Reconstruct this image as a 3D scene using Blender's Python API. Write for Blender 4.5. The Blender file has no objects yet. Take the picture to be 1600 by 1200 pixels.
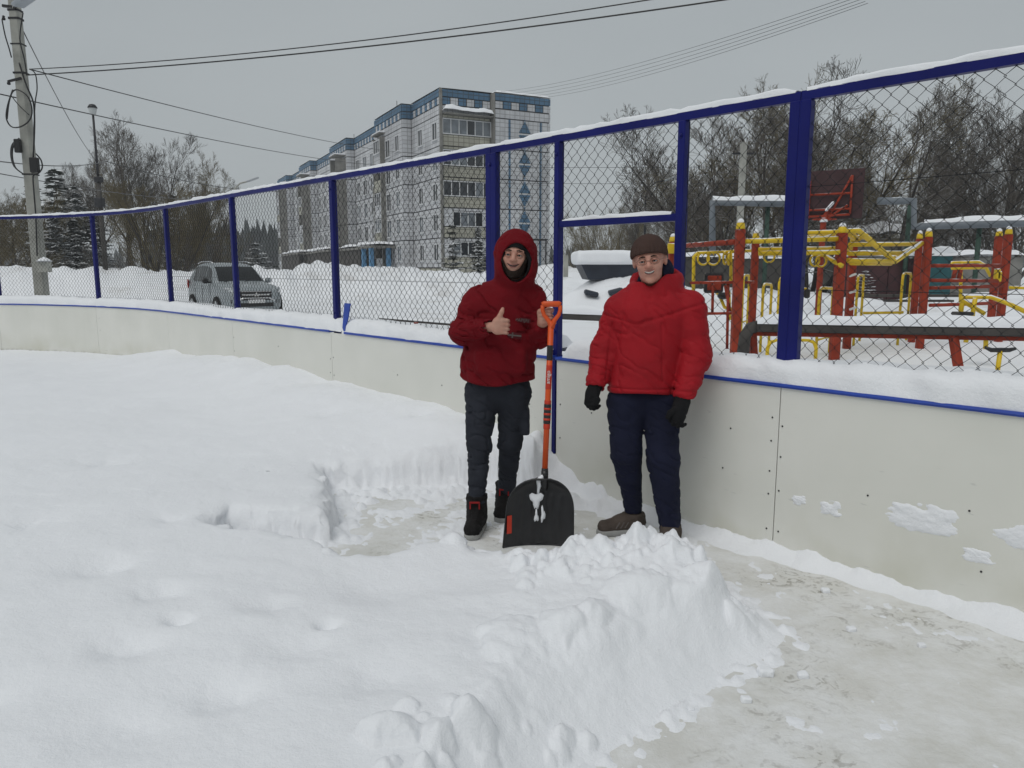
import bpy, math, random
import numpy as np
from mathutils import Vector, Matrix, Euler
sc = bpy.context.scene
COL = sc.collection
R = math.radians

# ------------------------------------------------------------------ camera
CAM_H, FPX = 1.56, 1170.0                 # eye height in metres, focal length in px of a 1600 px wide frame
PITCH = math.atan(180 / FPX)
cd = bpy.data.cameras.new('camera'); cam = bpy.data.objects.new('camera', cd); COL.objects.link(cam)
cd.sensor_width = 36.0; cd.lens = 36.0 * FPX / 1600.0; cd.clip_start = 0.05; cd.clip_end = 5000
cam.location = (0, 0, CAM_H); cam.rotation_euler = (math.pi / 2 - PITCH, 0, 0)
sc.camera = cam

# ------------------------------------------------------------------ sky (overcast) and soft sun
SUN_EL, SUN_AZ = R(58), R(200)
world = bpy.data.worlds.new('World'); sc.world = world; world.use_nodes = True
wn, wl = world.node_tree.nodes, world.node_tree.links
wn.clear()
w_out = wn.new('ShaderNodeOutputWorld')
w_bg = wn.new('ShaderNodeBackground'); w_bg.inputs['Strength'].default_value = 0.10
w_sky = wn.new('ShaderNodeTexSky'); w_sky.sky_type = 'NISHITA'; w_sky.sun_disc = False
w_sky.sun_elevation = SUN_EL; w_sky.sun_rotation = SUN_AZ; w_sky.air_density = 1.0; w_sky.dust_density = 6.0
w_cl = wn.new('ShaderNodeTexNoise'); w_cl.inputs['Scale'].default_value = 1.7; w_cl.inputs['Detail'].default_value = 3
w_tc = wn.new('ShaderNodeTexCoord')
w_mp = wn.new('ShaderNodeMapping'); w_mp.inputs['Scale'].default_value = (1, 1, 2.6)
w_ramp = wn.new('ShaderNodeValToRGB')
w_ramp.color_ramp.elements[0].position = 0.25; w_ramp.color_ramp.elements[0].color = (3.55, 3.86, 4.00, 1)
w_ramp.color_ramp.elements[1].position = 0.75; w_ramp.color_ramp.elements[1].color = (4.10, 4.42, 4.55, 1)
w_mix = wn.new('ShaderNodeMixRGB'); w_mix.inputs['Fac'].default_value = 0.94
wl.new(w_tc.outputs['Generated'], w_mp.inputs['Vector']); wl.new(w_mp.outputs['Vector'], w_cl.inputs['Vector'])
wl.new(w_cl.outputs['Fac'], w_ramp.inputs['Fac'])
wl.new(w_sky.outputs['Color'], w_mix.inputs['Color1']); wl.new(w_ramp.outputs['Color'], w_mix.inputs['Color2'])
wl.new(w_mix.outputs['Color'], w_bg.inputs['Color']); wl.new(w_bg.outputs['Background'], w_out.inputs['Surface'])

sd = bpy.data.lights.new('sun', 'SUN'); sun = bpy.data.objects.new('sun', sd); COL.objects.link(sun)
sd.energy = 1.08; sd.angle = R(42); sd.color = (1.0, 0.985, 0.96)
# the sun stands behind the camera's left shoulder, veiled by cloud
sdir = Vector((-math.sin(R(35)) * math.cos(SUN_EL), -math.cos(R(35)) * math.cos(SUN_EL), math.sin(SUN_EL)))
sun.rotation_euler = sdir.to_track_quat('Z', 'Y').to_euler()
w_sky.sun_rotation = math.atan2(sdir.x, sdir.y)
sc.view_settings.view_transform = 'Standard'; sc.view_settings.look = 'None'
sc.view_settings.exposure = 0.0; sc.view_settings.gamma = 1.0; sc.view_settings.use_curve_mapping = False
sc.cycles.max_bounces = 6; sc.cycles.diffuse_bounces = 3; sc.cycles.transparent_max_bounces = 16
sc.cycles.use_denoising = True; sc.cycles.volume_bounces = 1

# ------------------------------------------------------------------ survey helpers (photo measurements to metres)
_s, _c = math.sin(PITCH), math.cos(PITCH)
def _ray(u, v):
    x = (u - 800) / FPX; y = (v - 600) / FPX
    return (x, _c - y * _s, -_s - y * _c)
def at(u, v, Y):
    d = _ray(u, v); t = Y / d[1]
    return Vector((d[0] * t, Y, CAM_H + d[2] * t))
def atz(u, v, z):
    d = _ray(u, v); t = (z - CAM_H) / d[2]
    return Vector((d[0] * t, d[1] * t, z))

# ------------------------------------------------------------------ object helpers
def tag(o, label=None, cat=None, group=None, kind=None):
    if label: o['label'] = label
    if cat: o['category'] = cat
    if group: o['group'] = group
    if kind: o['kind'] = kind
    return o
def empty(name, loc=(0, 0, 0), rz=0.0):
    o = bpy.data.objects.new(name, None); COL.objects.link(o)
    o.location = loc; o.rotation_euler = (0, 0, rz); o.empty_display_size = 0.1
    return o
def link_mesh(name, me, parent=None, loc=None, rz=None):
    o = bpy.data.objects.new(name, me); COL.objects.link(o)
    if parent is not None: o.parent = parent
    if loc is not None: o.location = loc
    if rz is not None: o.rotation_euler = (0, 0, rz)
    return o
def copy_tree(o, parent=None):
    c = o.copy(); COL.objects.link(c); c.parent = parent
    for ch in list(o.children): copy_tree(ch, c)
    return c
def np_mesh(name, V, F, mat, smooth=True):
    """V (n,3) array, F (m,3|4) array -> mesh, quick path"""
    me = bpy.data.meshes.new(name)
    V = np.asarray(V, np.float32); F = np.asarray(F, np.int32); k = F.shape[1]
    me.vertices.add(len(V)); me.vertices.foreach_set('co', V.ravel())
    me.loops.add(F.size); me.loops.foreach_set('vertex_index', F.ravel())
    me.polygons.add(len(F)); me.polygons.foreach_set('loop_start', np.arange(0, F.size, k, dtype=np.int32))
    try: me.polygons.foreach_set('loop_total', np.full(len(F), k, np.int32))
    except Exception: pass
    me.polygons.foreach_set('use_smooth', np.full(len(F), smooth, bool))
    me.update(calc_edges=True); me.validate()
    if mat: me.materials.append(mat)
    return me

class MB:
    """collects shapes, builds ONE mesh object"""
    def __init__(s): s.v = []; s.f = []; s.sm = []
    def add(s, vs, fs, smooth=False):
        n = len(s.v); s.v += [tuple(p) for p in vs]; s.f += [tuple(i + n for i in f) for f in fs]; s.sm += [smooth] * len(fs)
        return s
    def box(s, c, d, rot=None, ch=0.0):
        """box centre c, size d, optional rotation matrix, optional chamfer ch"""
        hx, hy, hz = d[0] / 2, d[1] / 2, d[2] / 2; c = Vector(c)
        if ch <= 0:
            vs = [Vector((x, y, z)) for x in (-hx, hx) for y in (-hy, hy) for z in (-hz, hz)]
            fs = [(0, 1, 3, 2), (4, 6, 7, 5), (0, 4, 5, 1), (2, 3, 7, 6), (0, 2, 6, 4), (1, 5, 7, 3)]
        else:
            ch = min(ch, hx * .9, hy * .9, hz * .9); vs = []; ix = {}
            for sx in (-1, 1):
                for sy in (-1, 1):
                    for sz in (-1, 1):
                        for a in range(3):
                            p = [sx * (hx - ch), sy * (hy - ch), sz * (hz - ch)]
                            p[a] = (sx * hx, sy * hy, sz * hz)[a]
                            ix[(sx, sy, sz, a)] = len(vs); vs.append(Vector(p))
            fs = []
            for a in range(3):
                b, e = (a + 1) % 3, (a + 2) % 3
                for sg in (-1, 1):
                    q = []
                    for (sb, se) in ((-1, -1), (1, -1), (1, 1), (-1, 1)):
                        k = [0, 0, 0]; k[a] = sg; k[b] = sb; k[e] = se; q.append(ix[(k[0], k[1], k[2], a)])
                    fs.append(tuple(q) if sg > 0 else tuple(q[::-1]))
                for sb in (-1, 1):
                    for se in (-1, 1):
                        k0 = [0, 0, 0]; k0[a] = -1; k0[b] = sb; k0[e] = se; k1 = list(k0); k1[a] = 1
                        q = [ix[(*k0, b)], ix[(*k1, b)], ix[(*k1, e)], ix[(*k0, e)]]
                        fs.append(tuple(q) if sb * se < 0 else tuple(q[::-1]))
            for sx in (-1, 1):
                for sy in (-1, 1):
                    for sz in (-1, 1):
                        q = [ix[(sx, sy, sz, a)] for a in range(3)]
                        fs.append(tuple(q) if sx * sy * sz > 0 else tuple(q[::-1]))
        if rot is not None: vs = [rot @ p for p in vs]
        return s.add([c + p for p in vs], fs)
    def bar(s, a, b, w, h=None, up=(0, 0, 1), ch=0.0):
        """rectangular bar from a to b"""
        a = Vector(a); b = Vector(b); d = b - a; L = d.length
        if L < 1e-6: return s
        z = d / L; u = Vector(up)
        if abs(z.dot(u)) > .98: u = Vector((0, 1, 0))
        x = u.cross(z).normalized(); y = z.cross(x)
        m = Matrix((x, y, z)).transposed()
        return s.box((a + b) / 2, (w, h if h else w, L), m, ch)
    def tube(s, pts, r, n=8, cap=True, smooth=True):
        pts = [Vector(p) for p in pts]; m = len(pts)
        rr = r if isinstance(r, (list, tuple)) else [r] * m
        base = len(s.v); prev = None; vs = []
        for i, p in enumerate(pts):
            if i == 0: t = pts[1] - p
            elif i == m - 1: t = p - pts[i - 1]
            else: t = (pts[i + 1] - p).normalized() + (p - pts[i - 1]).normalized()
            t = t.normalized() if t.length > 1e-9 else Vector((0, 0, 1))
            if prev is None:
                u = Vector((0, 0, 1)) if abs(t.z) < .9 else Vector((1, 0, 0))
                x = u.cross(t).normalized()
            else:
                x = (prev - t * prev.dot(t)); x = x.normalized() if x.length > 1e-6 else Vector((1, 0, 0))
            prev = x; y = t.cross(x)
            for k in range(n):
                a = 2 * math.pi * k / n
                vs.append(p + (x * math.cos(a) + y * math.sin(a)) * rr[i])
        fs = [(i * n + k, i * n + (k + 1) % n, (i + 1) * n + (k + 1) % n, (i + 1) * n + k) for i in range(m - 1) for k in range(n)]
        s.add(vs, fs, smooth)
        if cap:
            s.f.append(tuple(base + k for k in range(n))[::-1]); s.sm.append(False)
            s.f.append(tuple(base + (m - 1) * n + k for k in range(n))); s.sm.append(False)
        return s
    def lathe(s, prof, c=(0, 0, 0), n=16, rot=None, smooth=True):
        c = Vector(c); vs = []
        for (r, z) in prof:
            for k in range(n):
                a = 2 * math.pi * k / n; p = Vector((r * math.cos(a), r * math.sin(a), z))
                vs.append(c + (rot @ p if rot is not None else p))
        m = len(prof)
        fs = [(i * n + k, i * n + (k + 1) % n, (i + 1) * n + (k + 1) % n, (i + 1) * n + k) for i in range(m - 1) for k in range(n)]
        base = len(s.v); s.add(vs, fs, smooth)
        s.f.append(tuple(base + k for k in range(n))[::-1]); s.sm.append(False)
        s.f.append(tuple(base + (m - 1) * n + k for k in range(n))); s.sm.append(False)
        return s
    def prism(s, poly, thick, frame):
        """poly [(a,b)] in frame's x,y plane, thickness along frame z (frame 4x4)"""
        n = len(poly)
        vs = [frame @ Vector((a, b, 0)) for a, b in poly] + [frame @ Vector((a, b, thick)) for a, b in poly]
        fs = [tuple(range(n))[::-1], tuple(range(n, 2 * n))] + [(i, (i + 1) % n, n + (i + 1) % n, n + i) for i in range(n)]
        return s.add(vs, fs)
    def mesh(s, name, mat):
        me = bpy.data.meshes.new(name); me.from_pydata(s.v, [], s.f)
        me.polygons.foreach_set('use_smooth', s.sm); me.update()
        if mat: me.materials.append(mat)
        return me
    def build(s, name, mat, parent=None, loc=None, rz=None):
        return link_mesh(name, s.mesh(name, mat), parent, loc, rz)

# ------------------------------------------------------------------ value noise in numpy
_rng = np.random.RandomState(7); _PERM = _rng.rand(64, 64, 64).astype(np.float32)
def vnoise(x, y, z):
    x = np.asarray(x, np.float32); y = np.asarray(y, np.float32); z = np.asarray(z, np.float32)
    xi = np.floor(x); yi = np.floor(y); zi = np.floor(z)
    fx = x - xi; fy = y - yi; fz = z - zi
    fx = fx * fx * (3 - 2 * fx); fy = fy * fy * (3 - 2 * fy); fz = fz * fz * (3 - 2 * fz)
    a = xi.astype(np.int32) & 63; b = yi.astype(np.int32) & 63; c = zi.astype(np.int32) & 63
    a1 = (a + 1) & 63; b1 = (b + 1) & 63; c1 = (c + 1) & 63
    P = _PERM
    L = lambda p, q, t: p + (q - p) * t
    return L(L(L(P[a, b, c], P[a1, b, c], fx), L(P[a, b1, c], P[a1, b1, c], fx), fy),
             L(L(P[a, b, c1], P[a1, b, c1], fx), L(P[a, b1, c1], P[a1, b1, c1], fx), fy), fz)
def fbm(x, y, z=0.0, o=4):
    x = np.asarray(x, np.float32); y = np.asarray(y, np.float32); z = np.zeros_like(x) + z
    t = np.zeros_like(x); a = .5; k = 1.0; n = 0
    for i in range(o):
        t += a * vnoise(x * k + 11.3 * i, y * k + 5.7 * i, z * k + 3.1 * i); n += a; a *= .5; k *= 2.03
    return t / n
def sstep(a, b, x):
    t = np.clip((x - a) / (b - a), 0, 1); return t * t * (3 - 2 * t)

# ------------------------------------------------------------------ signed distance modelling (bodies, clothes, clods)
def smin(a, b, k):
    h = np.clip(.5 + .5 * (b - a) / k, 0, 1)
    return b + (a - b) * h - k * h * (1 - h)
def smax(a, b, k): return -smin(-a, -b, k)
def rcone(p, a, b, ra, rb, sy=1.0):
    """capsule with two radii; sy < 1 flattens it along y"""
    a = np.array(a, np.float32); b = np.array(b, np.float32)
    if sy != 1.0:
        q = p.copy(); mid = (a[1] + b[1]) / 2
        q[:, 1] = mid + (q[:, 1] - mid) / sy; a = a.copy(); b = b.copy()
        a[1] = mid + (a[1] - mid) / sy; b[1] = mid + (b[1] - mid) / sy
    else: q = p
    d = b - a; L2 = max(float(d @ d), 1e-9)
    t = np.clip(((q - a) @ d) / L2, 0, 1)
    r = np.linalg.norm(q - a - t[:, None] * d, axis=1) - (ra + (rb - ra) * t)
    return r * (sy if sy < 1 else 1)
def ell(p, c, r):
    r = np.array(r, np.float32); q = (p - np.array(c, np.float32)) / r
    k0 = np.linalg.norm(q, axis=1); k1 = np.linalg.norm(q / r, axis=1) + 1e-9
    return k0 * (k0 - 1) / k1
def rbox(p, c, hs, r):
    q = np.abs(p - np.array(c, np.float32)) - (np.array(hs, np.float32) - r)
    return np.linalg.norm(np.maximum(q, 0), axis=1) + np.minimum(q.max(axis=1), 0) - r
def chain(p, pts, rad, k, sy=1.0):
    d = None
    for i in range(len(pts) - 1):
        e = rcone(p, pts[i], pts[i + 1], rad[i], rad[i + 1], sy)
        d = e if d is None else smin(d, e, k)
    return d
def loc_frame(p, M):
    """world points into the local frame of 4x4 M"""
    Mi = np.array(M.inverted(), np.float32); return p @ Mi[:3, :3].T + Mi[:3, 3]
def sdf_mesh(name, fn, lo, hi, h, mat, margin=0.018):
    lo = np.array(lo, np.float32); hi = np.array(hi, np.float32); B = 8
    nb = np.maximum(np.ceil((hi - lo) / (h * B)).astype(int), 1); n = nb * B + 1
    g = np.ones(n, np.float32)
    bx, by, bz = np.meshgrid(*[np.arange(k) for k in nb], indexing='ij')
    bi = np.stack([bx.ravel(), by.ravel(), bz.ravel()], 1)
    cen = lo + (bi * B + B / 2) * h
    dc = fn(cen.astype(np.float32))
    act = np.abs(dc) < h * B * .87 + margin
    off = np.stack([a.ravel() for a in np.meshgrid(*[np.arange(B + 1)] * 3, indexing='ij')], 1)
    for q, v in zip(bi[~act], dc[~act]):
        if v < 0: g[q[0]*B:q[0]*B+B+1, q[1]*B:q[1]*B+B+1, q[2]*B:q[2]*B+B+1] = -1
    A = bi[act]
    for i in range(0, len(A), 150):
        ch = A[i:i + 150]; idx = (ch[:, None, :] * B + off[None]).reshape(-1, 3)
        g[idx[:, 0], idx[:, 1], idx[:, 2]] = fn((lo + idx * h).astype(np.float32))
    for a in range(3):                                  # close the volume at its border
        s = [slice(None)] * 3
        s[a] = 0; g[tuple(s)] = np.abs(g[tuple(s)]); s[a] = -1; g[tuple(s)] = np.abs(g[tuple(s)])
    ins = g < 0
    cnt = np.zeros(n - 1, np.int8)
    for i in (0, 1):
        for j in (0, 1):
            for k in (0, 1):
                cnt += ins[i:n[0]-1+i, j:n[1]-1+j, k:n[2]-1+k]
    cells = np.argwhere((cnt > 0) & (cnt < 8))
    vid = -np.ones(n - 1, np.int32); vid[tuple(cells.T)] = np.arange(len(cells))
    acc = np.zeros((len(cells), 3), np.float32); num = np.zeros(len(cells), np.float32)
    cor = [(i, j, k) for i in (0, 1) for j in (0, 1) for k in (0, 1)]
    for a in range(3):
        for c0 in cor:
            if c0[a]: continue
            c1 = list(c0); c1[a] = 1
            p0 = cells + np.array(c0); p1 = cells + np.array(c1)
            d0 = g[tuple(p0.T)]; d1 = g[tuple(p1.T)]; m = (d0 < 0) != (d1 < 0)
            t = np.where(m, d0 / np.where(m, d0 - d1, 1), 0)
            pos = np.array(c0, np.float32)[None] + t[:, None] * np.eye(3, dtype=np.float32)[a]
            acc += np.where(m[:, None], pos, 0); num += m
    V = lo + (cells + acc / num[:, None]) * h
    F = []
    for a in range(3):
        b, c = (a + 1) % 3, (a + 2) % 3
        s0 = [slice(None)] * 3; s1 = [slice(None)] * 3
        s0[a] = slice(0, -1); s1[a] = slice(1, None)
        s0[b] = s1[b] = slice(1, -1); s0[c] = s1[c] = slice(1, -1)
        i0 = ins[tuple(s0)]; i1 = ins[tuple(s1)]
        e = np.argwhere(i0 != i1)
        if len(e) == 0: continue
        fl = i0[tuple(e.T)]
        q = e.copy(); q[:, b] += 1; q[:, c] += 1
        eb = np.eye(3, dtype=int)[b]; ec = np.eye(3, dtype=int)[c]
        f = np.stack([vid[tuple((q - eb - ec).T)], vid[tuple((q - ec).T)], vid[tuple(q.T)], vid[tuple((q - eb).T)]], 1)
        f[~fl] = f[~fl][:, ::-1]
        F.append(f)
    return np_mesh(name, V, np.concatenate(F), mat)

# ------------------------------------------------------------------ materials
def new_mat(name):
    m = bpy.data.materials.new(name); m.use_nodes = True
    return m, m.node_tree.nodes, m.node_tree.links, m.node_tree.nodes['Principled BSDF']
def mat(name, col, rough=.6, var=.12, scale=8.0, metal=0.0, bump=0.0, bscale=60.0, spec=.4, coords='Object', snow=None, stretch=None):
    """plain procedural material: colour with noise variation, bump, optional snow lying on upward faces"""
    m, n, l, b = new_mat(name)
    tc = n.new('ShaderNodeTexCoord'); src = tc.outputs[coords]
    if coords == 'World':
        pass
    if stretch:
        mp = n.new('ShaderNodeMapping'); mp.inputs['Scale'].default_value = stretch
        l.new(src, mp.inputs['Vector']); src = mp.outputs['Vector']
    nz = n.new('ShaderNodeTexNoise'); nz.inputs['Scale'].default_value = scale; nz.inputs['Detail'].default_value = 5
    l.new(src, nz.inputs['Vector'])
    rp = n.new('ShaderNodeValToRGB')
    rp.color_ramp.elements[0].position = .3; rp.color_ramp.elements[1].position = .7
    rp.color_ramp.elements[0].color = (*[max(0, c * (1 - var)) for c in col], 1)
    rp.color_ramp.elements[1].color = (*[min(1, c * (1 + var)) for c in col], 1)
    l.new(nz.outputs['Fac'], rp.inputs['Fac'])
    colr = rp.outputs['Color']
    b.inputs['Roughness'].default_value = rough; b.inputs['Metallic'].default_value = metal
    b.inputs['Specular IOR Level'].default_value = spec
    if snow is not None:
        ge = n.new('ShaderNodeNewGeometry'); sx = n.new('ShaderNodeSeparateXYZ'); l.new(ge.outputs['Normal'], sx.inputs['Vector'])
        n2 = n.new('ShaderNodeTexNoise'); n2.inputs['Scale'].default_value = 3.0; l.new(tc.outputs['Object'], n2.inputs['Vector'])
        ad = n.new('ShaderNodeMath'); ad.operation = 'ADD'; l.new(sx.outputs['Z'], ad.inputs[0]); l.new(n2.outputs['Fac'], ad.inputs[1])
        mr = n.new('ShaderNodeMapRange'); mr.inputs['From Min'].default_value = snow; mr.inputs['From Max'].default_value = snow + .12
        l.new(ad.outputs[0], mr.inputs['Value'])
        mx = n.new('ShaderNodeMixRGB'); mx.inputs['Color2'].default_value = (.82, .84, .86, 1)
        l.new(mr.outputs['Result'], mx.inputs['Fac']); l.new(colr, mx.inputs['Color1']); colr = mx.outputs['Color']
    l.new(colr, b.inputs['Base Color'])
    if bump > 0:
        n3 = n.new('ShaderNodeTexNoise'); n3.inputs['Scale'].default_value = bscale; n3.inputs['Detail'].default_value = 4
        l.new(src, n3.inputs['Vector'])
        bp = n.new('ShaderNodeBump'); bp.inputs['Strength'].default_value = bump; bp.inputs['Distance'].default_value = .02
        l.new(n3.outputs['Fac'], bp.inputs['Height']); l.new(bp.outputs['Normal'], b.inputs['Normal'])
    return m
def snow_mat(name, col=(.855, .872, .90), dirt=0.0, dscale=.5, bump=.35):
    m, n, l, b = new_mat(name)
    ge = n.new('ShaderNodeNewGeometry')
    b.inputs['Roughness'].default_value = .75; b.inputs['Specular IOR Level'].default_value = .25
    b.inputs['Subsurface Weight'].default_value = 0.0
    n0 = n.new('ShaderNodeTexNoise'); n0.inputs['Scale'].default_value = 1.1; n0.inputs['Detail'].default_value = 4
    l.new(ge.outputs['Position'], n0.inputs['Vector'])
    rp = n.new('ShaderNodeValToRGB'); rp.color_ramp.elements[0].position = .3; rp.color_ramp.elements[1].position = .7
    rp.color_ramp.elements[0].color = (*[c * .965 for c in col], 1); rp.color_ramp.elements[1].color = (*col, 1)
    l.new(n0.outputs['Fac'], rp.inputs['Fac']); colr = rp.outputs['Color']
    if dirt > 0:
        n2 = n.new('ShaderNodeTexNoise'); n2.inputs['Scale'].default_value = dscale; n2.inputs['Detail'].default_value = 9; n2.inputs['Roughness'].default_value = .7
        l.new(ge.outputs['Position'], n2.inputs['Vector'])
        mr = n.new('ShaderNodeMapRange'); mr.inputs['From Min'].default_value = .53; mr.inputs['From Max'].default_value = .75; mr.inputs['To Max'].default_value = dirt
        l.new(n2.outputs['Fac'], mr.inputs['Value'])
        mx = n.new('ShaderNodeMixRGB'); mx.inputs['Color2'].default_value = (.30, .26, .21, 1)
        l.new(mr.outputs['Result'], mx.inputs['Fac']); l.new(colr, mx.inputs['Color1']); colr = mx.outputs['Color']
    l.new(colr, b.inputs['Base Color'])
    n3 = n.new('ShaderNodeTexNoise'); n3.inputs['Scale'].default_value = 38; n3.inputs['Detail'].default_value = 6; n3.inputs['Roughness'].default_value = .65
    l.new(ge.outputs['Position'], n3.inputs['Vector'])
    n4 = n.new('ShaderNodeTexNoise'); n4.inputs['Scale'].default_value = 130; n4.inputs['Detail'].default_value = 3
    l.new(ge.outputs['Position'], n4.inputs['Vector'])
    ad = n.new('ShaderNodeMath'); ad.operation = 'MULTIPLY_ADD'; ad.inputs[1].default_value = .35; l.new(n4.outputs['Fac'], ad.inputs[0]); l.new(n3.outputs['Fac'], ad.inputs[2])
    bp = n.new('ShaderNodeBump'); bp.inputs['Strength'].default_value = bump; bp.inputs['Distance'].default_value = .018
    l.new(ad.outputs[0], bp.inputs['Height']); l.new(bp.outputs['Normal'], b.inputs['Normal'])
    return m
M = {}
M['snow'] = snow_mat('snow')
M['snow_dirty'] = snow_mat('snow_dirty', dirt=.55, dscale=.55)
M['blue'] = mat('blue_paint', (.006, .009, .120), .42, .18, 3, bump=.06, bscale=25, spec=.22)
M['rail_blue'] = mat('rail_blue_plastic', (.014, .055, .36), .4, .12, 4)
M['wire'] = mat('galvanised_wire', (.020, .021, .023), .6, .25, 20, metal=.0, spec=.2)
M['red_post'] = mat('red_paint', (.27, .036, .016), .6, .22, 5, bump=.08, bscale=30, snow=1.38, spec=.25)
M['yellow'] = mat('yellow_paint', (.66, .45, .012), .45, .14, 6, snow=1.14)
M['concrete'] = mat('concrete', (.33, .33, .30), .9, .22, 3, bump=.3, bscale=30)
M['dark_metal'] = mat('dark_metal', (.03, .03, .033), .5, .2, 10, metal=.4)
M['black_plastic'] = mat('black_plastic', (.013, .013, .014), .36, .2, 20, bump=.05, bscale=80, spec=.5)
# ================================================================== RINK WALL LINE
_d = np.array([-.679, .734]); _d /= np.linalg.norm(_d)
_nin = np.array([-_d[1], _d[0]])                      # towards the rink
WP0 = np.array([2.2, 3.16]); WL, WR = 10.68, 8.0
_WC = WP0 + _d * WL + _nin * WR
_a0 = math.atan2(-_nin[1], -_nin[0]); _amax = math.pi / 2 - _a0
def wall_pt(s, off=0.0, z=0.0):
    """point on the rink wall at length s, off metres outwards"""
    if s <= WL: q = WP0 + _d * s; n = _nin
    else:
        a = (s - WL) / WR
        if a < _amax: n = -np.array([math.cos(_a0 + a), math.sin(_a0 + a)]); q = _WC - n * WR
        else: n = np.array([0, -1.0]); q = _WC + np.array([0, WR]) + np.array([-(s - WL - _amax * WR), 0])
    q = q - n * off
    return Vector((q[0], q[1], z))
def wall_dir(s):
    return (wall_pt(s + .01) - wall_pt(s - .01)).normalized()
_WS = np.arange(-6, 26, .08); _WPTS = np.array([wall_pt(s)[:2] for s in _WS])
def wall_dist(x, y):
    """signed distance to the wall line (positive on the rink side) and wall length s"""
    dl = (x - WP0[0]) * _nin[0] + (y - WP0[1]) * _nin[1]
    sl = (x - WP0[0]) * _d[0] + (y - WP0[1]) * _d[1]
    dx = x - _WC[0]; dy = y - _WC[1]; ang = np.arctan2(dy, dx); da = WR - np.hypot(dx, dy)
    sa = WL + (ang - _a0) * WR
    dt = (_WC[1] + WR) - y; st = WL + _amax * WR + (_WC[0] - x)
    far = x < _WC[0]; arc = (~far) & (sl > WL)
    return np.where(far, dt, np.where(arc, da, dl)), np.where(far, st, np.where(arc, sa, sl))

BOARD_H = .93
# ================================================================== ICE
def ice_material():
    m, n, l, b = new_mat('rink_ice')
    ge = n.new('ShaderNodeNewGeometry'); P = ge.outputs['Position']
    def noise(sc_, det, rough=.55, dist=0.0):
        q = n.new('ShaderNodeTexNoise'); q.inputs['Scale'].default_value = sc_; q.inputs['Detail'].default_value = det
        q.inputs['Roughness'].default_value = rough; q.inputs['Distortion'].default_value = dist; l.new(P, q.inputs['Vector']); return q.outputs['Fac']
    def rng(v, a, bb, t0=0.0, t1=1.0):
        q = n.new('ShaderNodeMapRange'); q.inputs['From Min'].default_value = a; q.inputs['From Max'].default_value = bb
        q.inputs['To Min'].default_value = t0; q.inputs['To Max'].default_value = t1; l.new(v, q.inputs['Value']); return q.outputs['Result']
    def mix(fac, c1, c2):
        q = n.new('ShaderNodeMixRGB')
        l.new(fac, q.inputs['Fac'])
        for i, c in ((1, c1), (2, c2)):
            if isinstance(c, tuple): q.inputs[i].default_value = (*c, 1)
            else: l.new(c, q.inputs[i])
        return q.outputs['Color']
    c = mix(rng(noise(.9, 4), .35, .65), (.61, .61, .575), (.69, .685, .65))
    # worn brownish patches where the snow film is trodden off
    mul = n.new('ShaderNodeMath'); mul.operation = 'MULTIPLY'
    l.new(rng(noise(1.5, 3), .50, .60), mul.inputs[0]); l.new(rng(noise(13, 7, .72, 1.6), .52, .58), mul.inputs[1])
    c = mix(mul.outputs[0], c, (.34, .325, .285))
    c = mix(rng(noise(3.2, 9, .70), .40, .60, 0, .85), c, (.80, .81, .81))       # film of snow
    l.new(c, b.inputs['Base Color'])
    l.new(rng(noise(5, 8, .68), .42, .62, .28, .7), b.inputs['Roughness'])
    b.inputs['Specular IOR Level'].default_value = .35
    bp = n.new('ShaderNodeBump'); bp.inputs['Strength'].default_value = .4; bp.inputs['Distance'].default_value = .015
    l.new(noise(26, 7, .65, .6), bp.inputs['Height']); l.new(bp.outputs['Normal'], b.inputs['Normal'])
    return m
M['ice'] = ice_material()
ice_mb = MB()
xs = [tuple(wall_pt(s, .015, 0)) for s in np.arange(-5.5, 25, .5)]
poly = xs + [(-20, -3, 0), (6.0, -3, 0)]
ice_mb.add(poly, [tuple(range(len(poly)))])
ice = ice_mb.build('ice', M['ice']); tag(ice, kind='structure')

# ================================================================== SNOW LYING ON THE RINK
SNOW_POLY = np.array([(-.2, -.4), (-.10, 1.7), (.26, 2.14), (.55, 2.42), (.84, 2.66), (1.06, 2.82), (1.20, 3.02), (1.15, 3.25), (1.02, 3.50), (.86, 3.66),
    (.62, 3.70), (.42, 3.66), (.22, 3.58), (.06, 3.62), (-.14, 3.68), (-.30, 3.84), (-.44, 3.74), (-.62, 3.62), (-.85, 3.60), (-.98, 3.74), (-1.12, 3.82), (-1.32, 3.90), (-1.52, 3.97),
    (-1.62, 4.06), (-1.60, 4.16), (-1.35, 4.15), (-1.05, 4.12), (-1.07, 4.4), (-1.18, 4.8), (-1.30, 5.16), (-1.05, 5.22), (-.72, 5.24), (-.38, 5.30),
    (-.1, 5.26), (.12, 5.02), (.34, 4.95), (.52, 4.80), (.66, 4.70), (.9, 5.2), (-3, 9.6), (-6, 13), (-25, 20), (-25, -.4)], np.float32)
def poly_sdf(x, y, P):
    """signed distance, negative inside"""
    d = np.full(x.shape, 1e9, np.float32); ins = np.zeros(x.shape, bool); n = len(P)
    for i in range(n):
        ax, ay = P[i]; bx, by = P[(i + 1) % n]
        ex, ey = bx - ax, by - ay; L2 = ex * ex + ey * ey
        t = np.clip(((x - ax) * ex + (y - ay) * ey) / L2, 0, 1)
        d = np.minimum(d, (x - ax - t * ex) ** 2 + (y - ay - t * ey) ** 2)
        c = ((ay > y) != (by > y)) & (x < (bx - ax) * (y - ay) / (by - ay if abs(by - ay) > 1e-9 else 1e-9) + ax)
        ins ^= c
    return np.where(ins, -1, 1) * np.sqrt(d)
_rl = np.random.RandomState(21)
CLODS = []                                            # lumps thrown up on the bank: x, y, radius
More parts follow.
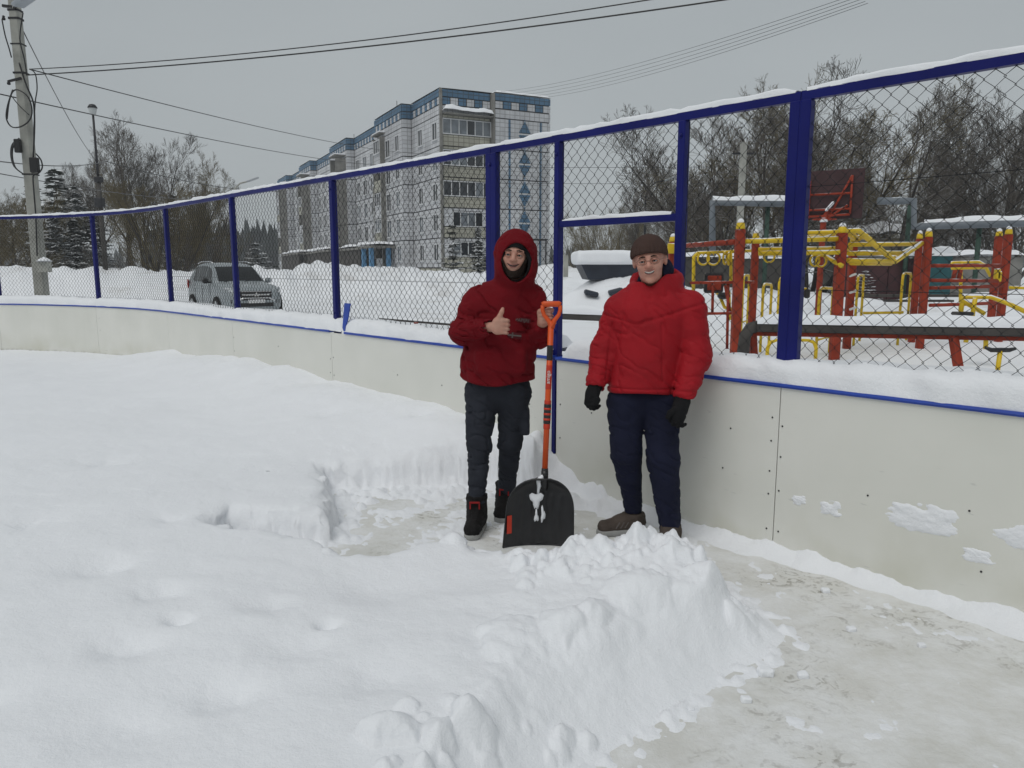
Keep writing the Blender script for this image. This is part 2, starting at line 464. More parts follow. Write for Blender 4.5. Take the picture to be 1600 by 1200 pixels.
for i in range(330):
    t = _rl.rand()
    if i < 120: x = _rl.uniform(.0, 1.0); y = 3.36 + .13 * _rl.randn() - .15 * abs(x - .55); r = _rl.uniform(.015, .05)
    elif i < 215: x = _rl.uniform(.25, 1.1); y = 3.0 + .5 * _rl.rand(); r = _rl.uniform(.010, .038)
    elif i < 250: x = _rl.uniform(-.35, .35); y = _rl.uniform(1.8, 2.25); r = _rl.uniform(.015, .04)
    elif i < 295: x = _rl.uniform(-1.25, -.2); y = 5.12 - abs(_rl.randn()) * .12 + .12 * (x + .7); r = _rl.uniform(.02, .06)
    else: x = _rl.uniform(-.05, .62); y = _rl.uniform(4.85, 5.3) - max(0, x - .2) * .5; r = _rl.uniform(.03, .09)
    CLODS.append((x, y, r, _rl.uniform(.55, 1.0)))
for (p_, q_, n_) in (((-1.62, 4.12), (-1.05, 4.14), 26), ((-1.05, 4.14), (-1.28, 5.14), 30), ((-1.28, 5.18), (-.38, 5.30), 46), ((-.38, 5.30), (.12, 5.04), 22), ((-1.0, 3.74), (-.3, 3.80), 20), ((-.3, 3.80), (.3, 3.60), 18)):
    for i in range(n_):
        t = _rl.rand(); o_ = abs(_rl.randn()) * .09 - .02; ln_ = math.hypot(q_[0] - p_[0], q_[1] - p_[1]); sx_, sy_ = (q_[1] - p_[1]) / ln_, -(q_[0] - p_[0]) / ln_
        CLODS.append((p_[0] + (q_[0] - p_[0]) * t + o_ * sx_, p_[1] + (q_[1] - p_[1]) * t + o_ * sy_, _rl.uniform(.016, .05), _rl.uniform(.5, 1.0)))
CLODS += [(.00, 2.60, .15, .33), (.17, 2.68, .11, .45), (-.36, 2.04, .085, .8), (-.12, 2.10, .075, .9), (-.22, 2.03, .06, .7), (.33, 2.78, .08, .6), (.52, 2.95, .13, .4), (.42, 3.36, .07, .9), (.60, 3.40, .06, 1.0), (.74, 3.34, .06, 1.0), (.86, 3.12, .08, .8), (.98, 2.98, .07, .7)]
DENTS = [(-1.9, 3.3, .22, .045), (-1.5, 3.0, .16, .035), (-1.0, 2.9, .14, .03), (-2.2, 2.75, .2, .04), (-1.4, 2.55, .17, .04), (-.75, 2.55, .2, .03),
         (-.95, 2.25, .16, .04), (-1.75, 2.2, .2, .045), (-.45, 2.35, .22, .03), (-2.6, 3.9, .2, .03), (-.6, 3.1, .25, .02), (-2.9, 5.2, .25, .03), (-.3, 5.75, .10, .05), (-.75, 6.0, .12, .04), (-1.6, 6.4, .15, .04),
         (-1.3, 2.75, .07, .04), (-.72, 2.74, .06, .04), (-1.9, 4.0, .1, .03), (-2.3, 2.4, .15, .05), (-1.15, 2.06, .2, .03)]
def snow_height(x, y):
    dw, sw = wall_dist(x, y)
    px = x + .07 * (fbm(x * 3.1, y * 3.1, 1.0) - .5) + .045 * (fbm(x * 7, y * 7, 2.0, 3) - .5)
    py = y + .07 * (fbm(x * 3.1, y * 3.1, 4.0) - .5) + .045 * (fbm(x * 7, y * 7, 6.0, 3) - .5)
    sd = poly_sdf(px, py, SNOW_POLY)
    front = sstep(3.45, 2.7, y) * sstep(-.5, .1, x)                    # the shovelled slope faces the open ice
    east = sstep(.75, 1.0, x) * sstep(3.9, 3.5, y)
    w = .15 + .24 * front * (1 - east) + .30 * east + .10 * sstep(-.2, .1, x) * sstep(3.3, 3.5, y) * sstep(4.2, 3.9, y)
    w = w + .30 * sstep(.1, .35, x) * sstep(4.6, 4.75, y)
    e = np.clip(-sd / w * (1 + .7 * (1 - .8 * front) * (fbm(x * 6, y * 6, 21.0, 3) - .5)), 0, 1)
    prof = np.where(w < .20, np.sqrt(np.clip(1 - (1 - e) ** 2, 0, 1)), e * e * (3 - 2 * e) * .75 + .25 * e)
    depth = .205 + .05 * (fbm(x * .7, y * .7, 9.0) - .5) + .018 * (fbm(x * 4, y * 4, 3.0) - .5)
    depth = depth - .10 * sstep(8.5, 12, y) - .05 * np.exp(-(((x + .8) / .7) ** 2 + ((y - 5.2) / .35) ** 2))
    bank = (.04 + .24 * sstep(13.2, 9.5, sw) - .08 * sstep(7, 3, sw)) * np.exp(-(np.maximum(dw, 0) / .75) ** 2)
    bank = bank - .05 * np.exp(-((sw - 3.0) / .8) ** 2)
    bank = bank * (.7 + .6 * fbm(x * 1.6, y * 1.6, 5.0))
    depth = depth + np.maximum(bank, 0)
    mound = .055 * np.exp(-(((x - .60) / .42) ** 2 + ((y - 3.30) / .30) ** 2)) + .03 * np.exp(-(((x - .35) / .4) ** 2 + ((y - 2.95) / .4) ** 2))
    mound = mound - .05 * np.exp(-(((x + .55) / .6) ** 2 + ((y - 3.25) / .35) ** 2))
    h = prof * (depth + mound)
    rough = sstep(-.15, .15, x) * sstep(3.9, 3.7, y) * sstep(1.6, 2.0, y) * (1 - .85 * front) * np.exp(-np.maximum(-sd - .30, 0) / .30)
    rid = 1 - 2 * np.abs(fbm(x * 6 + 3, y * 6, 4.0, 4) - .5)
    h = h + prof * rough * (.10 * (fbm(x * 7, y * 7, 2.0) - .45) + .06 * (fbm(x * 23, y * 23, 8.0, 3) - .5) + .06 * (1 - front) * (rid ** 3 - .45)) + prof * front * (.05 * (fbm(x * 4, y * 4, 2.0, 3) - .5) + .014 * (fbm(x * 27, y * 27, 8.0, 3) - .5))
    h = h + prof * .012 * (fbm(x * 9, y * 9, 3.3, 3) - .5)
    for (cx, cy, r, a) in DENTS:
        h = h - a * np.exp(-((x - cx) ** 2 + ((y - cy) * 1.3) ** 2) / (r * r * .5)) * prof * (.5 + fbm(x * 8, y * 8, 1.5, 3))
    h0 = h.copy()
    for ci, (cx, cy, r, a) in enumerate(CLODS):               # broken, flat-sided chunks
        m = (np.abs(x - cx) < r * 1.3) & (np.abs(y - cy) < r * 1.3)
        if not m.any(): continue
        xx = x[m] + .35 * r * (fbm(x[m] * 24, y[m] * 24, cx * 9, 3) - .5); yy = y[m] + .35 * r * (fbm(x[m] * 24, y[m] * 24, cy * 9, 3) - .5)
        mm = np.zeros(xx.shape, np.float32); t0 = ci * 2.399
        for j, kk in enumerate((1.0, .82, 1.12)):
            mm = np.maximum(mm, np.abs((xx - cx) * math.cos(t0 + j * 1.05) + (yy - cy) * math.sin(t0 + j * 1.05)) / (r * kk))
        tilt = 1 + .5 * ((xx - cx) * math.cos(t0 * 1.7) + (yy - cy) * math.sin(t0 * 1.7)) / r
        q = np.clip(1 - mm, 0, 1) ** .5
        h[m] = np.maximum(h[m], h0[m] + (r * a * q * tilt))
    # crusts and crumbs left on the cleared ice, and a ridge frozen along the foot of the boards
    crumb = .045 * (fbm(x * 6, y * 6, 12.0, 5) - .56) + .02 * (fbm(x * 25, y * 25, 2.0, 3) - .5)
    talus = .075 * np.exp(-np.maximum(sd, 0) / .09) * (fbm(x * 14, y * 14, 3.0, 3) - .25) * (sd > -.03)
    crumb = np.maximum(crumb, talus - .004)
    trod = sstep(1.9, 1.0, np.hypot(x + .1, y - 4.55))
    crumb = crumb + .009 * trod - .007
    ridge = (.055 * np.exp(-np.maximum(dw, 0) / .07) + .026 * np.exp(-np.maximum(dw, 0) / .22)) * (.2 + 1.5 * fbm(x * 5, y * 5, 7.0)) - .020
    return np.maximum(h, np.maximum(np.minimum(crumb, .055), ridge)) - .002, dw
def polar_grid(r0, r1, nr, a0, a1, na):
    rr = r0 * (r1 / r0) ** (np.arange(nr) / (nr - 1)); aa = np.linspace(a0, a1, na)
    Rg, Ag = np.meshgrid(rr, aa, indexing='ij')
    x = (Rg * np.sin(Ag)).astype(np.float32); y = (Rg * np.cos(Ag)).astype(np.float32)
    idx = np.arange(nr * na).reshape(nr, na)
    F = np.stack([idx[:-1, :-1], idx[:-1, 1:], idx[1:, 1:], idx[1:, :-1]], -1).reshape(-1, 4)
    return x.ravel(), y.ravel(), F[:, ::-1]
def compact(V, F):
    used = np.zeros(len(V), bool); used[F.ravel()] = True
    mp = np.cumsum(used) - 1
    return V[used], mp[F]
x, y, F = polar_grid(1.3, 22, 560, R(-58), R(52), 800)
z, dw = snow_height(x, y)
keep = (dw[F] > -.035).all(1) & (z[F] > -.004).any(1)
sl = np.clip((z - .02) / .06, 0, 1) * np.clip((.30 - z) / .05, 0, 1) * sstep(3.2, 3.6, y) * sstep(6.2, 5.8, y) * (dw > .12)
ox = sl * .075 * (fbm(x * 9, y * 9, z * 22 + 1, 3) - .5); oy = sl * .095 * (fbm(x * 9 + 5, y * 9, z * 22 + 9, 3) - .5)     # crumbled, undercut faces
V, F = compact(np.stack([x + ox, y + oy, z], 1), F[keep])
snow_field = link_mesh('snow_field', np_mesh('snow_field', V, F, M['snow'])); tag(snow_field, kind='structure')

# ================================================================== GROUND OUTSIDE THE RINK
def bank_h(x, y):
    """ploughed banks beyond the road"""
    yc = 41 + 2.0 * np.sin(x * .11) + .12 * (x + 10)
    q = np.abs(y - yc - 2.0) / 4.2
    a = (1.62 + .75 * (fbm(x * .35, y * .35, 2.0, 4) - .5)) * np.clip(1 - q, 0, 1) ** .75
    a = a * sstep(7.5, 3.5, x) * sstep(-75, -60, x)
    lump = .8 * (fbm(x * 1.1, y * 1.1, 7.0, 4) - .5) + .35 * (fbm(x * 3.2, y * 3.2, 3.0, 3) - .5)
    return np.maximum(a + lump * np.clip(a * 1.4, 0, 1), 0)
def ground_h(x, y):
    dw, sw = wall_dist(x, y)
    r = np.hypot(x, y)
    g = .05 + .12 * (fbm(x * .35, y * .35, 1.0) - .3) + .035 * (fbm(x * 2.3, y * 2.3, 5.0) - .5)
    g = g + bank_h(x, y)
    # loose heaps to the right of the block and behind the shed
    for (cx, cy, sx, sy, a) in ((4.5, 27, 3.0, 2.0, .75), (2.0, 30, 2.5, 2.0, .6), (3.6, 24.6, 1.9, 1.4, 1.25), (1.9, 23.5, 1.0, .8, .5), (8.5, 25, 3.5, 2.0, .5), (15, 24, 5, 2.5, .5), (1.5, 33, 4, 2, .8), (9, 34, 6, 3, .7), (19, 28, 6, 2, .6), (-33, 24, 7, 3, .5)):
        g = g + a * np.exp(-((x - cx) / sx) ** 2 - ((y - cy) / sy) ** 2) * (.5 + fbm(x * .9, y * .9, cx, 4))
    g = g + .5 * sstep(46, 60, y) + 2.2 * sstep(90, 400, r) * fbm(x * .01, y * .01, 3.0)
    return g, dw
x, y, F = polar_grid(2.6, 520, 280, R(-70), R(70), 560)
z, dw = ground_h(x, y)
keep = (dw[F] < -.10).all(1)
V, F = compact(np.stack([x, y, z], 1), F[keep])
ground = link_mesh('ground', np_mesh('ground', V, F, M['snow_dirty'])); tag(ground, kind='structure')

# ================================================================== WHITE RINK BOARDS
def board_material():
    m, n, l, b = new_mat('board_plastic')
    ge = n.new('ShaderNodeNewGeometry'); P = ge.outputs['Position']
    sx = n.new('ShaderNodeSeparateXYZ'); l.new(P, sx.inputs['Vector'])
    n1 = n.new('ShaderNodeTexNoise'); n1.inputs['Scale'].default_value = 1.6; n1.inputs['Detail'].default_value = 5; l.new(P, n1.inputs['Vector'])
    rp = n.new('ShaderNodeValToRGB'); rp.color_ramp.elements[0].position = .3; rp.color_ramp.elements[1].position = .7
    rp.color_ramp.elements[0].color = (.69, .692, .635, 1); rp.color_ramp.elements[1].color = (.76, .757, .705, 1)
    l.new(n1.outputs['Fac'], rp.inputs['Fac'])
    # yellowish damp stain low on the boards
    mr = n.new('ShaderNodeMapRange'); mr.inputs['From Min'].default_value = .45; mr.inputs['From Max'].default_value = .05
    l.new(sx.outputs['Z'], mr.inputs['Value'])
    n2 = n.new('ShaderNodeTexNoise'); n2.inputs['Scale'].default_value = 2.2; n2.inputs['Detail'].default_value = 7; l.new(P, n2.inputs['Vector'])
    r2 = n.new('ShaderNodeMapRange'); r2.inputs['From Min'].default_value = .42; r2.inputs['From Max'].default_value = .72; r2.inputs['To Max'].default_value = .75
    l.new(n2.outputs['Fac'], r2.inputs['Value'])
    mu = n.new('ShaderNodeMath'); mu.operation = 'MULTIPLY'; l.new(mr.outputs['Result'], mu.inputs[0]); l.new(r2.outputs['Result'], mu.inputs[1])
    mx = n.new('ShaderNodeMixRGB'); mx.inputs['Color2'].default_value = (.50, .49, .38, 1); l.new(mu.outputs[0], mx.inputs['Fac']); l.new(rp.outputs['Color'], mx.inputs['Color1'])
    # thin puck scuffs
    mp = n.new('ShaderNodeMapping'); mp.inputs['Scale'].default_value = (9, 9, 60); l.new(P, mp.inputs['Vector'])
    n4 = n.new('ShaderNodeTexNoise'); n4.inputs['Scale'].default_value = 1.0; n4.inputs['Detail'].default_value = 2; l.new(mp.outputs['Vector'], n4.inputs['Vector'])
    r4 = n.new('ShaderNodeMapRange'); r4.inputs['From Min'].default_value = .72; r4.inputs['From Max'].default_value = .78; r4.inputs['To Max'].default_value = .35
    l.new(n4.outputs['Fac'], r4.inputs['Value'])
    mx2 = n.new('ShaderNodeMixRGB'); mx2.inputs['Color2'].default_value = (.36, .37, .36, 1); l.new(r4.outputs['Result'], mx2.inputs['Fac']); l.new(mx.outputs['Color'], mx2.inputs['Color1'])
    l.new(mx2.outputs['Color'], b.inputs['Base Color'])
    b.inputs['Roughness'].default_value = .45; b.inputs['Specular IOR Level'].default_value = .35
    n3 = n.new('ShaderNodeTexNoise'); n3.inputs['Scale'].default_value = 5; n3.inputs['Detail'].default_value = 3; l.new(P, n3.inputs['Vector'])
    bp = n.new('ShaderNodeBump'); bp.inputs['Strength'].default_value = .12; bp.inputs['Distance'].default_value = .02
    l.new(n3.outputs['Fac'], bp.inputs['Height']); l.new(bp.outputs['Normal'], b.inputs['Normal'])
    return m
M['board'] = board_material()
def strip(mb, s0, s1, prof, step=.3, close=True, zf=None):
    """sweep a closed profile [(off, z)] along the wall"""
    n = max(2, int(abs(s1 - s0) / step) + 1); k = len(prof); vs = []
    for s in np.linspace(s0, s1, n):
        for (o, z) in prof: vs.append(wall_pt(s, o, z))
    fs = [(i * k + j, i * k + (j + 1) % k, (i + 1) * k + (j + 1) % k, (i + 1) * k + j) for i in range(n - 1) for j in range(k)]
    fs += [tuple(range(k))[::-1], tuple((n - 1) * k + j for j in range(k))]
    return mb.add(vs, [f[::-1] for f in fs])
boards = empty('rink_boards', wall_pt(3, 0, 0))
tag(boards, 'low white plastic rink boards with blue edging curving away to the left', 'rink boards')
def under(o, parent):
    """parent in place: meshes are built in world coordinates"""
    o.parent = parent; o.matrix_parent_inverse = Matrix.Translation(-Vector(parent.location)) if not any(parent.rotation_euler) else (Matrix.Translation(Vector(parent.location)) @ parent.rotation_euler.to_matrix().to_4x4()).inverted()
    return o
SEAMS = [-3.69, -1.29, 1.11, 2.80, 3.52, 5.91, 8.35, 10.68, 13.08, 15.48, 17.88, 20.3]
for a, b2 in zip(SEAMS[:-1], SEAMS[1:]):
    g0 = .0025; g1 = .0025
    if a == 2.80: g0 = .022
    if b2 == 2.80: g1 = .022
    mb = MB(); strip(mb, a + g0, b2 - g1, [(0, -.05), (0, BOARD_H - .002), (.012, BOARD_H - .002), (.012, -.05)])
    under(mb.build('panel', M['board']), boards)
mb = MB(); strip(mb, -4, 20.3, [(.014, -.05), (.014, .90), (.05, .90), (.05, -.05)])
under(mb.build('frame_backing', M['dark_metal']), boards)
mb = MB(); mb.bar(wall_pt(2.80, .006, -.02), wall_pt(2.80, .006, BOARD_H + .01), .034, .028, up=wall_dir(2.8)); under(mb.build('gate_strip', M['blue']), boards)
RAILP = [(-.012, BOARD_H), (-.018, BOARD_H + .010), (-.012, BOARD_H + .022), (.12, BOARD_H + .022), (.12, BOARD_H)]
for a, b2 in ((-4, 2.78), (2.83, 5.64), (5.93, 20.3)):
    mb = MB(); strip(mb, a, b2, RAILP, step=.2); under(mb.build('edge_rail', M['rail_blue']), boards)
# torn end of the edging, bent upright
mb = MB(); pr = []
for t, (o, z, ds) in enumerate([(0, BOARD_H + .005, 0), (-.01, BOARD_H + .06, .01), (-.005, BOARD_H + .16, -.05), (.005, BOARD_H + .30, -.10)]):
    wd = (.03, .05, .085, .105)[t]
    c = wall_pt(5.64 + ds * .5, o, z)
    d = wall_dir(5.64)
    pr += [c - d * wd * .5, c + d * wd * .5, c + d * wd * .5 + Vector((.008, .012, 0)), c - d * wd * .5 + Vector((.008, .012, 0))]
mb.add(pr, [(i * 4 + j, i * 4 + (j + 1) % 4, i * 4 + 4 + (j + 1) % 4, i * 4 + 4 + j) for i in range(3) for j in range(4)] + [(3, 2, 1, 0), (12, 13, 14, 15)])
tb = under(mb.build('edge_rail', M['rail_blue']), boards); tb['label'] = 'torn blue edging bent upright'
# screws
scr = MB(); scr.lathe([(.0005, -.002), (.0050, -.002), (.0050, .0015), (.0035, .003), (.0005, .0035)], n=8)
scr_me = scr.mesh('screw', M['black_plastic'])
def screw(s, z):
    n = Vector((_nin[0], _nin[1], 0)) if s <= WL else (Vector((_WC[0], _WC[1], 0)) - wall_pt(s)).normalized()
    o = link_mesh('screw', scr_me, None); p = wall_pt(s, -.001, z)
    o.parent = boards; o.matrix_parent_inverse = Matrix.Translation(-Vector(boards.location))
    o.matrix_basis = Matrix.Translation(p) @ n.to_track_quat('Z', 'Y').to_matrix().to_4x4()
_rs = random.Random(5)
for (s, zz) in [(1.15, .76), (1.09, .72), (1.15, .63), (1.09, .55), (1.15, .46), (1.09, .36), (1.15, .33), (1.15, .13), (1.08, .13),
                (1.40, .66), (1.44, .42), (1.75, .68), (1.78, .40), (.62, .44), (.17, .47), (-.26, .48), (.1, .2),
                (2.74, .62), (2.74, .38), (2.87, .62), (2.87, .38), (2.45, .60), (2.2, .55), (3.05, .58), (3.4, .5),
                (4.75, .62), (5.88, .68), (5.95, .52), (5.94, .66), (5.88, .50), (7.1, .70), (8.32, .72), (8.32, .55), (4.1, .6), (13.0, .75), (13.0, .55)]:
    screw(s, zz)

# snow caked on the boards near the camera
def cake(name, s, z, ls, lz, th, seed):
    """ragged crust of snow: a grid over the board, thick inside its noisy outline"""
    dd = wall_dir(s); nn = Vector((_nin[0], _nin[1], 0)); nx, nz = 46, 30; c = wall_pt(s, 0, z)
    U, W_ = np.meshgrid(np.linspace(-1.5, 1.5, nx), np.linspace(-1.5, 1.5, nz), indexing='ij')
    nzv = fbm(U * 1.5 + seed * 7, W_ * 1.5, seed, 4) - .5; n2 = fbm(U * 6 + seed, W_ * 6, seed + 3, 3) - .5
    rr = np.maximum(np.abs(U) ** 1.0, np.abs(W_ + .25 * U)) * .55 + np.hypot(U, W_) * .45 + 1.1 * nzv + .35 * n2
    t = th * np.clip((1 - rr) * 2.2, -1, 1); t = np.where(t > 0, th * np.sqrt(np.clip(t / th, 0, 1)), t) * (1 + 1.2 * n2)
    keep = (t > 0)
    V = np.array([[tuple(c + dd * (ls * U[i, j]) + Vector((0, 0, lz * W_[i, j])) + nn * float(max(t[i, j], -.002))) for j in range(nz)] for i in range(nx)]).reshape(-1, 3)
    idx = np.arange(nx * nz).reshape(nx, nz); F = np.stack([idx[:-1, :-1], idx[:-1, 1:], idx[1:, 1:], idx[1:, :-1]], -1).reshape(-1, 4)
    F = F[keep.ravel()[F].any(1)]; V, F = compact(V, F)
    return link_mesh(name, np_mesh(name, V, F, M['snow']))
for i, (s, z, ls, lz, th, lab) in enumerate([(.36, .385, .15, .062, .008, 'wide ragged slab of snow stuck to the white board, largest one'), (-.05, .40, .10, .045, .006, 'small slab of snow stuck on the board nearest the right edge'),
        (.97, .335, .035, .022, .006, 'tiny blob of snow on the board just right of the panel seam'), (.80, .325, .05, .035, .006, 'small smear of snow between the seam and the big slab'), (.12, .27, .06, .028, .005, 'thin low smear of snow under the right slab')]):
    o = cake('stuck_snow', s, z, ls, lz, th, i + 3); tag(o, lab, 'snow', 'snow stuck to the boards')

# ---------------- snow lying on the board tops
def snow_strip(name, s0, s1, o0, o1, zb, ht, seed, ns=None, nk=16, parent=None, over=.02):
    ns = ns or int(abs(s1 - s0) / .035) + 2; V = []
    for i, s in enumerate(np.linspace(s0, s1, ns)):
        f = float(fbm(np.array([s * .9 + seed]), np.array([1.0]), seed, 4)[0]); f2 = float(fbm(np.array([s * 7 + seed]), np.array([3.0]), seed, 3)[0])
        endf = min(1, (i + .35) / 2.2, (ns - 1 - i + .35) / 2.2) ** .5
        hh = ht * (.72 + .56 * f) * endf
        for k in range(nk):
            t = k / (nk - 1); a = math.pi * t
            cw = (o1 - o0) / 2; oc = (o0 + o1) / 2
            sg = lambda v, p: math.copysign(abs(v) ** p, v)
            o = oc - sg(math.cos(a), .62) * (cw + over * (f2 - .4)); zz = zb + hh * sg(math.sin(a), .55) + .012 * (f2 - .5) * (math.sin(a) > .3)
            if k == 0: zz = zb - .006 * f2
            V.append(wall_pt(s, o, zz))
    V = np.array([tuple(p) for p in V], np.float32)
    nn = (fbm(V[:, 0] * 19, V[:, 1] * 19, V[:, 2] * 19, 4) - .5)[:, None]
    n2_ = (fbm(V[:, 0] * 6, V[:, 1] * 6, V[:, 2] * 6 + 5, 3) - .5)[:, None]
    V += (nn * .034 + n2_ * .05 * min(1, ht / .1)) * np.array([_nin[0], _nin[1], .8], np.float32) * (V[:, 2:3] > zb + .004)
    idx = np.arange(ns * nk).reshape(ns, nk)
    F = np.stack([idx[:-1, :-1], idx[:-1, 1:], idx[1:, 1:], idx[1:, :-1]], -1).reshape(-1, 4)
    return link_mesh(name, np_mesh(name, V, F, M['snow']))
for (a, b2, lab, sd_) in ((-4, 2.72, 'thick snow lying on the near board tops behind the men', 3.0), (2.86, 5.66, 'thick snow lying on the board tops left of the gate, right of the torn edging', 11.0), (5.70, 20.3, 'long thick strip of snow on the far curving board tops', 19.0)):
    o = snow_strip('snow_cap', a, b2, -.006, .30, BOARD_H + .021, .135, sd_); tag(o, lab, 'snow', kind='stuff')

# ================================================================== BLUE FENCE WITH CHAIN LINK
RAIL_Z = 2.415; FO = .08
fence = empty('net_fence', wall_pt(3, FO, BOARD_H)); tag(fence, 'blue steel fence with chain link netting standing above the white boards', 'fence')
POSTS = [(17.9, .06, 0), (15.5, .06, 0), (13.1, .06, 0), (10.70, .06, 0), (8.35, .06, 0), (5.92, .06, 0), (3.54, .058, 1), (2.85, .046, 0), (1.84, .05, 0), (1.12, .05, 1), (-1.3, .06, 0), (-3.6, .06, 0)]
for (s, w, dbl) in POSTS:
    mb = MB(); dd = wall_dir(s)
    z0 = .25 if s in (2.85, 1.84) else .88
    if dbl:
        for sg in (-1, 1):
            mb.bar(wall_pt(s + sg * .0275, FO, .5), wall_pt(s + sg * .0275, FO, RAIL_Z + .001), .053, .06, up=dd, ch=.005)
    else: mb.bar(wall_pt(s, FO, z0), wall_pt(s, FO, RAIL_Z + .001), .06, w, up=dd, ch=.005)
    under(mb.build('post', M['blue']), fence)
for a, b2 in ((-4.2, 1.118), (1.122, 3.538), (3.542, 20.3)):
    mb = MB(); strip(mb, a, b2, [(FO - .02, RAIL_Z), (FO - .02, RAIL_Z + .046), (FO + .02, RAIL_Z + .046), (FO + .02, RAIL_Z)], step=.25)
    under(mb.build('top_rail', M['blue']), fence)
TR_Z = 1.865
mb = MB(); mb.bar(wall_pt(1.865, FO, TR_Z), wall_pt(2.827, FO, TR_Z), .044, .044, ch=.004); under(mb.build('gate_transom', M['blue']), fence)
bolt_me = MB().lathe([(.001, 0), (.012, 0), (.012, .007), (.001, .009)], n=6).mesh('bolt', M['blue'])
for (s, w, dbl) in POSTS[2:9]:
    for zz in (1.12, 2.33):
        o = link_mesh('bolt', bolt_me); under(o, fence)
        nn = (wall_pt(s, -.1) - wall_pt(s, .1)).normalized()
        o.matrix_basis = Matrix.Translation(wall_pt(s, FO - .031, zz)) @ nn.to_track_quat('Z', 'Y').to_matrix().to_4x4()
def link_panel(s0, s1, z0, z1, seed):
    """woven wires of one bay: each wire zigzags up, hooked into its neighbour"""
    hw = .039; V = []; Fs = []; n = 0; rw = .0022
    nw = int((s1 - s0) / hw); nz = int((z1 - z0) / hw); rs = np.random.RandomState(seed)
    for i in range(nw + 1):
        sg = s0 + i * hw; pts = []
        sag = rs.uniform(-.002, .002)
        for j in range(nz + 1):
            s = sg + (hw + .004 if (j + i) % 2 else -.004) * 1.0 + sag
            s = min(max(s, s0), s1)
            s += .006 * math.sin(j * .7 + sg * 3) * .5
            pts.append(np.array(wall_pt(s, FO + (.004 if j % 2 else -.004), z0 + (z1 - z0) * j / nz)))
        pts = np.array(pts); k = 3
        # three-sided wire
        tang = np.gradient(pts, axis=0); tang /= np.linalg.norm(tang, axis=1)[:, None]
        nrm = np.array([_nin[0], _nin[1], 0.0]); bt = np.cross(tang, nrm); bt /= np.linalg.norm(bt, axis=1)[:, None]
        for q in range(k):
            a = 2 * math.pi * q / k; V.append(pts + rw * (math.cos(a) * nrm + math.sin(a) * bt))
        m = len(pts); base = n
        for q in range(k):
            A = base + q * m + np.arange(m - 1); Bq = base + ((q + 1) % k) * m + np.arange(m - 1)
            Fs.append(np.stack([A, A + 1, Bq + 1, Bq], 1))
        n += k * m
    me = np_mesh('chain_link', np.concatenate(V), np.concatenate(Fs), M['wire'])
    return under(link_mesh('chain_link', me), fence)
BAYS = [(-3.57, -1.33), (-1.27, 1.06), (1.18, 1.81), (2.88, 3.48), (3.60, 5.89), (5.95, 8.32), (8.38, 10.67), (10.73, 13.07), (13.13, 15.47), (15.53, 17.87)]
for i, (a, b2) in enumerate(BAYS): tag(link_panel(a, b2, BOARD_H + .03, RAIL_Z, i), kind='stuff')
tag(link_panel(1.87, 2.825, TR_Z + .02, RAIL_Z, 40), kind='stuff')
# tension wires running through the netting
for zz in (1.45, 1.98):
    for i, (a, b2) in enumerate(((-1.27, 1.06), (3.60, 5.89), (5.95, 8.32), (8.38, 10.67))):
        mb = MB(); mb.tube([wall_pt(s, FO + .006, zz) for s in np.linspace(a, b2, 6)], .0016, 4); under(mb.build('tension_wire', M['wire']), fence)
for (a, b2, ht, zb, sd_, lab) in ((-4.2, 1.09, .026, RAIL_Z + .046, 2, 'thin snow on the near end of the fence top rail'), (1.15, 20.3, .028, RAIL_Z + .046, 9, 'thin snow along the long far part of the fence top rail'), (1.9, 2.8, .022, TR_Z + .022, 5, 'thin snow on the crossbar above the gate opening')):
    o = snow_strip('rail_snow', a, b2, FO - .02, FO + .022, zb, ht, sd_, ns=int((b2 - a) / .06), nk=8, over=.004); tag(o, lab, 'snow', kind='stuff')
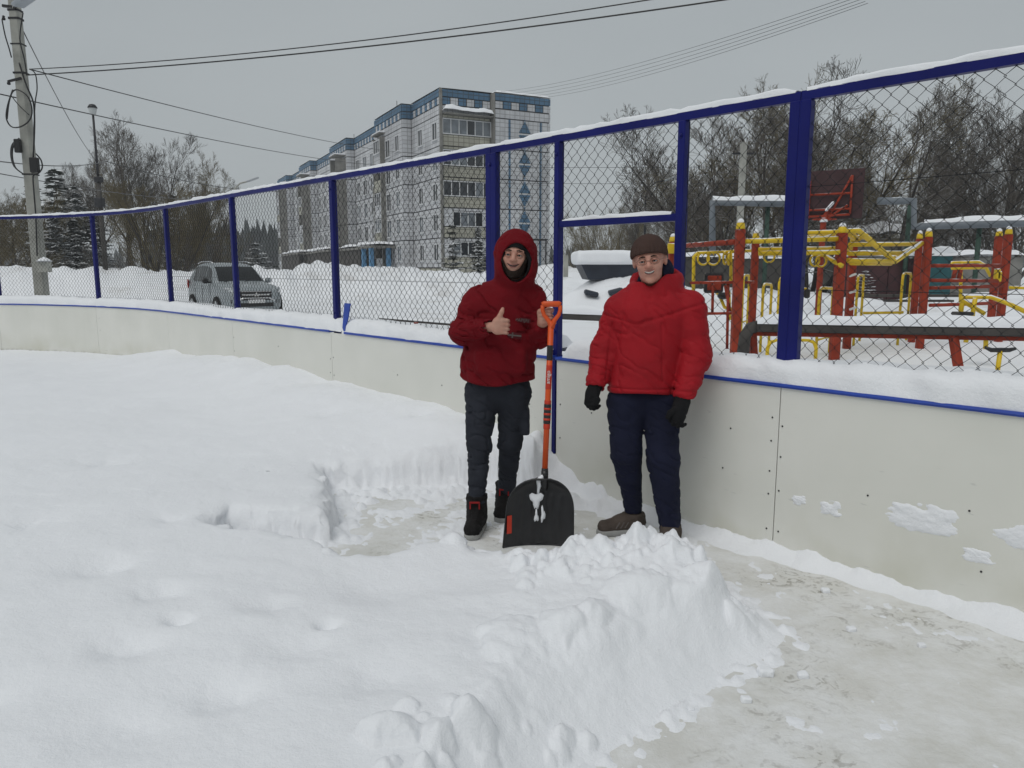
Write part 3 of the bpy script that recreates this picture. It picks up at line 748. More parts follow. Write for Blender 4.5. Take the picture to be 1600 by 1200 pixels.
# ================================================================== APARTMENT BLOCK
def tile_mat(name, col, mortar, bw=.5, bh=.38, ms=.035, var=.1):
    m, n, l, b = new_mat(name)
    tc = n.new('ShaderNodeTexCoord'); sx = n.new('ShaderNodeSeparateXYZ'); l.new(tc.outputs['Object'], sx.inputs['Vector'])
    ad = n.new('ShaderNodeMath'); ad.operation = 'ADD'; l.new(sx.outputs['X'], ad.inputs[0]); l.new(sx.outputs['Y'], ad.inputs[1])
    cx = n.new('ShaderNodeCombineXYZ'); l.new(ad.outputs[0], cx.inputs['X']); l.new(sx.outputs['Z'], cx.inputs['Y'])
    br = n.new('ShaderNodeTexBrick'); br.offset = 0.0; br.inputs['Scale'].default_value = 1.0
    br.inputs['Brick Width'].default_value = bw; br.inputs['Row Height'].default_value = bh; br.inputs['Mortar Size'].default_value = ms
    br.inputs['Color1'].default_value = (*[c * (1 - var) for c in col], 1); br.inputs['Color2'].default_value = (*[min(1, c * (1 + var)) for c in col], 1); br.inputs['Mortar'].default_value = (*mortar, 1)
    l.new(cx.outputs['Vector'], br.inputs['Vector'])
    ge = n.new('ShaderNodeNewGeometry'); nz = n.new('ShaderNodeTexNoise'); nz.inputs['Scale'].default_value = .7; nz.inputs['Detail'].default_value = 6
    mp = n.new('ShaderNodeMapping'); mp.inputs['Scale'].default_value = (1, 1, .35); l.new(ge.outputs['Position'], mp.inputs['Vector']); l.new(mp.outputs['Vector'], nz.inputs['Vector'])
    mr = n.new('ShaderNodeMapRange'); mr.inputs['From Min'].default_value = .35; mr.inputs['From Max'].default_value = .75; mr.inputs['To Min'].default_value = 1.05; mr.inputs['To Max'].default_value = .68
    l.new(nz.outputs['Fac'], mr.inputs['Value'])
    mx = n.new('ShaderNodeMixRGB'); mx.blend_type = 'MULTIPLY'; mx.inputs['Fac'].default_value = 1
    l.new(br.outputs['Color'], mx.inputs['Color1']); l.new(mr.outputs['Result'], mx.inputs['Color2']); l.new(mx.outputs['Color'], b.inputs['Base Color'])
    b.inputs['Roughness'].default_value = .6
    return m
M['tile_white'] = tile_mat('white_wall_tile', (.60, .61, .63), (.30, .30, .305), ms=.025)
M['tile_blue'] = tile_mat('blue_wall_tile', (.075, .17, .28), (.05, .08, .11), var=.12)
M['tile_cream'] = tile_mat('cream_wall_tile', (.42, .41, .34), (.22, .21, .17), var=.1)
M['joint'] = mat('joint_sealant', (.075, .075, .078), .9, .2, 2)
M['old_concrete'] = mat('old_concrete', (.20, .195, .18), .9, .3, 1.5, bump=.2, bscale=10)
M['frame_white'] = mat('window_frame_white', (.62, .63, .64), .5, .08, 4)
M['glass'] = mat('window_glass', (.022, .026, .032), .08, .5, .35, spec=.6)
M['glass_curtain'] = mat('window_glass_curtained', (.16, .18, .20), .12, .35, 1.2, spec=.6)
M['light_blue'] = mat('light_blue_paint', (.10, .26, .45), .6, .2, 3)
M['porch_dark'] = mat('dark_brown_paint', (.06, .055, .05), .8, .3, 2)  # dark brown with random tone, for porches, planks, lamp post and sheds

bld_th = math.atan2(.445, .895)
bld = empty('apartment_block', (-6.27, 67.8, .45), bld_th)
tag(bld, 'five storey panel apartment block with white tiles and blue patterned roof edge', 'apartment block')
Z0, FH, NF, ROOF = 1.2, 2.64, 5, 16.55                # local floor line, storey height, storeys, roof
def bp(mb, name, m, parent=None): return mb.build(name, m, parent or bld)
# plan: long facade planes, x offset per run along local y
RUNS = [('A', 0, 7.6), ('B', 7.6, 16.8), ('A', 16.8, 28.6), ('B', 28.6, 37.4), ('A', 37.4, 49.7), ('B', 49.7, 58.0), ('A', 58.0, 68.9), ('B', 68.9, 77.8)]
OFF = {'A': 0.0, 'B': -.95}
core = MB()
for (k, a, b2) in RUNS: core.box(((OFF[k] + .12 + 10.3) / 2, (a + b2) / 2 + (.06 if a == 0 else 0), ROOF / 2 - .05), (10.3 - OFF[k] - .12, b2 - a - (.12 if a == 0 else 0), ROOF - .1))
core.box((7.85, -.2, ROOF / 2 - .05), (5.7 - .24, .6, ROOF - .1))
bp(core, 'wall_core', M['joint'])
_pm = {}
def panel_mesh(w, h, op, m):
    """slab of width w, height h, front at y=0 looking to -y; op = (x0, x1, z0, z1) window opening"""
    key = (round(w, 2), round(h, 2), op, m)
    if key in _pm: return _pm[key]
    mb = MB(); T = .11; g = .05; x0, x1, z0, z1 = g, w - g, g, h - g
    def bx(a, b_, c, d):
        if b_ - a > .01 and d - c > .01: mb.box(((a + b_) / 2, T / 2, (c + d) / 2), (b_ - a, T, d - c))
    if op is None: bx(x0, x1, z0, z1)
    else:
        bx(x0, op[0], z0, z1); bx(op[1], x1, z0, z1); bx(op[0], op[1], z0, op[2]); bx(op[0], op[1], op[3], z1)
    _pm[key] = mb.mesh('panel', M[m]); return _pm[key]
_wm = {}
def window_meshes(w, h, nm, gm):
    key = (round(w, 2), round(h, 2), nm, gm)
    if key in _wm: return _wm[key]
    f = MB(); t = .09
    f.box((w / 2, .0, t / 2), (w, .12, t)); f.box((w / 2, .0, h - t / 2), (w, .12, t))
    for xx in (t / 2, w - t / 2): f.box((xx, .0, h / 2), (t, .118, h - 2 * t))
    for i in range(1, nm): f.box((w * i / nm, .03, h / 2), (t * .9, .10, h - 2 * t))
    f.box((w / 2, -.02, -.02), (w + .12, .2, .035))
    g = MB(); g.box((w / 2, .035, h / 2), (w - t, .012, h - t))
    _wm[key] = (f.mesh('window', M['frame_white']), g.mesh('pane', M[gm])); return _wm[key]
def place(name, me, x, y, z, face):
    o = link_mesh(name, me, bld); o.location = (x, y, z); o.rotation_euler = (0, 0, 0 if face == 'S' else -math.pi / 2); return o
_rb = random.Random(3)
def wall_panel(x, y, z, w, h, face, op=None, m='tile_white', win=None, gm=None):
    """(x,y,z) is the local x=0 end; for the long facade the slab runs towards -y"""
    place('panel', panel_mesh(w, h, op, m), x, y, z, face)
    if op and win:
        gm = gm or _rb.choice(['glass', 'glass', 'glass_curtain'])
        fm, gmesh = window_meshes(op[1] - op[0], op[3] - op[2], win, gm)
        dx = op[0]
        wx, wy = (x + dx, y) if face == 'S' else (x, y - dx)
        wo = place('window', fm, wx, wy, z + op[2], face)
        pn = link_mesh('pane', gmesh, wo)
# ---- long facade
for (k, a, b2) in RUNS:
    L = b2 - a; n = max(1, round(L / 3.1)); w = L / n; xo = OFF[k]
    for i in range(n):
        yy = a + (i + 1) * w                                   # slab runs from yy towards -y
        for f in range(NF):
            z = Z0 + f * FH
            kind = (i + (k == 'B')) % 3
            if a == 0: op, wn_ = (w - 1.95, w - .65, .60, 2.15), 2
            elif k == 'B' and i == 0 and a > 8: op, wn_ = None, 0
            elif kind == 0: op, wn_ = (w * .5 - .95, w * .5 + .95, .62, 2.18), 3
            elif kind == 1: op, wn_ = (w * .5 - .65, w * .5 + .7, .62, 2.18), 2
            else: op, wn_ = (w * .25, w * .25 + 1.6, .42, 2.18), 2
            if op: op = tuple(round(v, 2) for v in op)
            wall_panel(xo, yy, z, w, FH, 'W', op, 'tile_white', wn_, _rb.choice(['glass', 'glass', 'glass', 'glass_curtain']))
        wall_panel(xo, yy, .02, w, Z0 - .02, 'W', None, 'tile_cream')
        zt = Z0 + NF * FH
        wall_panel(xo, yy, zt, w, .82, 'W'); wall_panel(xo, yy, zt + .82 + .66, w, ROOF - zt - 1.48, 'W', None, 'tile_blue')
        ns = max(2, round(w / .62)); sw = w / ns
        for j in range(ns):
            mm = 'tile_white' if (i * ns + j) % 2 else 'tile_blue'
            place('parapet_tile', panel_mesh(sw, .66, None, mm), xo - (.01 if j % 2 else 0), yy - j * sw, zt + .82, 'W')
    if k == 'B':                                               # returns of the stepped bays, looking along the street
        for f in range(NF): wall_panel(xo + .01, a - .115, Z0 + f * FH, .93, FH, 'S')
        zt = Z0 + NF * FH
        wall_panel(xo + .01, a - .115, zt, .93, .82, 'S'); wall_panel(xo + .01, a - .115, zt + .82, .93, .66, 'S', None, 'tile_blue'); wall_panel(xo + .01, a - .115, zt + 1.48, .93, ROOF - zt - 1.48, 'S', None, 'tile_blue')
# ---- glazed loggia stacks standing out of the long facade
for (y0, y1, dep, top) in ((17.4, 19.8, .35, 4), (29.2, 31.8, 1.25, 4.95), (38.6, 41.0, .3, 4), (50.3, 52.9, 1.25, 4.95), (69.5, 72.0, 1.25, 5), (13.2, 15.6, .5, 5)):
    xo = -.95 if dep > .4 else 0.0
    sw = MB(); zt = Z0 + top * FH
    sw.box((xo - dep / 2 - .004, y0, (Z0 + zt) / 2 - .3), (dep, .16, zt - Z0 + .6)); sw.box((xo - dep / 2 - .004, y1, (Z0 + zt) / 2 - .3), (dep, .16, zt - Z0 + .6))
    bp(sw, 'loggia_side_wall', M['old_concrete'])
    for f in range(int(top)):
        z = Z0 + f * FH; xf = xo - dep
        q = MB(); q.box((xf + .05, (y0 + y1) / 2, z + .5), (.08, y1 - y0 - .18, 1.0)); q.box((xf / 2 + xo / 2 - .02, (y0 + y1) / 2, z - .07), (dep - .06, y1 - y0 - .18, .12))
        lg = bp(q, 'loggia_parapet', M['tile_cream' if f % 2 else 'tile_white'])
        if (f + int(y0)) % 3 != 1 or f == int(top) - 1:
            fm, gm = window_meshes(y1 - y0 - .2, 1.35, 3, _rb.choice(['glass', 'glass_curtain']))
            wo = place('window', fm, xf - .01, y1 - .1, z + 1.04, 'W'); link_mesh('pane', gm, wo)
    rf = MB(); rf.box((xo - dep / 2 - .05, (y0 + y1) / 2, zt + .33), (dep + .2, y1 - y0 + .3, .1)); bp(rf, 'loggia_roof', M['old_concrete'])
    sn = MB(); sn.box((xo - dep / 2 - .05, (y0 + y1) / 2, zt + .47), (dep + .16, y1 - y0 + .26, .17), ch=.07); bp(sn, 'roof_snow', M['snow'])
# ---- gable, right half: closed wall with the blue ornament
GX0, GX1, GY = 5.0, 10.7, -.6
for f in range(NF):
    for i in range(2):
        w = (GX1 - GX0) / 2; wall_panel(GX0 + i * w, GY, Z0 + f * FH, w, FH, 'S')
zt = Z0 + NF * FH
for (z, hh, mm) in ((.02, Z0 - .02, 'tile_cream'), (zt, .82, 'tile_white'), (zt + 1.48, ROOF - zt - 1.48, 'tile_blue')): wall_panel(GX0, GY, z, GX1 - GX0, hh, 'S', None, mm)
for j in range(7):
    place('parapet_tile', panel_mesh(5.7 / 7, .66, None, 'tile_blue' if j % 2 else 'tile_white'), GX0 + j * 5.7 / 7, GY - (.01 if j % 2 else 0), zt + .82, 'S')
for xx in (GX0 + 1.45, GX1 - 1.05):
    q = MB()
    for f in range(NF): q.box((xx, GY - .012, Z0 + (f + .5) * FH), (.2, .03, FH - .12))
    bp(q, 'blue_stripe', M['tile_blue'])
for f in range(NF):
    q = MB(); cx = GX0 + 3.0; cz = Z0 + (f + .5) * FH + .1
    for r_ in range(-6, 7):
        hw = .66 * (1 - abs(r_) / 7.0)
        if r_ == 0: continue
        q.box((cx, GY - .016, cz + r_ * .165), (2 * hw, .032, .163))
    q.box((cx, GY - .012, cz - 1.24), (.13, .026, .16)); q.box((cx, GY - .012, cz + 1.20), (.13, .026, .1))
    bp(q, 'diamond_ornament', M['tile_blue'])
    q = MB(); q.box((cx, GY - .022, cz), (1.36, .044, .1)); bp(q, 'ornament_bar', M['frame_white'])
# left half: recessed loggias with glazing
q = MB(); q.box((.09, -.02, ROOF / 2), (.22, .24, ROOF)); q.box((4.93, -.3, ROOF / 2 - .02), (.14, .72, ROOF - .04)); bp(q, 'gable_pier', M['old_concrete'])
for f in range(NF):
    z = Z0 + f * FH
    wall_panel(.22, -.05, z, 4.62, 1.0, 'S', None, 'tile_cream')
    x0, x1 = (.22, 4.84) if f not in (0, 1) else (1.1, 4.0)
    if f in (0, 1):
        wall_panel(.22, -.05, z + 1.0, .88, FH - 1.0, 'S'); wall_panel(4.0, -.05, z + 1.0, .84, FH - 1.0, 'S'); wall_panel(1.1, -.05, z + 2.35, 2.9, FH - 2.35, 'S')
    else: wall_panel(.22, -.05, z + 2.35, 4.62, FH - 2.35, 'S', None, 'tile_cream')
    fr = MB(); np_ = 6 if f > 1 else 4; w = (x1 - x0) / np_; hh = 1.32
    for i in range(np_ + 1): fr.box((x0 + i * w, -.07, z + 1.02 + hh / 2), (.075, .07, hh))
    fr.box(((x0 + x1) / 2, -.072, z + 1.04), (x1 - x0 + .06, .08, .08)); fr.box(((x0 + x1) / 2, -.072, z + 1.02 + hh - .04), (x1 - x0 + .06, .08, .08))
    wf = bp(fr, 'glazing_frame', M['frame_white'])
    for i in range(np_):
        g = MB(); g.box((x0 + (i + .5) * w, -.05, z + 1.02 + hh / 2), (w - .06, .012, hh - .1)); g.build('pane', M[_rb.choice(['glass', 'glass_curtain', 'glass']) if f < 4 else ('glass' if i == 3 else 'glass_curtain')], wf)
wall_panel(.22, -.0, zt + .0, 4.62, .82, 'S'); wall_panel(.22, 0, zt + 1.48, 4.62, ROOF - zt - 1.48, 'S', None, 'tile_blue'); wall_panel(.22, -.02, .02, 4.62, Z0 - .02, 'S', None, 'tile_cream')
for j in range(6): place('parapet_tile', panel_mesh(4.62 / 6, .66, None, 'tile_blue' if j % 2 == 0 else 'tile_white'), .22 + j * 4.62 / 6, -(.01 if j % 2 else 0), zt + .82, 'S')
q = MB(); q.box((2.55, -.28, zt + .05), (4.55, .75, .10)); bp(q, 'loggia_roof', M['old_concrete'])
def snow_slab(x0, x1, y0, y1, z, t, seed):
    nx, ny = 26, 8; V = []
    for i in range(nx):
        for j in range(ny):
            u = i / (nx - 1); v = j / (ny - 1); e = min(1, min(u, 1 - u) * 25 + .02, min(v, 1 - v) * 9 + .02) if 0 < u < 1 and 0 < v < 1 else .16
            f = float(fbm(np.array([u * 5 + seed]), np.array([v * 2.0]), seed, 3)[0])
            V.append((x0 + (x1 - x0) * u, y0 + (y1 - y0) * v, z + t * math.sqrt(max(e, 0)) * (.6 + .8 * f) - (.02 if e <= 0 else 0)))
    idx = np.arange(nx * ny).reshape(nx, ny)
    return np.array(V), np.stack([idx[:-1, :-1], idx[1:, :-1], idx[1:, 1:], idx[:-1, 1:]], -1).reshape(-1, 4)
V, F = snow_slab(.15, 4.9, -.82, .1, zt + .10, .55, 4.0); link_mesh('roof_snow', np_mesh('roof_snow', V, F, M['snow']), bld)
for (k, a, b2) in RUNS:
    xo = OFF[k]; V, F = snow_slab(xo + .0, 10.2, a + .05, b2 + .05, ROOF - .04, .32, a); link_mesh('roof_snow', np_mesh('roof_snow', V, F, M['snow']), bld)
V, F = snow_slab(5.0, 10.7, -.62, .2, ROOF - .04, .26, 9.0); link_mesh('roof_snow', np_mesh('roof_snow', V, F, M['snow']), bld)
q = MB()
for (yy, hh) in ((15.5, 2.0), (12.0, .9), (33, 1.3), (22, .7)): q.tube([(1.2, yy, ROOF), (1.2, yy, ROOF + hh)], .035, 5)
bp(q, 'roof_antenna', M['dark_metal'])
# porches with snow-laden canopies
for i, yy in enumerate((13.4, 22.5, 33.0, 43.0, 53, 63)):
    xo = -.95 if i % 2 == 0 or i == 2 else -.2; dep = 2.4; wd = 6.0 if i < 1 else 8.2
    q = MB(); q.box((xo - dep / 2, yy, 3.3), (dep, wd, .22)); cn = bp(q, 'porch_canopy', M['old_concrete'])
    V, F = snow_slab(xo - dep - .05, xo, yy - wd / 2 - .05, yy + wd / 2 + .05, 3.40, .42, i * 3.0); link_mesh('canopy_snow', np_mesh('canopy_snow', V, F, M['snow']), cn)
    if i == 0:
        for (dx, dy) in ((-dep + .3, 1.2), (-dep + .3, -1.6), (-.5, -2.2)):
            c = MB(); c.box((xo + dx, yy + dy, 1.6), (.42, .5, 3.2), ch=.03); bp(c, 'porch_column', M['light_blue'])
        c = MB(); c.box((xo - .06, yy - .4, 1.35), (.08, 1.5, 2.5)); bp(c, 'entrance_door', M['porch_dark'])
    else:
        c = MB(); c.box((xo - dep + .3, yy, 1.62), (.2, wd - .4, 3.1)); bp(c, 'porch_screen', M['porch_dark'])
# gas pipe frame on the gable wall
q = MB(); q.tube([(GX0 + .3, GY - .12, 3.75), (GX1 - .5, GY - .12, 3.75), (GX1 - .5, GY - .12, .3)], .06, 6); bp(q, 'gas_pipe', M['dark_metal'])
# ================================================================== TREES
M['bark'] = mat('bark_snowy', (.060, .052, .046), .95, .3, 2.0, snow=1.22)
M['bark_grey'] = mat('bark_grey_snowy', (.095, .088, .080), .95, .3, 2.0, snow=1.22)
M['twig_olive'] = mat('twigs_olive', (.145, .118, .062), .95, .35, 1.2, snow=1.42)
M['twig_brown'] = mat('twigs_brown', (.105, .092, .078), .95, .35, 1.2, snow=1.28)
M['needles'] = mat('needles_snowy', (.018, .026, .017), .9, .4, 3.0, snow=1.26)
M['far_wood'] = mat('far_wood', (.022, .028, .026), .95, .5, .15, snow=1.42)

class Tubes:
    def __init__(s): s.V = []; s.F = []; s.n = 0
    def batch(s, P, rad, k):
        """P (N,m,3) polylines, rad (N,m), k sides"""
        N, m, _ = P.shape
        T = np.gradient(P, axis=1); T /= np.linalg.norm(T, axis=2)[..., None] + 1e-9
        u = np.where(np.abs(T[:, :1, 1:2]) < .8, np.array([.31, .87, .38]), np.array([.9, .1, .42]))
        X = np.cross(T, np.broadcast_to(u, T.shape)); X /= np.linalg.norm(X, axis=2)[..., None] + 1e-9; Y = np.cross(T, X)
        a = 2 * np.pi * np.arange(k) / k
        s.V.append((P[:, :, None, :] + rad[:, :, None, None] * (np.cos(a)[None, None, :, None] * X[:, :, None, :] + np.sin(a)[None, None, :, None] * Y[:, :, None, :])).reshape(-1, 3))
        base = (np.arange(N) * m * k)[:, None, None]; i = (np.arange(m - 1) * k)[None, :, None]; q = np.arange(k)[None, None, :]
        s.F.append((s.n + np.stack([base + i + q, base + i + (q + 1) % k, base + i + k + (q + 1) % k, base + i + k + q], -1)).reshape(-1, 4)); s.n += N * m * k
    def add(s, pts, rad, k): s.batch(np.array(pts, float)[None], np.array(rad, float)[None], k)
    def scale(s, f): s.V = [v * f for v in s.V]
    def top(s): return max(float(v[:, 2].max()) for v in s.V)
    def mesh(s, name, m): return np_mesh(name, np.concatenate(s.V), np.concatenate(s.F), m)

def make_bare(seed, stems=1, lean=.08, spread=.75, up=.25, n1=11, n2=7, n3=6, n4=4, first=.22, wander=.16, r0=.016, taper_len=(.46, .52, .56, .62), thin=1.0, droop=0.0):
    """unit-height leafless tree grown level by level: trunk tubes and crown tubes"""
    rg = np.random.RandomState(seed); trunk = Tubes(); crown = Tubes(); counts = [max(4, n1), n2, n3, n4]
    a = 2 * np.pi * np.arange(stems) / stems + rg.rand(stems); l = lean * (1 + .6 * rg.rand(stems)) if stems > 1 else lean * rg.rand(stems)
    D = np.stack([np.cos(a) * l, np.sin(a) * l, np.ones(stems)], 1); D /= np.linalg.norm(D, axis=1)[:, None]
    P = np.stack([np.cos(a) * .012 * stems, np.sin(a) * .012 * stems, np.full(stems, -.01)], 1) * (stems > 1)
    L = np.full(stems, .8) * (.85 + .25 * rg.rand(stems)); Rr = np.full(stems, r0 * (1 if stems == 1 else .72))
    for lev in range(5):
        N = len(P); ns = (9, 7, 5, 3, 2)[lev]; pts = [P]; rad = [Rr]; dirs = [D]; p, d = P, D
        for i in range(ns):
            d = d + rg.randn(N, 3) * (wander * (.6 if lev == 0 else 1.0) / math.sqrt(ns) * 1.3)
            d[:, 2] += (up if lev else .25) / ns * (1.0 if lev < 3 else .6) - (droop / ns if lev >= 2 else 0)
            d = d / np.linalg.norm(d, axis=1)[:, None]; p = p + d * (L / ns)[:, None]
            pts.append(p); dirs.append(d); rad.append(np.maximum(Rr * (1 - .82 * (i + 1) / ns), .00055 * thin))
        PT = np.stack(pts, 1); RD = np.stack(rad, 1); DR = np.stack(dirs, 1)
        (trunk if lev < 1 else crown).batch(PT, RD, (7, 5, 3, 3, 3)[lev])
        if lev == 4: break
        nc = counts[lev]; f0 = first if lev == 0 else .18
        c = np.tile(np.arange(nc), N); pi = np.repeat(np.arange(N), nc)
        t = f0 + (1 - f0) * ((c + rg.rand(N * nc)) / nc)
        i = np.minimum((t * ns).astype(int), ns - 1); f = (t * ns - i)[:, None]
        q = PT[pi, i] * (1 - f) + PT[pi, i + 1] * f; dd = DR[pi, i + 1]
        side = np.cross(dd, rg.randn(N * nc, 3)); side /= np.linalg.norm(side, axis=1)[:, None] + 1e-9
        ang = (spread * (.65 + .6 * rg.rand(N * nc)) * ((1.1 - .45 * t) if lev == 0 else 1))[:, None]
        nd = dd * np.cos(ang) + side * np.sin(ang)
        P, D = q, nd / np.linalg.norm(nd, axis=1)[:, None]
        Rn = np.maximum(RD[pi, i] * .58, .0007 * thin); L = L[pi] * taper_len[lev] * (1.15 - .6 * t) * (.75 + .5 * rg.rand(N * nc)); Rr = Rn
    zz_ = np.concatenate([v[:, 2] for v in crown.V]); k = 1.0 / float(np.percentile(zz_, 99.0)); trunk.scale(k); crown.scale(k)
    return trunk, crown
def tree_proto(name, seed, tm, cm, **kw):
    t, c = make_bare(seed, **kw); return (name, t.mesh('trunk', tm), c.mesh('crown', cm))
PR = {
 'tall': tree_proto('bare_tree', 11, M['bark'], M['twig_brown'], n1=15, n2=8, n3=7, n4=4, up=.45, spread=.66, thin=.95),
 'twin': tree_proto('bare_tree', 23, M['bark'], M['twig_brown'], stems=3, lean=.16, n1=10, n2=7, n3=6, n4=4, up=.5, spread=.62, thin=.95),
 'willow': tree_proto('willow_tree', 37, M['bark'], M['twig_olive'], stems=7, lean=.50, n1=10, n2=8, n3=7, n4=4, up=.30, spread=.62, wander=.24, r0=.017, first=.16, thin=1.15),
 'willow2': tree_proto('willow_tree', 52, M['bark'], M['twig_brown'], stems=6, lean=.60, n1=11, n2=8, n3=7, n4=4, up=.34, spread=.64, wander=.26, r0=.017, first=.16, thin=1.15),
 'birch': tree_proto('birch_tree', 64, M['bark_grey'], M['twig_brown'], n1=18, n2=7, n3=5, n4=2, up=.2, spread=.55, taper_len=(.30, .45, .5, .5), first=.15, r0=.011, droop=.25, thin=1.2),
 'shrub': tree_proto('bare_shrub', 71, M['bark'], M['twig_olive'], stems=9, lean=.45, n1=7, n2=5, n3=4, n4=2, up=.5, spread=.5, wander=.2, r0=.012, first=.12, thin=1.1),
 'shrub2': tree_proto('bare_shrub', 83, M['bark'], M['twig_brown'], stems=8, lean=.6, n1=7, n2=5, n3=4, n4=2, up=.55, spread=.55, wander=.22, r0=.012, first=.1, thin=1.1),
}
def gz(x, y): return float(ground_h(np.array([x], np.float32), np.array([y], np.float32))[0][0])
def plant(kind, u, vtop, Y, label, group=None, wide=1.0, rz=0.0, cat='tree', z=None):
    """a tree at photo column u, its top at row vtop, standing Y metres away"""
    x = at(u, 420, Y).x; top = at(u, vtop, Y).z; g = gz(x, Y) if z is None else z
    name, tm, cm = PR[kind]; h = top - g + .1
    e = empty(name, (x, Y, g - .1), rz); e.scale = (h * wide, h * wide, h)
    link_mesh('trunk', tm, e); link_mesh('crown', cm, e)
    tag(e, label, cat, group); return e
TG = 'bare trees across the road'
plant('tall', 205, 188, 58, 'tallest leafless tree left of the car, right beside the lamp post', TG, 1.15, .4)
plant('twin', 232, 205, 62, 'leafless tree with several stems just right of the tallest one on the left', TG, 1.0, 1.7)
plant('tall', 165, 235, 66, 'leafless tree partly behind the lamp post on the left', TG, 1.0, 2.9)
plant('willow', 268, 250, 54, 'dense olive willow left of the car, beside the bare trees', TG, .75, 2.0)
plant('willow2', 305, 275, 60, 'rounded brown willow just above the car roof', TG, .75, .8)
plant('willow', 20, 283, 56, 'olive willow behind the concrete utility pole', TG, .9, 4.0)
plant('willow', -30, 300, 60, 'olive willow at the far left edge of the picture', TG, .9, 5.0)
plant('twin', 130, 262, 72, 'leafless tree between the utility pole and lamp post', TG, 1.0, .2)
SG = 'bare shrubs along the road'
for i, (u, v, Y, k, lab) in enumerate(((10, 385, 48, 'shrub2', 'low brown shrub at the left edge behind the netting'), (55, 388, 50, 'shrub', 'low shrub at the foot of the utility pole in the distance'), (115, 395, 49, 'shrub2', 'low shrub just left of the lamp post base'), (188, 380, 50, 'shrub2', 'low shrub just right of the lamp post base'),
        (240, 372, 51, 'shrub', 'shrub below the bare trees, left of the car'), (290, 360, 52, 'shrub2', 'shrub directly behind the rear of the car'), (335, 352, 56, 'shrub', 'shrub behind the car roof'), (360, 368, 60, 'shrub2', 'shrub beside the curved street lamp'))):
    plant(k, u, v, Y, lab, SG, 1.0, i * 1.3, 'shrub')
# thicket behind the gate opening
GG = 'bare trees behind the gate opening'
plant('birch', 990, 228, 62, 'slender tall birch seen through the netting above the gate', GG, .8, .5)
for i, (u, v, Y, k, lab) in enumerate(((912, 330, 66, 'shrub', 'brown bushy tree at the left of the gate opening'), (948, 318, 68, 'willow', 'olive bushy tree seen through the gate left of the brown hat'), (1030, 290, 60, 'willow2', 'bare tree behind the street lamp seen through the gate'), (1058, 300, 58, 'shrub2', 'bare bush just behind the gate post'), (880, 365, 75, 'shrub2', 'low dark bush beside the apartment block corner'), (975, 330, 57, 'shrub', 'bush right behind the brown hat'))):
    plant(k, u, v, Y, lab, GG, .8, i * 2.1)
WG = 'large willows behind the playground'
plant('willow2', 1165, 148, 44, 'huge willow with leaning snowy trunks left of the double blue post', WG, 1.0, 1.0)
plant('willow', 1262, 135, 48, 'olive crowned willow directly behind the double blue post', WG, .95, 3.3)
plant('willow2', 1372, 150, 44, 'big spreading willow right of the basketball backboard', WG, 1.0, 2.4)
plant('willow', 1120, 215, 52, 'smaller willow right of the gate crossbar', WG, .8, .3)
plant('willow2', 1440, 235, 50, 'low arching willow between the backboard and the right edge', WG, 1.0, 5.2)
plant('tall', 1548, 150, 40, 'tall leafless tree near the right edge behind the netting', WG, 1.1, 4.1)
plant('willow2', 1612, 148, 42, 'bare tree cut by the right edge of the picture', WG, .8, 1.9)
for i, (u, v, Y, k, lab) in enumerate(((1575, 262, 62, 'shrub2', 'dense bushy tree far behind at the right edge'), (1400, 310, 60, 'shrub', 'bush behind the grey pipe arch'), (1470, 330, 46, 'shrub2', 'low snowy bush under the grey pipe'), (1105, 320, 60, 'shrub', 'bush behind the orange hand of swings'))):
    lab = lab.replace('orange hand of swings', 'yellow ring bars')
    plant(k, u, v, Y, lab, 'bushes behind the playground', .9, i * 1.7)

# ---------------- conifers
def make_spruce(seed, layers=17, per=9, width=.27, droop=.35, dens=11, bare=.06):
    rng = random.Random(seed); tr = Tubes(); tr.add([(0, 0, -.01), (0, 0, .5), (.004, 0, 1.0)], [.016, .010, .001], 6)
    V = []; F = []
    for l in range(layers):
        z = bare + (1 - bare) * (l / layers) ** .92; L = width * (1 - (l / layers)) ** .85 + .012
        for b in range(per if l < layers * .7 else per - 3):
            a = 2 * math.pi * (b + rng.random() * .8) / per; ll = L * (.65 + .55 * rng.random()); dz = droop * (.6 + .8 * rng.random()) * (1.1 - l / layers)
            ca, sa = math.cos(a), math.sin(a); zz = z + (rng.random() - .5) * .03
            nd = max(4, int(dens * ll / width))
            for i in range(nd):
                t = (i + .5) / nd; r = ll * t; cz = zz - ll * dz * (t - .55 * t * t) + .02 * t
                s = .030 * (1.15 - .5 * t) * (.7 + .6 * rng.random())
                for sd_ in (-1, 1, 0):
                    off = sd_ * s * .85; o = len(V)
                    ux, uy = ca, sa; vx, vy = -sa, ca; tw = (rng.random() - .5) * .7
                    cx_, cy_ = ca * r + vx * off, sa * r + vy * off
                    for (p, q) in ((-1, -.55), (1, -.25), (1.1, .3), (-.9, .55)):
                        V.append((cx_ + ux * s * p + vx * s * q + sd_ * vx * s * .3 * (p + 1), cy_ + uy * s * p + vy * s * q + sd_ * vy * s * .3 * (p + 1), cz - abs(off) * .5 + s * (q * tw - .35 * max(p, 0)) + (rng.random() - .5) * .004))
                    F.append((o, o + 1, o + 2, o + 3))
    return tr.mesh('trunk', M['bark']), np_mesh('crown', np.array(V), np.array(F), M['needles'], smooth=False)
PR['spruce'] = ('spruce_tree',) + make_spruce(5)
PR['pine'] = ('pine_tree',) + make_spruce(9, layers=12, per=7, width=.30, droop=.1, dens=12, bare=.22)
PR['young'] = ('spruce_tree',) + make_spruce(14, layers=10, per=7, width=.36, droop=-.15, dens=9)
CG = 'dark evergreens on the left'
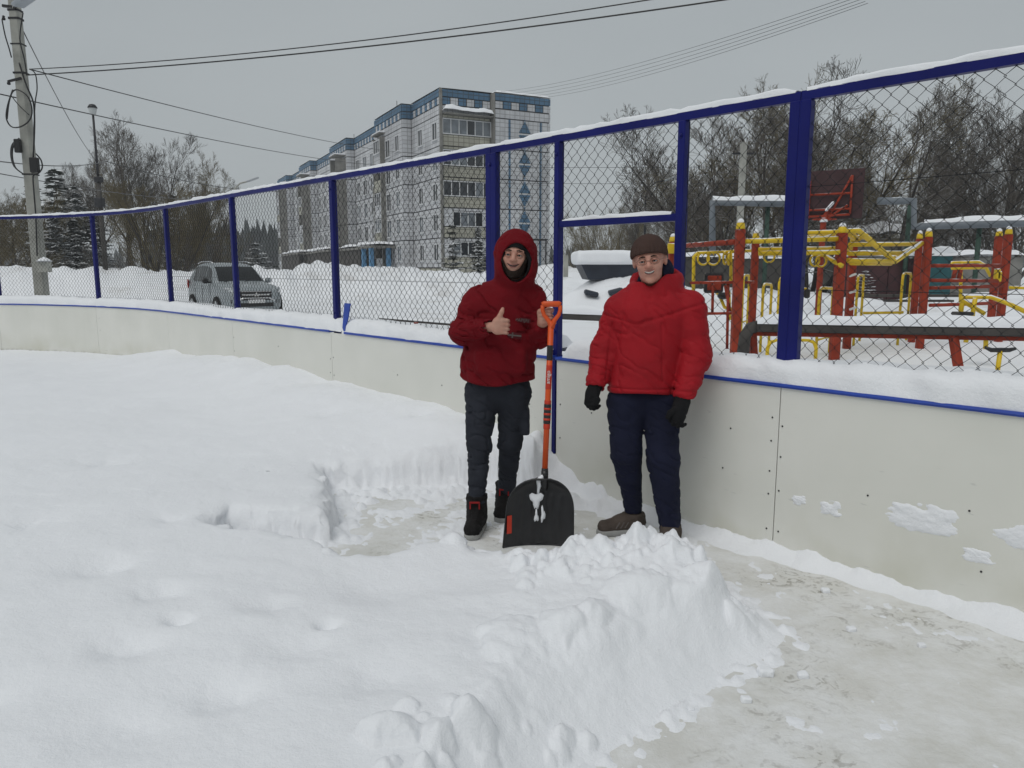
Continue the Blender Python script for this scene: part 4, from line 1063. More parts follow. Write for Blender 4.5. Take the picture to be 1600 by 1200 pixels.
for i, (u, v, Y, k, w_, lab) in enumerate(((98, 258, 64, 'pine', 1.0, 'dark snowy pine right of the utility pole'), (62, 280, 68, 'spruce', 1.0, 'dark evergreen just behind the utility pole'), (130, 285, 62, 'pine', .9, 'dark pine halfway to the lamp post'), (150, 300, 70, 'spruce', 1.0, 'dark evergreen directly left of the lamp post'), (88, 330, 55, 'spruce', 1.1, 'low dense evergreen under the tall pine'), (120, 340, 56, 'spruce', 1.2, 'low dense evergreen nearest the lamp post'), (275, 300, 70, 'spruce', .9, 'evergreen hidden among the willows left of the car'))):
    plant(k, u, v, Y, lab, CG, w_, i * 1.1)
plant('young', 708, 345, 52, 'young snowy spruce in front of the block, left of the other', 'young spruces by the block', .85, .4)
plant('spruce', 748, 352, 55, 'narrow young spruce closer to the blue double post', 'young spruces by the block', .9, 1.4)
plant('young', 403, 375, 50, 'small snow covered spruce right of the car roof', 'young spruces by the block', 1.6, 2.2)
plant('young', 1352, 420, 26, 'small dark snow covered bush behind the yellow bars', None, 1.5, 2.2, 'bush')
# ---------------- wood on the horizon, too far to tell its trees apart
rng = random.Random(77); V = []; F = []
def far_conifer(x, y, z, h, w):
    L = 5
    for l in range(L):
        z0 = z + h * (.08 + .80 * l / L); z1 = z0 + h * .32; r = w * (1 - l / L * .85); o = len(V); k = 6
        a0 = rng.random() * 6
        for i in range(k): V.append((x + r * math.cos(a0 + 6.283 * i / k) * (.6 + .6 * rng.random()), y + r * math.sin(a0 + 6.283 * i / k), z0 - h * .03 * rng.random()))
        V.append((x, y, min(z1, z + h)))
        for i in range(k): F.append((o + i, o + (i + 1) % k, o + k))
for i in range(760):
    near = i < 240
    u = rng.uniform(240, 500) if near else rng.uniform(-500, 2100); Y = rng.uniform(230, 300) if near else rng.uniform(300, 430); x = (u - 800) / FPX * Y
    far_conifer(x, Y, .5, rng.uniform(12.5, 17.0) if near else rng.uniform(8, 12.5), rng.uniform(2.4, 4.2))
wood = link_mesh('far_wood', np_mesh('far_wood', np.array(V), np.array(F), M['far_wood'], smooth=False)); tag(wood, 'bluish conifer wood on the horizon behind the car and block', 'wood', kind='stuff')
# ================================================================== POLES, LAMPS AND WIRES
def ground_at(x, y): return gz(x, y)
P1 = at(62, 420, 16); pole_x, pole_y = P1.x, 16.0
pole = empty('utility_pole', (pole_x, pole_y, 0)); tag(pole, 'concrete utility pole with coiled cables at the left edge', 'utility pole')
q = MB(); q.bar((0, 0, -.3), (0, 0, 7.6), .26, .22, ch=.04)
# tapering: narrow the top
q.v = [(x * (1 - .28 * max(0, z) / 7.6), y * (1 - .28 * max(0, z) / 7.6), z) for (x, y, z) in q.v]
q.build('shaft', M['concrete'], pole)
def Pp(u, v, dy=0.0): 
    p = at(u, v, pole_y + dy); return (p.x - pole_x, p.y - pole_y, p.z)
for (v, t) in ((115, .018), (70, .012), (17, .02), (273, .014), (30, .02)):
    z = Pp(40, v)[2]; f = 1 - .28 * z / 7.6
    q = MB(); q.box((0, 0, z), (.27 * f + .006, .23 * f + .006, t * 2)); q.build('steel_band', M['dark_metal'], pole)
def cable(pts, r=.014, n=6, name='cable_coil', parent=pole, m='black_plastic'):
    P = [Vector(p) for p in pts]; out = []
    for i in range(len(P) - 1):                                    # smooth the run
        p0 = P[max(i - 1, 0)]; p1 = P[i]; p2 = P[i + 1]; p3 = P[min(i + 2, len(P) - 1)]
        for k in range(4):
            t = k / 4; out.append(.5 * ((2 * p1) + (p2 - p0) * t + (2 * p0 - 5 * p1 + 4 * p2 - p3) * t * t + (3 * p1 - p0 - 3 * p2 + p3) * t ** 3))
    out.append(P[-1]); q = MB(); q.tube(out, r, n); return q.build(name, M[m], parent)
cable([Pp(u, v, -.16) for u, v in ((20, 140), (12, 165), (10, 185), (18, 198), (32, 198), (46, 188), (50, 172), (44, 152), (30, 141), (20, 143), (14, 160), (11, 186))])
cable([Pp(u, v, -.16) for u, v in ((30, 98), (36, 118), (42, 135), (52, 160), (54, 190), (53, 225), (52, 248))], .016)
cable([Pp(u, v, -.16) for u, v in ((46, 108), (55, 115), (58, 138), (55, 160), (53, 200), (53, 228))], .011)
cable([Pp(u, v, -.16) for u, v in ((18, 150), (30, 165), (46, 180))], .009)
cable([Pp(u, v, -.15) for u, v in ((36, 20), (31, 60), (38, 92), (42, 118))], .012)
for k in range(3): cable([Pp(u + k * 1.2, v + k, -.13 - .03 * k) for u, v in ((30, 216), (19, 226), (17, 243), (22, 260), (34, 270))], .013)
cable([Pp(u, v, -.16) for u, v in ((56, 240), (64, 250), (66, 262), (60, 271), (52, 275), (53, 300), (56, 340), (58, 400))], .014)
cable([Pp(u, v, -.16) for u, v in ((3, 30), (8, 55), (14, 75), (18, 90))], .012)
for (u, v, w, h, m) in ((28, 228, .12, .27, 'black_plastic'), (54, 258, .17, .30, 'black_plastic')):
    q = MB(); c = Pp(u, v, -.16); q.box(c, (w, .1, h), ch=.015); q.build('junction_box', M[m], pole)
c = Pp(70, 417, -.15); q = MB(); q.box((c[0], c[1], c[2]), (.21, .16, .22), ch=.01); mbx = q.build('meter_box', mat('meter_box_paint', (.42, .42, .38), .6, .1, 5), pole)
q = MB(); q.lathe([(.001, .0), (.15, .0), (.12, .035), (.06, .07), (.001, .1)], (c[0], c[1], c[2] + .11), n=10); q.build('box_snow', M['snow'], mbx)
c = Pp(22, 130, -.1); q = MB(); q.bar(Pp(14, 127, -.12), Pp(33, 122, -.12), .04); q.build('cross_arm', M['dark_metal'], pole)
for (u, v) in ((14, 133), (6, 32)):
    q = MB(); q.lathe([(.001, 0), (.03, .01), (.035, .04), (.02, .06), (.03, .08), (.001, .1)], Pp(u, v, -.12), n=8); q.build('insulator', M['dark_metal'], pole)
q = MB(); q.tube([Pp(22, 12, -.1), Pp(30, 6, -.5), Pp(36, 0, -.9)], .025, 6); lb = q.build('lamp_bracket', M['dark_metal'], pole)
q = MB(); q.bar(Pp(28, 8, -.5), Pp(50, -8, -1.3), .24, .09, ch=.03); q.build('lamp_head', mat('lamp_grey', (.30, .33, .36), .45, .1, 4), pole)
q = MB(); q.bar(Pp(4, 9, -.06), Pp(20, 11, -.06), .05, .05); q.build('top_bracket', M['dark_metal'], pole)

def street_lamp(u, vtop, Y, label, head='curve', side=1, w=.13):
    p = at(u, 420, Y); g = gz(p.x, Y); top = at(u, vtop, Y).z - g
    e = empty('street_lamp', (p.x, Y, g)); tag(e, label, 'street lamp', 'street lamps')
    q = MB()
    if head == 'globe':
        q.tube([(0, 0, -.3), (0, 0, top * .55)], [w, w * .85], 8); q.build('post', M['porch_dark'], e)
        q = MB(); q.tube([(0, 0, top * .55), (0, 0, top - .3)], [w * .5, w * .42], 8); q.build('upper_post', M['dark_metal'], e)
        q = MB(); q.lathe([(.10, -.42), (.14, -.40), (.20, -.1), (.17, -.02), (.001, .0)], (0, 0, top), n=12); q.build('lamp_head', mat('frosted_lamp', (.45, .47, .47), .3, .1, 3), e)
        q = MB(); q.lathe([(.22, -.10), (.23, -.05), (.14, .08), (.001, .12)], (0, 0, top), n=12); q.build('lamp_cap', M['dark_metal'], e)
        q = MB(); q.box((0, -.05, top * .42), (.42, .4, .5), ch=.05); q.build('control_box', M['dark_metal'], e)
        q = MB(); q.box((.02, 0, top * .56), (w * 2.6, w * 2.6, .28), ch=.03); q.build('collar', M['dark_metal'], e)
    else:
        q.tube([(0, 0, -.3), (0, 0, top - 1.0), (side * .15, -.05, top - .45), (side * .55, -.15, top - .12), (side * 1.2, -.3, top)], [w, w * .7, w * .5, w * .45, w * .4], 8)
        q.build('post', M['concrete' if w > .11 else 'dark_metal'], e)
        q = MB(); q.bar((side * 1.05, -.27, top - .03), (side * 1.9, -.48, top + .22), .22, .11, ch=.04); q.build('lamp_head', mat('lamp_head_grey', (.38, .40, .42), .4, .1, 4), e)
    return e
street_lamp(165, 166, 40, 'old dark lamp post with a round lantern left of the car', 'globe')
street_lamp(371, 284, 52, 'pale curved street lamp right behind the car', 'curve', 1, .12)
street_lamp(1006, 282, 46, 'dark curved street lamp seen above the gate crossbar', 'curve', 1, .08)
p = at(1153, 420, 34); cp = empty('concrete_pole', (p.x, 34, 0)); tag(cp, 'slim pale concrete pole behind the tall red playground post', 'pole')
q = MB(); q.bar((0, 0, -.2), (0, 0, at(1153, 222, 34).z), .26, .24, ch=.03); q.build('shaft', M['concrete'], cp)
q = MB(); q.box((0, 0, at(1153, 240, 34).z), (.9, .08, .08)); q.build('cross_arm', M['dark_metal'], cp)

def wire(a, b, sag, r, label, n=24):
    a = Vector(a); b = Vector(b); q = MB()
    q.tube([a.lerp(b, t) - Vector((0, 0, sag * 4 * t * (1 - t))) for t in np.linspace(0, 1, n)], r, 5)
    o = q.build('overhead_wire', M['black_plastic']); tag(o, label, 'wire', 'overhead wires'); return o
A = lambda u, v, Y: at(u, v, Y)
wire(A(46, 108, 16), A(1180, -28, 11), .18, .010, 'upper of the two black cables crossing the sky at the top left')
wire(A(46, 117, 16), A(1300, -26, 11), .16, .013, 'lower, thicker black cable crossing the sky from the utility pole')
wire(A(46, 108, 16), A(700, 240, 66), .55, .012, 'cable from the utility pole sloping down to the block roof')
wire(A(-40, 138, 16), A(640, 258, 74), .5, .014, 'cable sloping down in front of the block below the other')
wire(A(-40, 247, 17), A(166, 252, 40), .2, .016, 'nearly level cable from the left edge to the lamp post')
wire(A(166, 252, 40), A(440, 299, 60), .4, .020, 'cable from the lamp post to the right behind the fence rail')
wire(A(-40, 264, 17), A(380, 304, 62), .5, .012, 'thin cable just under the level one at the left')
wire(A(31, 38, 16), A(150, 250, 44), .3, .012, 'steep cable falling from the utility pole top to the lamp post')
for i, (v0, v1, u0) in enumerate(((143, -10, 783), (146, -6, 795), (149, -2, 808), (152, 2, 818), (155, 5, 828))):
    wire(A(u0, v0, 66), A(1340 - i * 2 + i * 6, v1 - i * 0, 26), .5, .008, ('topmost', 'second', 'middle', 'fourth', 'lowest')[i] + ' of the five thin wires rising right from the block roof')
wire(A(640, 260, 50), A(1330, 258, 44), .1, .012, 'thin level wire behind the netting above the gate crossbar')
wire(A(640, 284, 50), A(1330, 285, 44), .1, .012, 'thin level wire just over the gate crossbar')
wire(A(1153, 240, 34), A(1700, 180, 30), .35, .010, 'thin wire running right from the slim concrete pole')
# ================================================================== PARKED CAR
M['car_paint'] = mat('silver_grey_paint', (.30, .33, .345), .34, .10, 2.0, metal=.2, snow=1.62)
M['car_glass'] = mat('car_glass', (.010, .012, .013), .12, .2, 2.0, spec=.35)
M['chrome'] = mat('chrome', (.62, .63, .64), .18, .05, 3, metal=.9)
M['tyre'] = mat('tyre_rubber', (.014, .014, .014), .9, .2, 20)
M['lamp_glass'] = mat('headlamp_glass', (.50, .52, .54), .12, .15, 9, metal=.2)
M['tail_red'] = mat('tail_lamp_red', (.30, .015, .012), .2, .1, 9)
M['plate_white'] = mat('plate_white', (.65, .65, .65), .5, .05, 9)
def build_car():
    e = empty('parked_car', (-9.42, 25.4, gz(-9.42, 25.4) - .10), math.atan2(-.80, .60))
    tag(e, 'silver grey off-road car parked behind the netting, facing right', 'car')
    ST = [(2.43, .48, .74, .50), (2.40, .40, .86, .70), (2.30, .32, .98, .82), (2.10, .29, 1.045, .89), (1.6, .28, 1.115, .915), (1.0, .28, 1.165, .92), (.0, .28, 1.15, .92), (-1.2, .28, 1.16, .92), (-1.9, .30, 1.17, .91), (-2.25, .36, 1.13, .86), (-2.38, .45, 1.0, .76), (-2.42, .5, .9, .6)]
    V = []; K = 11
    for (x, zb, zt, hw) in ST:
        half = [(hw * .90, zb), (hw * .985, zb + .12), (hw, zb + (zt - zb) * .45), (hw * .985, zb + (zt - zb) * .74), (hw * .93, zt - .035), (hw * .78, zt + .012)]
        sec = [(y, z) for y, z in half] + [(0, zt + .035)] + [(-y, z) for y, z in half[::-1]]
        V += [(x, y, z) for y, z in sec]
    k = 13; n = len(ST)
    F = [(i * k + j, i * k + j + 1, (i + 1) * k + j + 1, (i + 1) * k + j) for i in range(n - 1) for j in range(k - 1)]
    F += [(i * k + k - 1, i * k, (i + 1) * k, (i + 1) * k + k - 1) for i in range(n - 1)]
    F += [tuple(range(k))[::-1], tuple((n - 1) * k + j for j in range(k))]
    mb = MB(); mb.add(V, F, True); body = mb.build('body', M['car_paint'], e)
    G = [(1.08, 1.16, .80, 1.10), (.86, 1.30, .755, 1.12), (.52, 1.53, .70, 1.12), (.22, 1.69, .665, 1.12), (-.15, 1.765, .65, 1.12), (-.9, 1.80, .645, 1.12), (-1.55, 1.765, .635, 1.12), (-2.0, 1.68, .62, 1.13), (-2.2, 1.50, .66, 1.12), (-2.32, 1.22, .72, 1.1)]
    V = []
    for (x, zt, ht, zb) in G:
        hb = .84 if x < .9 else .82
        half = [(hb, zb), (hb + (ht - hb) * .5 + .012, zb + (zt - zb) * .5), (ht, zt - .045), (ht * .88, zt - .006)]
        V += [(x, y, z) for y, z in half] + [(x, 0, zt + .012)] + [(x, -y, z) for y, z in half[::-1]]
    k = 9; n = len(G)
    F = [(i * k + j, i * k + j + 1, (i + 1) * k + j + 1, (i + 1) * k + j) for i in range(n - 1) for j in range(k - 1)] + [tuple(range(k))[::-1], tuple((n - 1) * k + j for j in range(k))]
    mb = MB(); mb.add(V, F, True); mb.build('cabin', M['car_paint'], e)
    def gp(x):                                                # interpolate cabin section
        for (a, b) in zip(G[:-1], G[1:]):
            if a[0] >= x >= b[0]:
                t = (a[0] - x) / (a[0] - b[0]); return [a[i] + (b[i] - a[i]) * t for i in range(4)]
        return list(G[-1])
    def side_pt(x, f, s, out=.012):
        _, zt, ht, zb = gp(x); y = .84 + (ht - .84) * f + .012 * (1 - abs(2 * f - 1)) + out
        return (x, s * y, zb + (zt - .045 - zb) * f)
    # windscreen
    mb = MB(); rows = []
    for x in (1.0, .76, .5, .27):
        _, zt, ht, zb = gp(x)
        for f in (-.9, -.45, 0, .45, .9): rows.append((x + .012, f * ht, zt + .016 - .012 * abs(f)))
    mb.add(rows, [(i * 5 + j, i * 5 + j + 1, i * 5 + 6 + j, i * 5 + 5 + j) for i in range(3) for j in range(4)], True)
    mb.add([(p[0] - .01, p[1], p[2] - .008) for p in rows], [(i * 5 + j, i * 5 + 5 + j, i * 5 + 6 + j, i * 5 + j + 1) for i in range(3) for j in range(4)], True)
    mb.build('windscreen', M['car_glass'], e)
    mb = MB()
    for y0 in (-.55, .08): mb.bar((1.06, y0, 1.19), (.90, y0 + .5, 1.275), .018, .012)
    mb.build('wiper', M['black_plastic'], e)
    for s in (-1, 1):
        for (xa, xb) in ((.62, -.12), (-.2, -1.05), (-1.15, -1.85)):
            mb = MB(); pts = []
            for t in (0, .5, 1):
                x = xa + (xb - xa) * t
                top = .93 if not (xa == .62 and t == 0) else .30
                if xa == -1.15 and t == 1: lo = .45
                else: lo = .10
                pts += [side_pt(x, lo, s), side_pt(x, (lo + top) / 2, s), side_pt(x, top, s)]
            mb.add(pts, [(i * 3 + j, i * 3 + 3 + j, i * 3 + 4 + j, i * 3 + 1 + j) for i in range(2) for j in range(2)], False)
            mb.build('side_window', M['car_glass'], e)
        mb = MB(); mb.box((.62, s * 1.02, 1.22), (.16, .20, .17), ch=.05); mb.box((.62, s * .90, 1.17), (.06, .12, .05)); mb.build('mirror', M['car_paint' if s > 0 else 'black_plastic'], e)
        mb = MB(); mb.tube([(.1, s * .60, 1.79), (-.2, s * .60, 1.835), (-1.4, s * .59, 1.84), (-1.8, s * .58, 1.78)], .02, 6); mb.build('roof_rail', M['chrome'], e)
        for x in (1.45, -1.42):
            rot = Matrix.Rotation(math.pi / 2, 3, 'X')
            mb = MB(); mb.lathe([(.001, -.10), (.42, -.10), (.42, .0), (.001, .0)], (x, s * .875 + (0.052 if s < 0 else .048), .47), n=20, rot=rot); mb.build('wheel_arch', M['tyre'], e)
            w = MB(); w.lathe([(.22, -.11), (.36, -.115), (.375, -.06), (.375, .06), (.36, .115), (.22, .11)], (x, s * .86, .37), n=22, rot=rot); wh = w.build('wheel', M['tyre'], e)
            w = MB(); w.lathe([(.001, -.118), (.08, -.12), (.235, -.112), (.235, .112), (.08, .12), (.001, .118)], (x, s * .86, .37), n=14, rot=rot); w.build('rim', M['chrome'], wh)
        mb = MB(); mb.bar((2.335, s * .56, .93), (2.08, s * .87, .985), .09, .10, ch=.03); mb.build('headlight', M['lamp_glass'], e)
        mb = MB(); mb.bar((2.44, s * .36, .80), (2.30, s * .80, .90), .035, .045, ch=.01); mb.bar((2.46, s * .40, .70), (2.36, s * .72, .55), .03, .05, ch=.01); mb.build('chrome_trim', M['chrome'], e)
        mb = MB(); mb.bar((2.40, s * .62, .60), (2.33, s * .76, .60), .05, .14, ch=.02); mb.build('fog_lamp', M['black_plastic'], e)
        mb = MB(); mb.bar((-2.22, s * .85, .95), (-2.12, s * .87, 1.22), .06, .16, ch=.02); mb.build('tail_light', M['tail_red'], e)
        for x in (.05, -.85):
            mb = MB(); mb.bar((x, s * .935, .99), (x - .22, s * .935, .99), .025, .02, ch=.006); mb.build('door_handle', M['chrome'], e)
        for x in (.72, -.18, -1.1):
            mb = MB(); mb.bar((x, s * .919, .40), (x, s * .919, 1.12), .012, .008); mb.build('door_gap', M['black_plastic'], e)
    mb = MB(); mb.box((2.425, 0, .80), (.05, .86, .05), ch=.01); mb.box((2.43, 0, .70), (.05, .84, .04), ch=.01); mb.box((2.41, 0, .90), (.05, .95, .03), ch=.01); mb.build('grille_bar', M['chrome'], e)
    mb = MB(); mb.box((2.415, 0, .77), (.035, .98, .30), ch=.02); mb.box((2.41, 0, .50), (.05, 1.1, .14), ch=.03); mb.build('grille', M['black_plastic'], e)
    em = MB()                                                # three lozenges on the grille
    for a in (90, 210, 330):
        c, s_ = math.cos(R(a)), math.sin(R(a)); L = .085; w = .03
        fr = Matrix.Translation((2.458, 0, .80)) @ Matrix(((0, 0, 1, 0), (1, 0, 0, 0), (0, 1, 0, 0), (0, 0, 0, 1)))
        em.prism([(0, 0), (c * L / 2 - s_ * w, s_ * L / 2 + c * w), (c * L, s_ * L), (c * L / 2 + s_ * w, s_ * L / 2 - c * w)], .012, fr)
    em.build('emblem', M['chrome'], e)
    mb = MB(); mb.box((2.45, 0, .60), (.02, .52, .11), ch=.004); mb.build('number_plate', M['plate_white'], e)
    return e
build_car()

# ================================================================== PLAYGROUND AND WORKOUT FRAMES
def B(u, v, Y): return at(u, v, Y)
def part_tubes(name, runs, r, m, parent, n=8):
    for pts in runs:
        mb = MB(); mb.tube(pts, r, n); o = under(mb.build(name, M[m]), parent)
    return o
wf = empty('workout_frame', (4.2, 13, 0)); tag(wf, 'red posts with yellow caps joined by yellow monkey bars behind the netting', 'workout frame')
POSTS_W = {'a': (1157, 358, 12.0, .14), 'b': (1181, 374, 12.7, .11), 'c': (1316, 364, 12.3, .145), 'd': (1334, 378, 14.3, .13), 'e': (1451, 370, 14.2, .125), 'f': (1437, 373, 15.3, .115), 'g': (1576, 366, 15.3, .13), 'h': (1561, 369, 16.2, .13), 'i': (1052, 378, 15.0, .16)}
PW = {}
for k, (u, v, Y, w) in POSTS_W.items():
    t = B(u, v, Y); PW[k] = t; mb = MB(); mb.bar((t.x, t.y, -.05), (t.x, t.y, t.z), w, w, ch=.018)
    po = under(mb.build('post', M['red_post']), wf)
    mb = MB(); hw = w * .5
    mb.lathe([(hw * 1.02, 0), (hw * 1.04, .03), (hw * .9, .085), (hw * .55, .125), (.004, .14)], (t.x, t.y, t.z), n=12)
    cp_ = under(mb.build('post_cap', M['yellow']), po); po_w = po
    mb = MB(); mb.lathe([(hw * .8, .09), (hw * .7, .135), (hw * .3, .160), (.003, .165)], (t.x, t.y, t.z), n=10); under(mb.build('cap_snow', M['snow']), po)
Y = 'yellow'
def z_at(k, z): p = PW[k]; return Vector((p.x, p.y, z))
part_tubes('red_rail', [[B(1052, 385, 15), B(1150, 378, 12.05)]], .045, 'red_post', wf)
# ladder a-b to c-d
for i, (p, q_) in enumerate(((B(1160, 377, 12.0), B(1312, 373, 12.3)), (B(1184, 390, 12.65), B(1330, 388, 13.6)), (B(1186, 377, 12.7), B(1330, 365, 14.2)))):
    part_tubes('yellow_rail', [[p, q_]], .042, Y, wf)
part_tubes('yellow_rail', [[B(1185, 396, 12.4), B(1312, 394, 12.2)]], .04, Y, wf)
part_tubes('yellow_rail', [[B(1255, 364, 13.2), B(1316, 362, 12.9)]], .04, Y, wf)
part_tubes('yellow_rail', [[B(1282, 395, 12.6), B(1316, 416, 12.2)]], .04, Y, wf)
for t in np.linspace(.1, .9, 7):
    part_tubes('rung', [[B(1160, 377, 12.0).lerp(B(1312, 373, 12.3), t), B(1186, 377, 12.7).lerp(B(1330, 365, 14.2), t)]], .022, Y, wf)
# stepped ladder c-d to e-f
Z1 = [B(1316, 362, 12.3), B(1341, 360, 12.5), B(1398, 409, 13.2), B(1440, 380, 14.2)]
Z2 = [B(1334, 379, 14.3), B(1352, 366, 14.4), B(1392, 404, 14.9), B(1437, 381, 15.3)]
part_tubes('zigzag_rail', [Z1], .046, Y, wf); part_tubes('zigzag_rail', [Z2], .044, Y, wf)
for p, q_ in ((B(1328, 382, 13.2), B(1440, 381, 14.4)), (B(1326, 396, 12.6), B(1412, 395, 13.8)), (B(1324, 407, 12.4), B(1398, 408, 13.2)), (B(1330, 411, 13.6), B(1392, 412, 14.6)), (B(1330, 370, 14.2), B(1358, 371, 14.3))):
    part_tubes('yellow_rail', [[p, q_]], .040, Y, wf)
for i in range(3):
    for t in (.15, .5, .85): part_tubes('rung', [[Z1[i].lerp(Z1[i + 1], t), Z2[i].lerp(Z2[i + 1], t)]], .022, Y, wf)
# rungs e-f to g-h
for (v1, v2) in ((415, 415), (438, 439), (450, 447), (477, 473)):
    part_tubes('red_rail', [[B(1453, v1, 14.3), B(1572, v2, 15.3)]], .034, 'red_post', wf)
part_tubes('red_rail', [[B(1440, 416, 15.3), B(1560, 415, 16.2)]], .03, 'red_post', wf)
for (u, v) in ((1560, 432), (1558, 428)):
    mb = MB(); c = B(u, v, 15.2); mb.box(c, (.10, .10, .22), ch=.02); under(mb.build('yellow_clamp', M[Y]), wf)
mb = MB(); c = B(1052, 388, 14.85); mb.box(c, (.22, .08, .2), ch=.015); under(mb.build('yellow_plate', M[Y]), wf)
for v in (432, 458, 484):                                    # foot pegs on the inner post
    mb = MB(); c = B(1327, v, 14.1); mb.bar(c, c + Vector((.12, -.02, .05)), .05, .04, ch=.01); under(mb.build('foot_peg', M['frame_white']), wf)
# rings
def torus(mb, c, rad, r, tilt=0.0, n=18):
    pts = []
    for i in range(n + 1):
        a = 2 * math.pi * i / n; pts.append(Vector(c) + Vector((rad * math.cos(a) * math.cos(tilt), rad * math.cos(a) * math.sin(tilt), rad * math.sin(a))))
    mb.tube(pts, r, 6, cap=False)
rb = empty('ring_bar', B(1113, 500, 13.0)); rb.location.z = 0; tag(rb, 'yellow frame with hanging rings left of the tall red post', 'ring bar')
part_tubes('frame', [[B(1083, 480, 13), B(1084, 402, 13), B(1090, 395, 13), B(1142, 393, 13), B(1142, 440, 13)]], .032, Y, rb)
part_tubes('frame', [[B(1142, 393, 13), B(1185, 391, 13.6)]], .03, Y, rb)
for (u, v, tl) in ((1099, 404, .2), (1115, 404, -.4), (1133, 403, 1.0), (1139, 404, 1.2)):
    mb = MB(); torus(mb, B(u, v, 13), .105, .019, tl); under(mb.build('ring', M[Y]), rb)
    mb = MB(); mb.tube([B(u, 394, 13), B(u, 399, 13)], .012, 5); under(mb.build('ring_strap', M[Y]), rb)
for (u, v, tl) in ((1202, 401, .1), (1273, 407, .3), (1283, 408, .1)):
    mb = MB(); torus(mb, B(u, v, 12.5), .09, .018, tl); under(mb.build('ring', M[Y]), wf)
# low parallel bars (yellow hoops)
def hoop(u0, u1, vt, vb, Yd, label, brace=None, rr=.026, dY=0.0):
    e = empty('parallel_bar', (B((u0 + u1) / 2, 500, Yd).x, Yd, 0)); tag(e, label, 'parallel bar', 'low yellow hoops of the workout ground')
    p0 = B(u0, vt, Yd); p1 = B(u1, vt, Yd + dY); zt = p0.z; c = .12
    d = (p1 - p0); d.z = 0; L = d.length; d = d / max(L, 1e-6); c = min(c, L * .45)
    part_tubes('bar', [[Vector((p0.x, p0.y, -.05)), Vector((p0.x, p0.y, zt - c)), p0 + d * c * .3 + Vector((0, 0, -c * .3)), p0 + d * c, Vector((p1.x, p1.y, p1.z)) - d * c, p1 - d * c * .3 + Vector((0, 0, -c * .3)), Vector((p1.x, p1.y, p1.z - c)), Vector((p1.x, p1.y, -.05))]], rr, Y, e)
    if brace: part_tubes('brace', [[Vector((p0.x, p0.y, brace)), Vector((p1.x, p1.y, brace))]], rr * .8, Y, e)
    return e
hoop(1193, 1206, 444, 492, 13.6, 'yellow hoop just right of the two red posts', None, dY=.8)
hoop(1162, 1171, 430, 480, 15.0, 'yellow hoop half hidden behind the tallest red post', .5, dY=.6)
hoop(1218, 1252, 432, 485, 16.5, 'yellow hoop behind the blue double post, left side', .45, dY=.2)
hoop(1281, 1302, 450, 492, 12.8, 'yellow hoop just left of the thick red post', .35, dY=.8)
hoop(1341, 1350, 430, 492, 14.8, 'yellow hoop right of the thick red post', None, dY=.8)
hoop(1411, 1424, 427, 492, 14.8, 'yellow hoop just left of the middle pair of red posts', None, dY=.8)
e = hoop(1200, 1276, 531, 548, 10.8, 'long low yellow frame under the dark barrier near the snow', .12, .028)
e = empty('floor_rail', B(1380, 492, 14.8)); tag(e, 'yellow floor rail between the two hoops in the middle', 'rail'); 
part_tubes('rail', [[B(1349, 489, 14.7), B(1411, 488, 14.7)]], .028, Y, e)
# target board on a red stand
ts = empty('target_stand', (B(1115, 500, 12.6).x, 12.6, 0)); tag(ts, 'black framed red target board on a red pipe stand', 'target board')
mb = MB(); c = B(1115, 442, 12.6); mb.box(c, (.32, .10, .34), ch=.03); under(mb.build('board_frame', M['black_plastic']), ts)
mb = MB(); mb.box(c + Vector((0, -.05, 0)), (.23, .03, .24), ch=.01); under(mb.build('board_panel', M['red_post']), ts)
part_tubes('stand', [[B(1078, 442, 12.55), B(1152, 441, 12.2)], [B(1104, 490, 12.5), B(1152, 489, 12.2)], [B(1114, 444, 12.5), B(1113, 490, 12.5)], [B(1133, 446, 12.4), B(1141, 489, 12.3)], [B(1182, 441, 12.8), B(1166, 441, 12.2)], [B(1138, 441, 12.3), B(1136, 545, 12.3)]], .024, 'red_post', ts)
ps = empty('pedal_trainer', (B(1130, 500, 13.6).x, 13.6, 0)); tag(ps, 'yellow pedal trainer with a dark saddle behind the target board', 'trainer')
part_tubes('frame', [[B(1140, 500, 13.6), B(1139, 455, 13.6)], [B(1126, 466, 13.6), B(1132, 480, 13.6), B(1144, 484, 13.6)], [B(1120, 458, 13.6), B(1136, 464, 13.6)]], .03, Y, ps)
mb = MB(); mb.box(B(1131, 462, 13.5), (.22, .14, .12), ch=.04); under(mb.build('saddle', M['black_plastic']), ps)
pt = empty('pedal_post', (B(1261, 500, 14.4).x, 14.4, 0)); tag(pt, 'thin yellow post with a black pad right of the double blue post', 'trainer')
part_tubes('post', [[B(1251, 500, 14.4), B(1252, 440, 14.4), B(1247, 433, 14.4)], [B(1252, 450, 14.4), B(1260, 452, 14.4)]], .028, Y, pt)
mb = MB(); mb.box(B(1261, 459, 14.3), (.11, .07, .17), ch=.025); under(mb.build('pad', M['black_plastic']), pt)
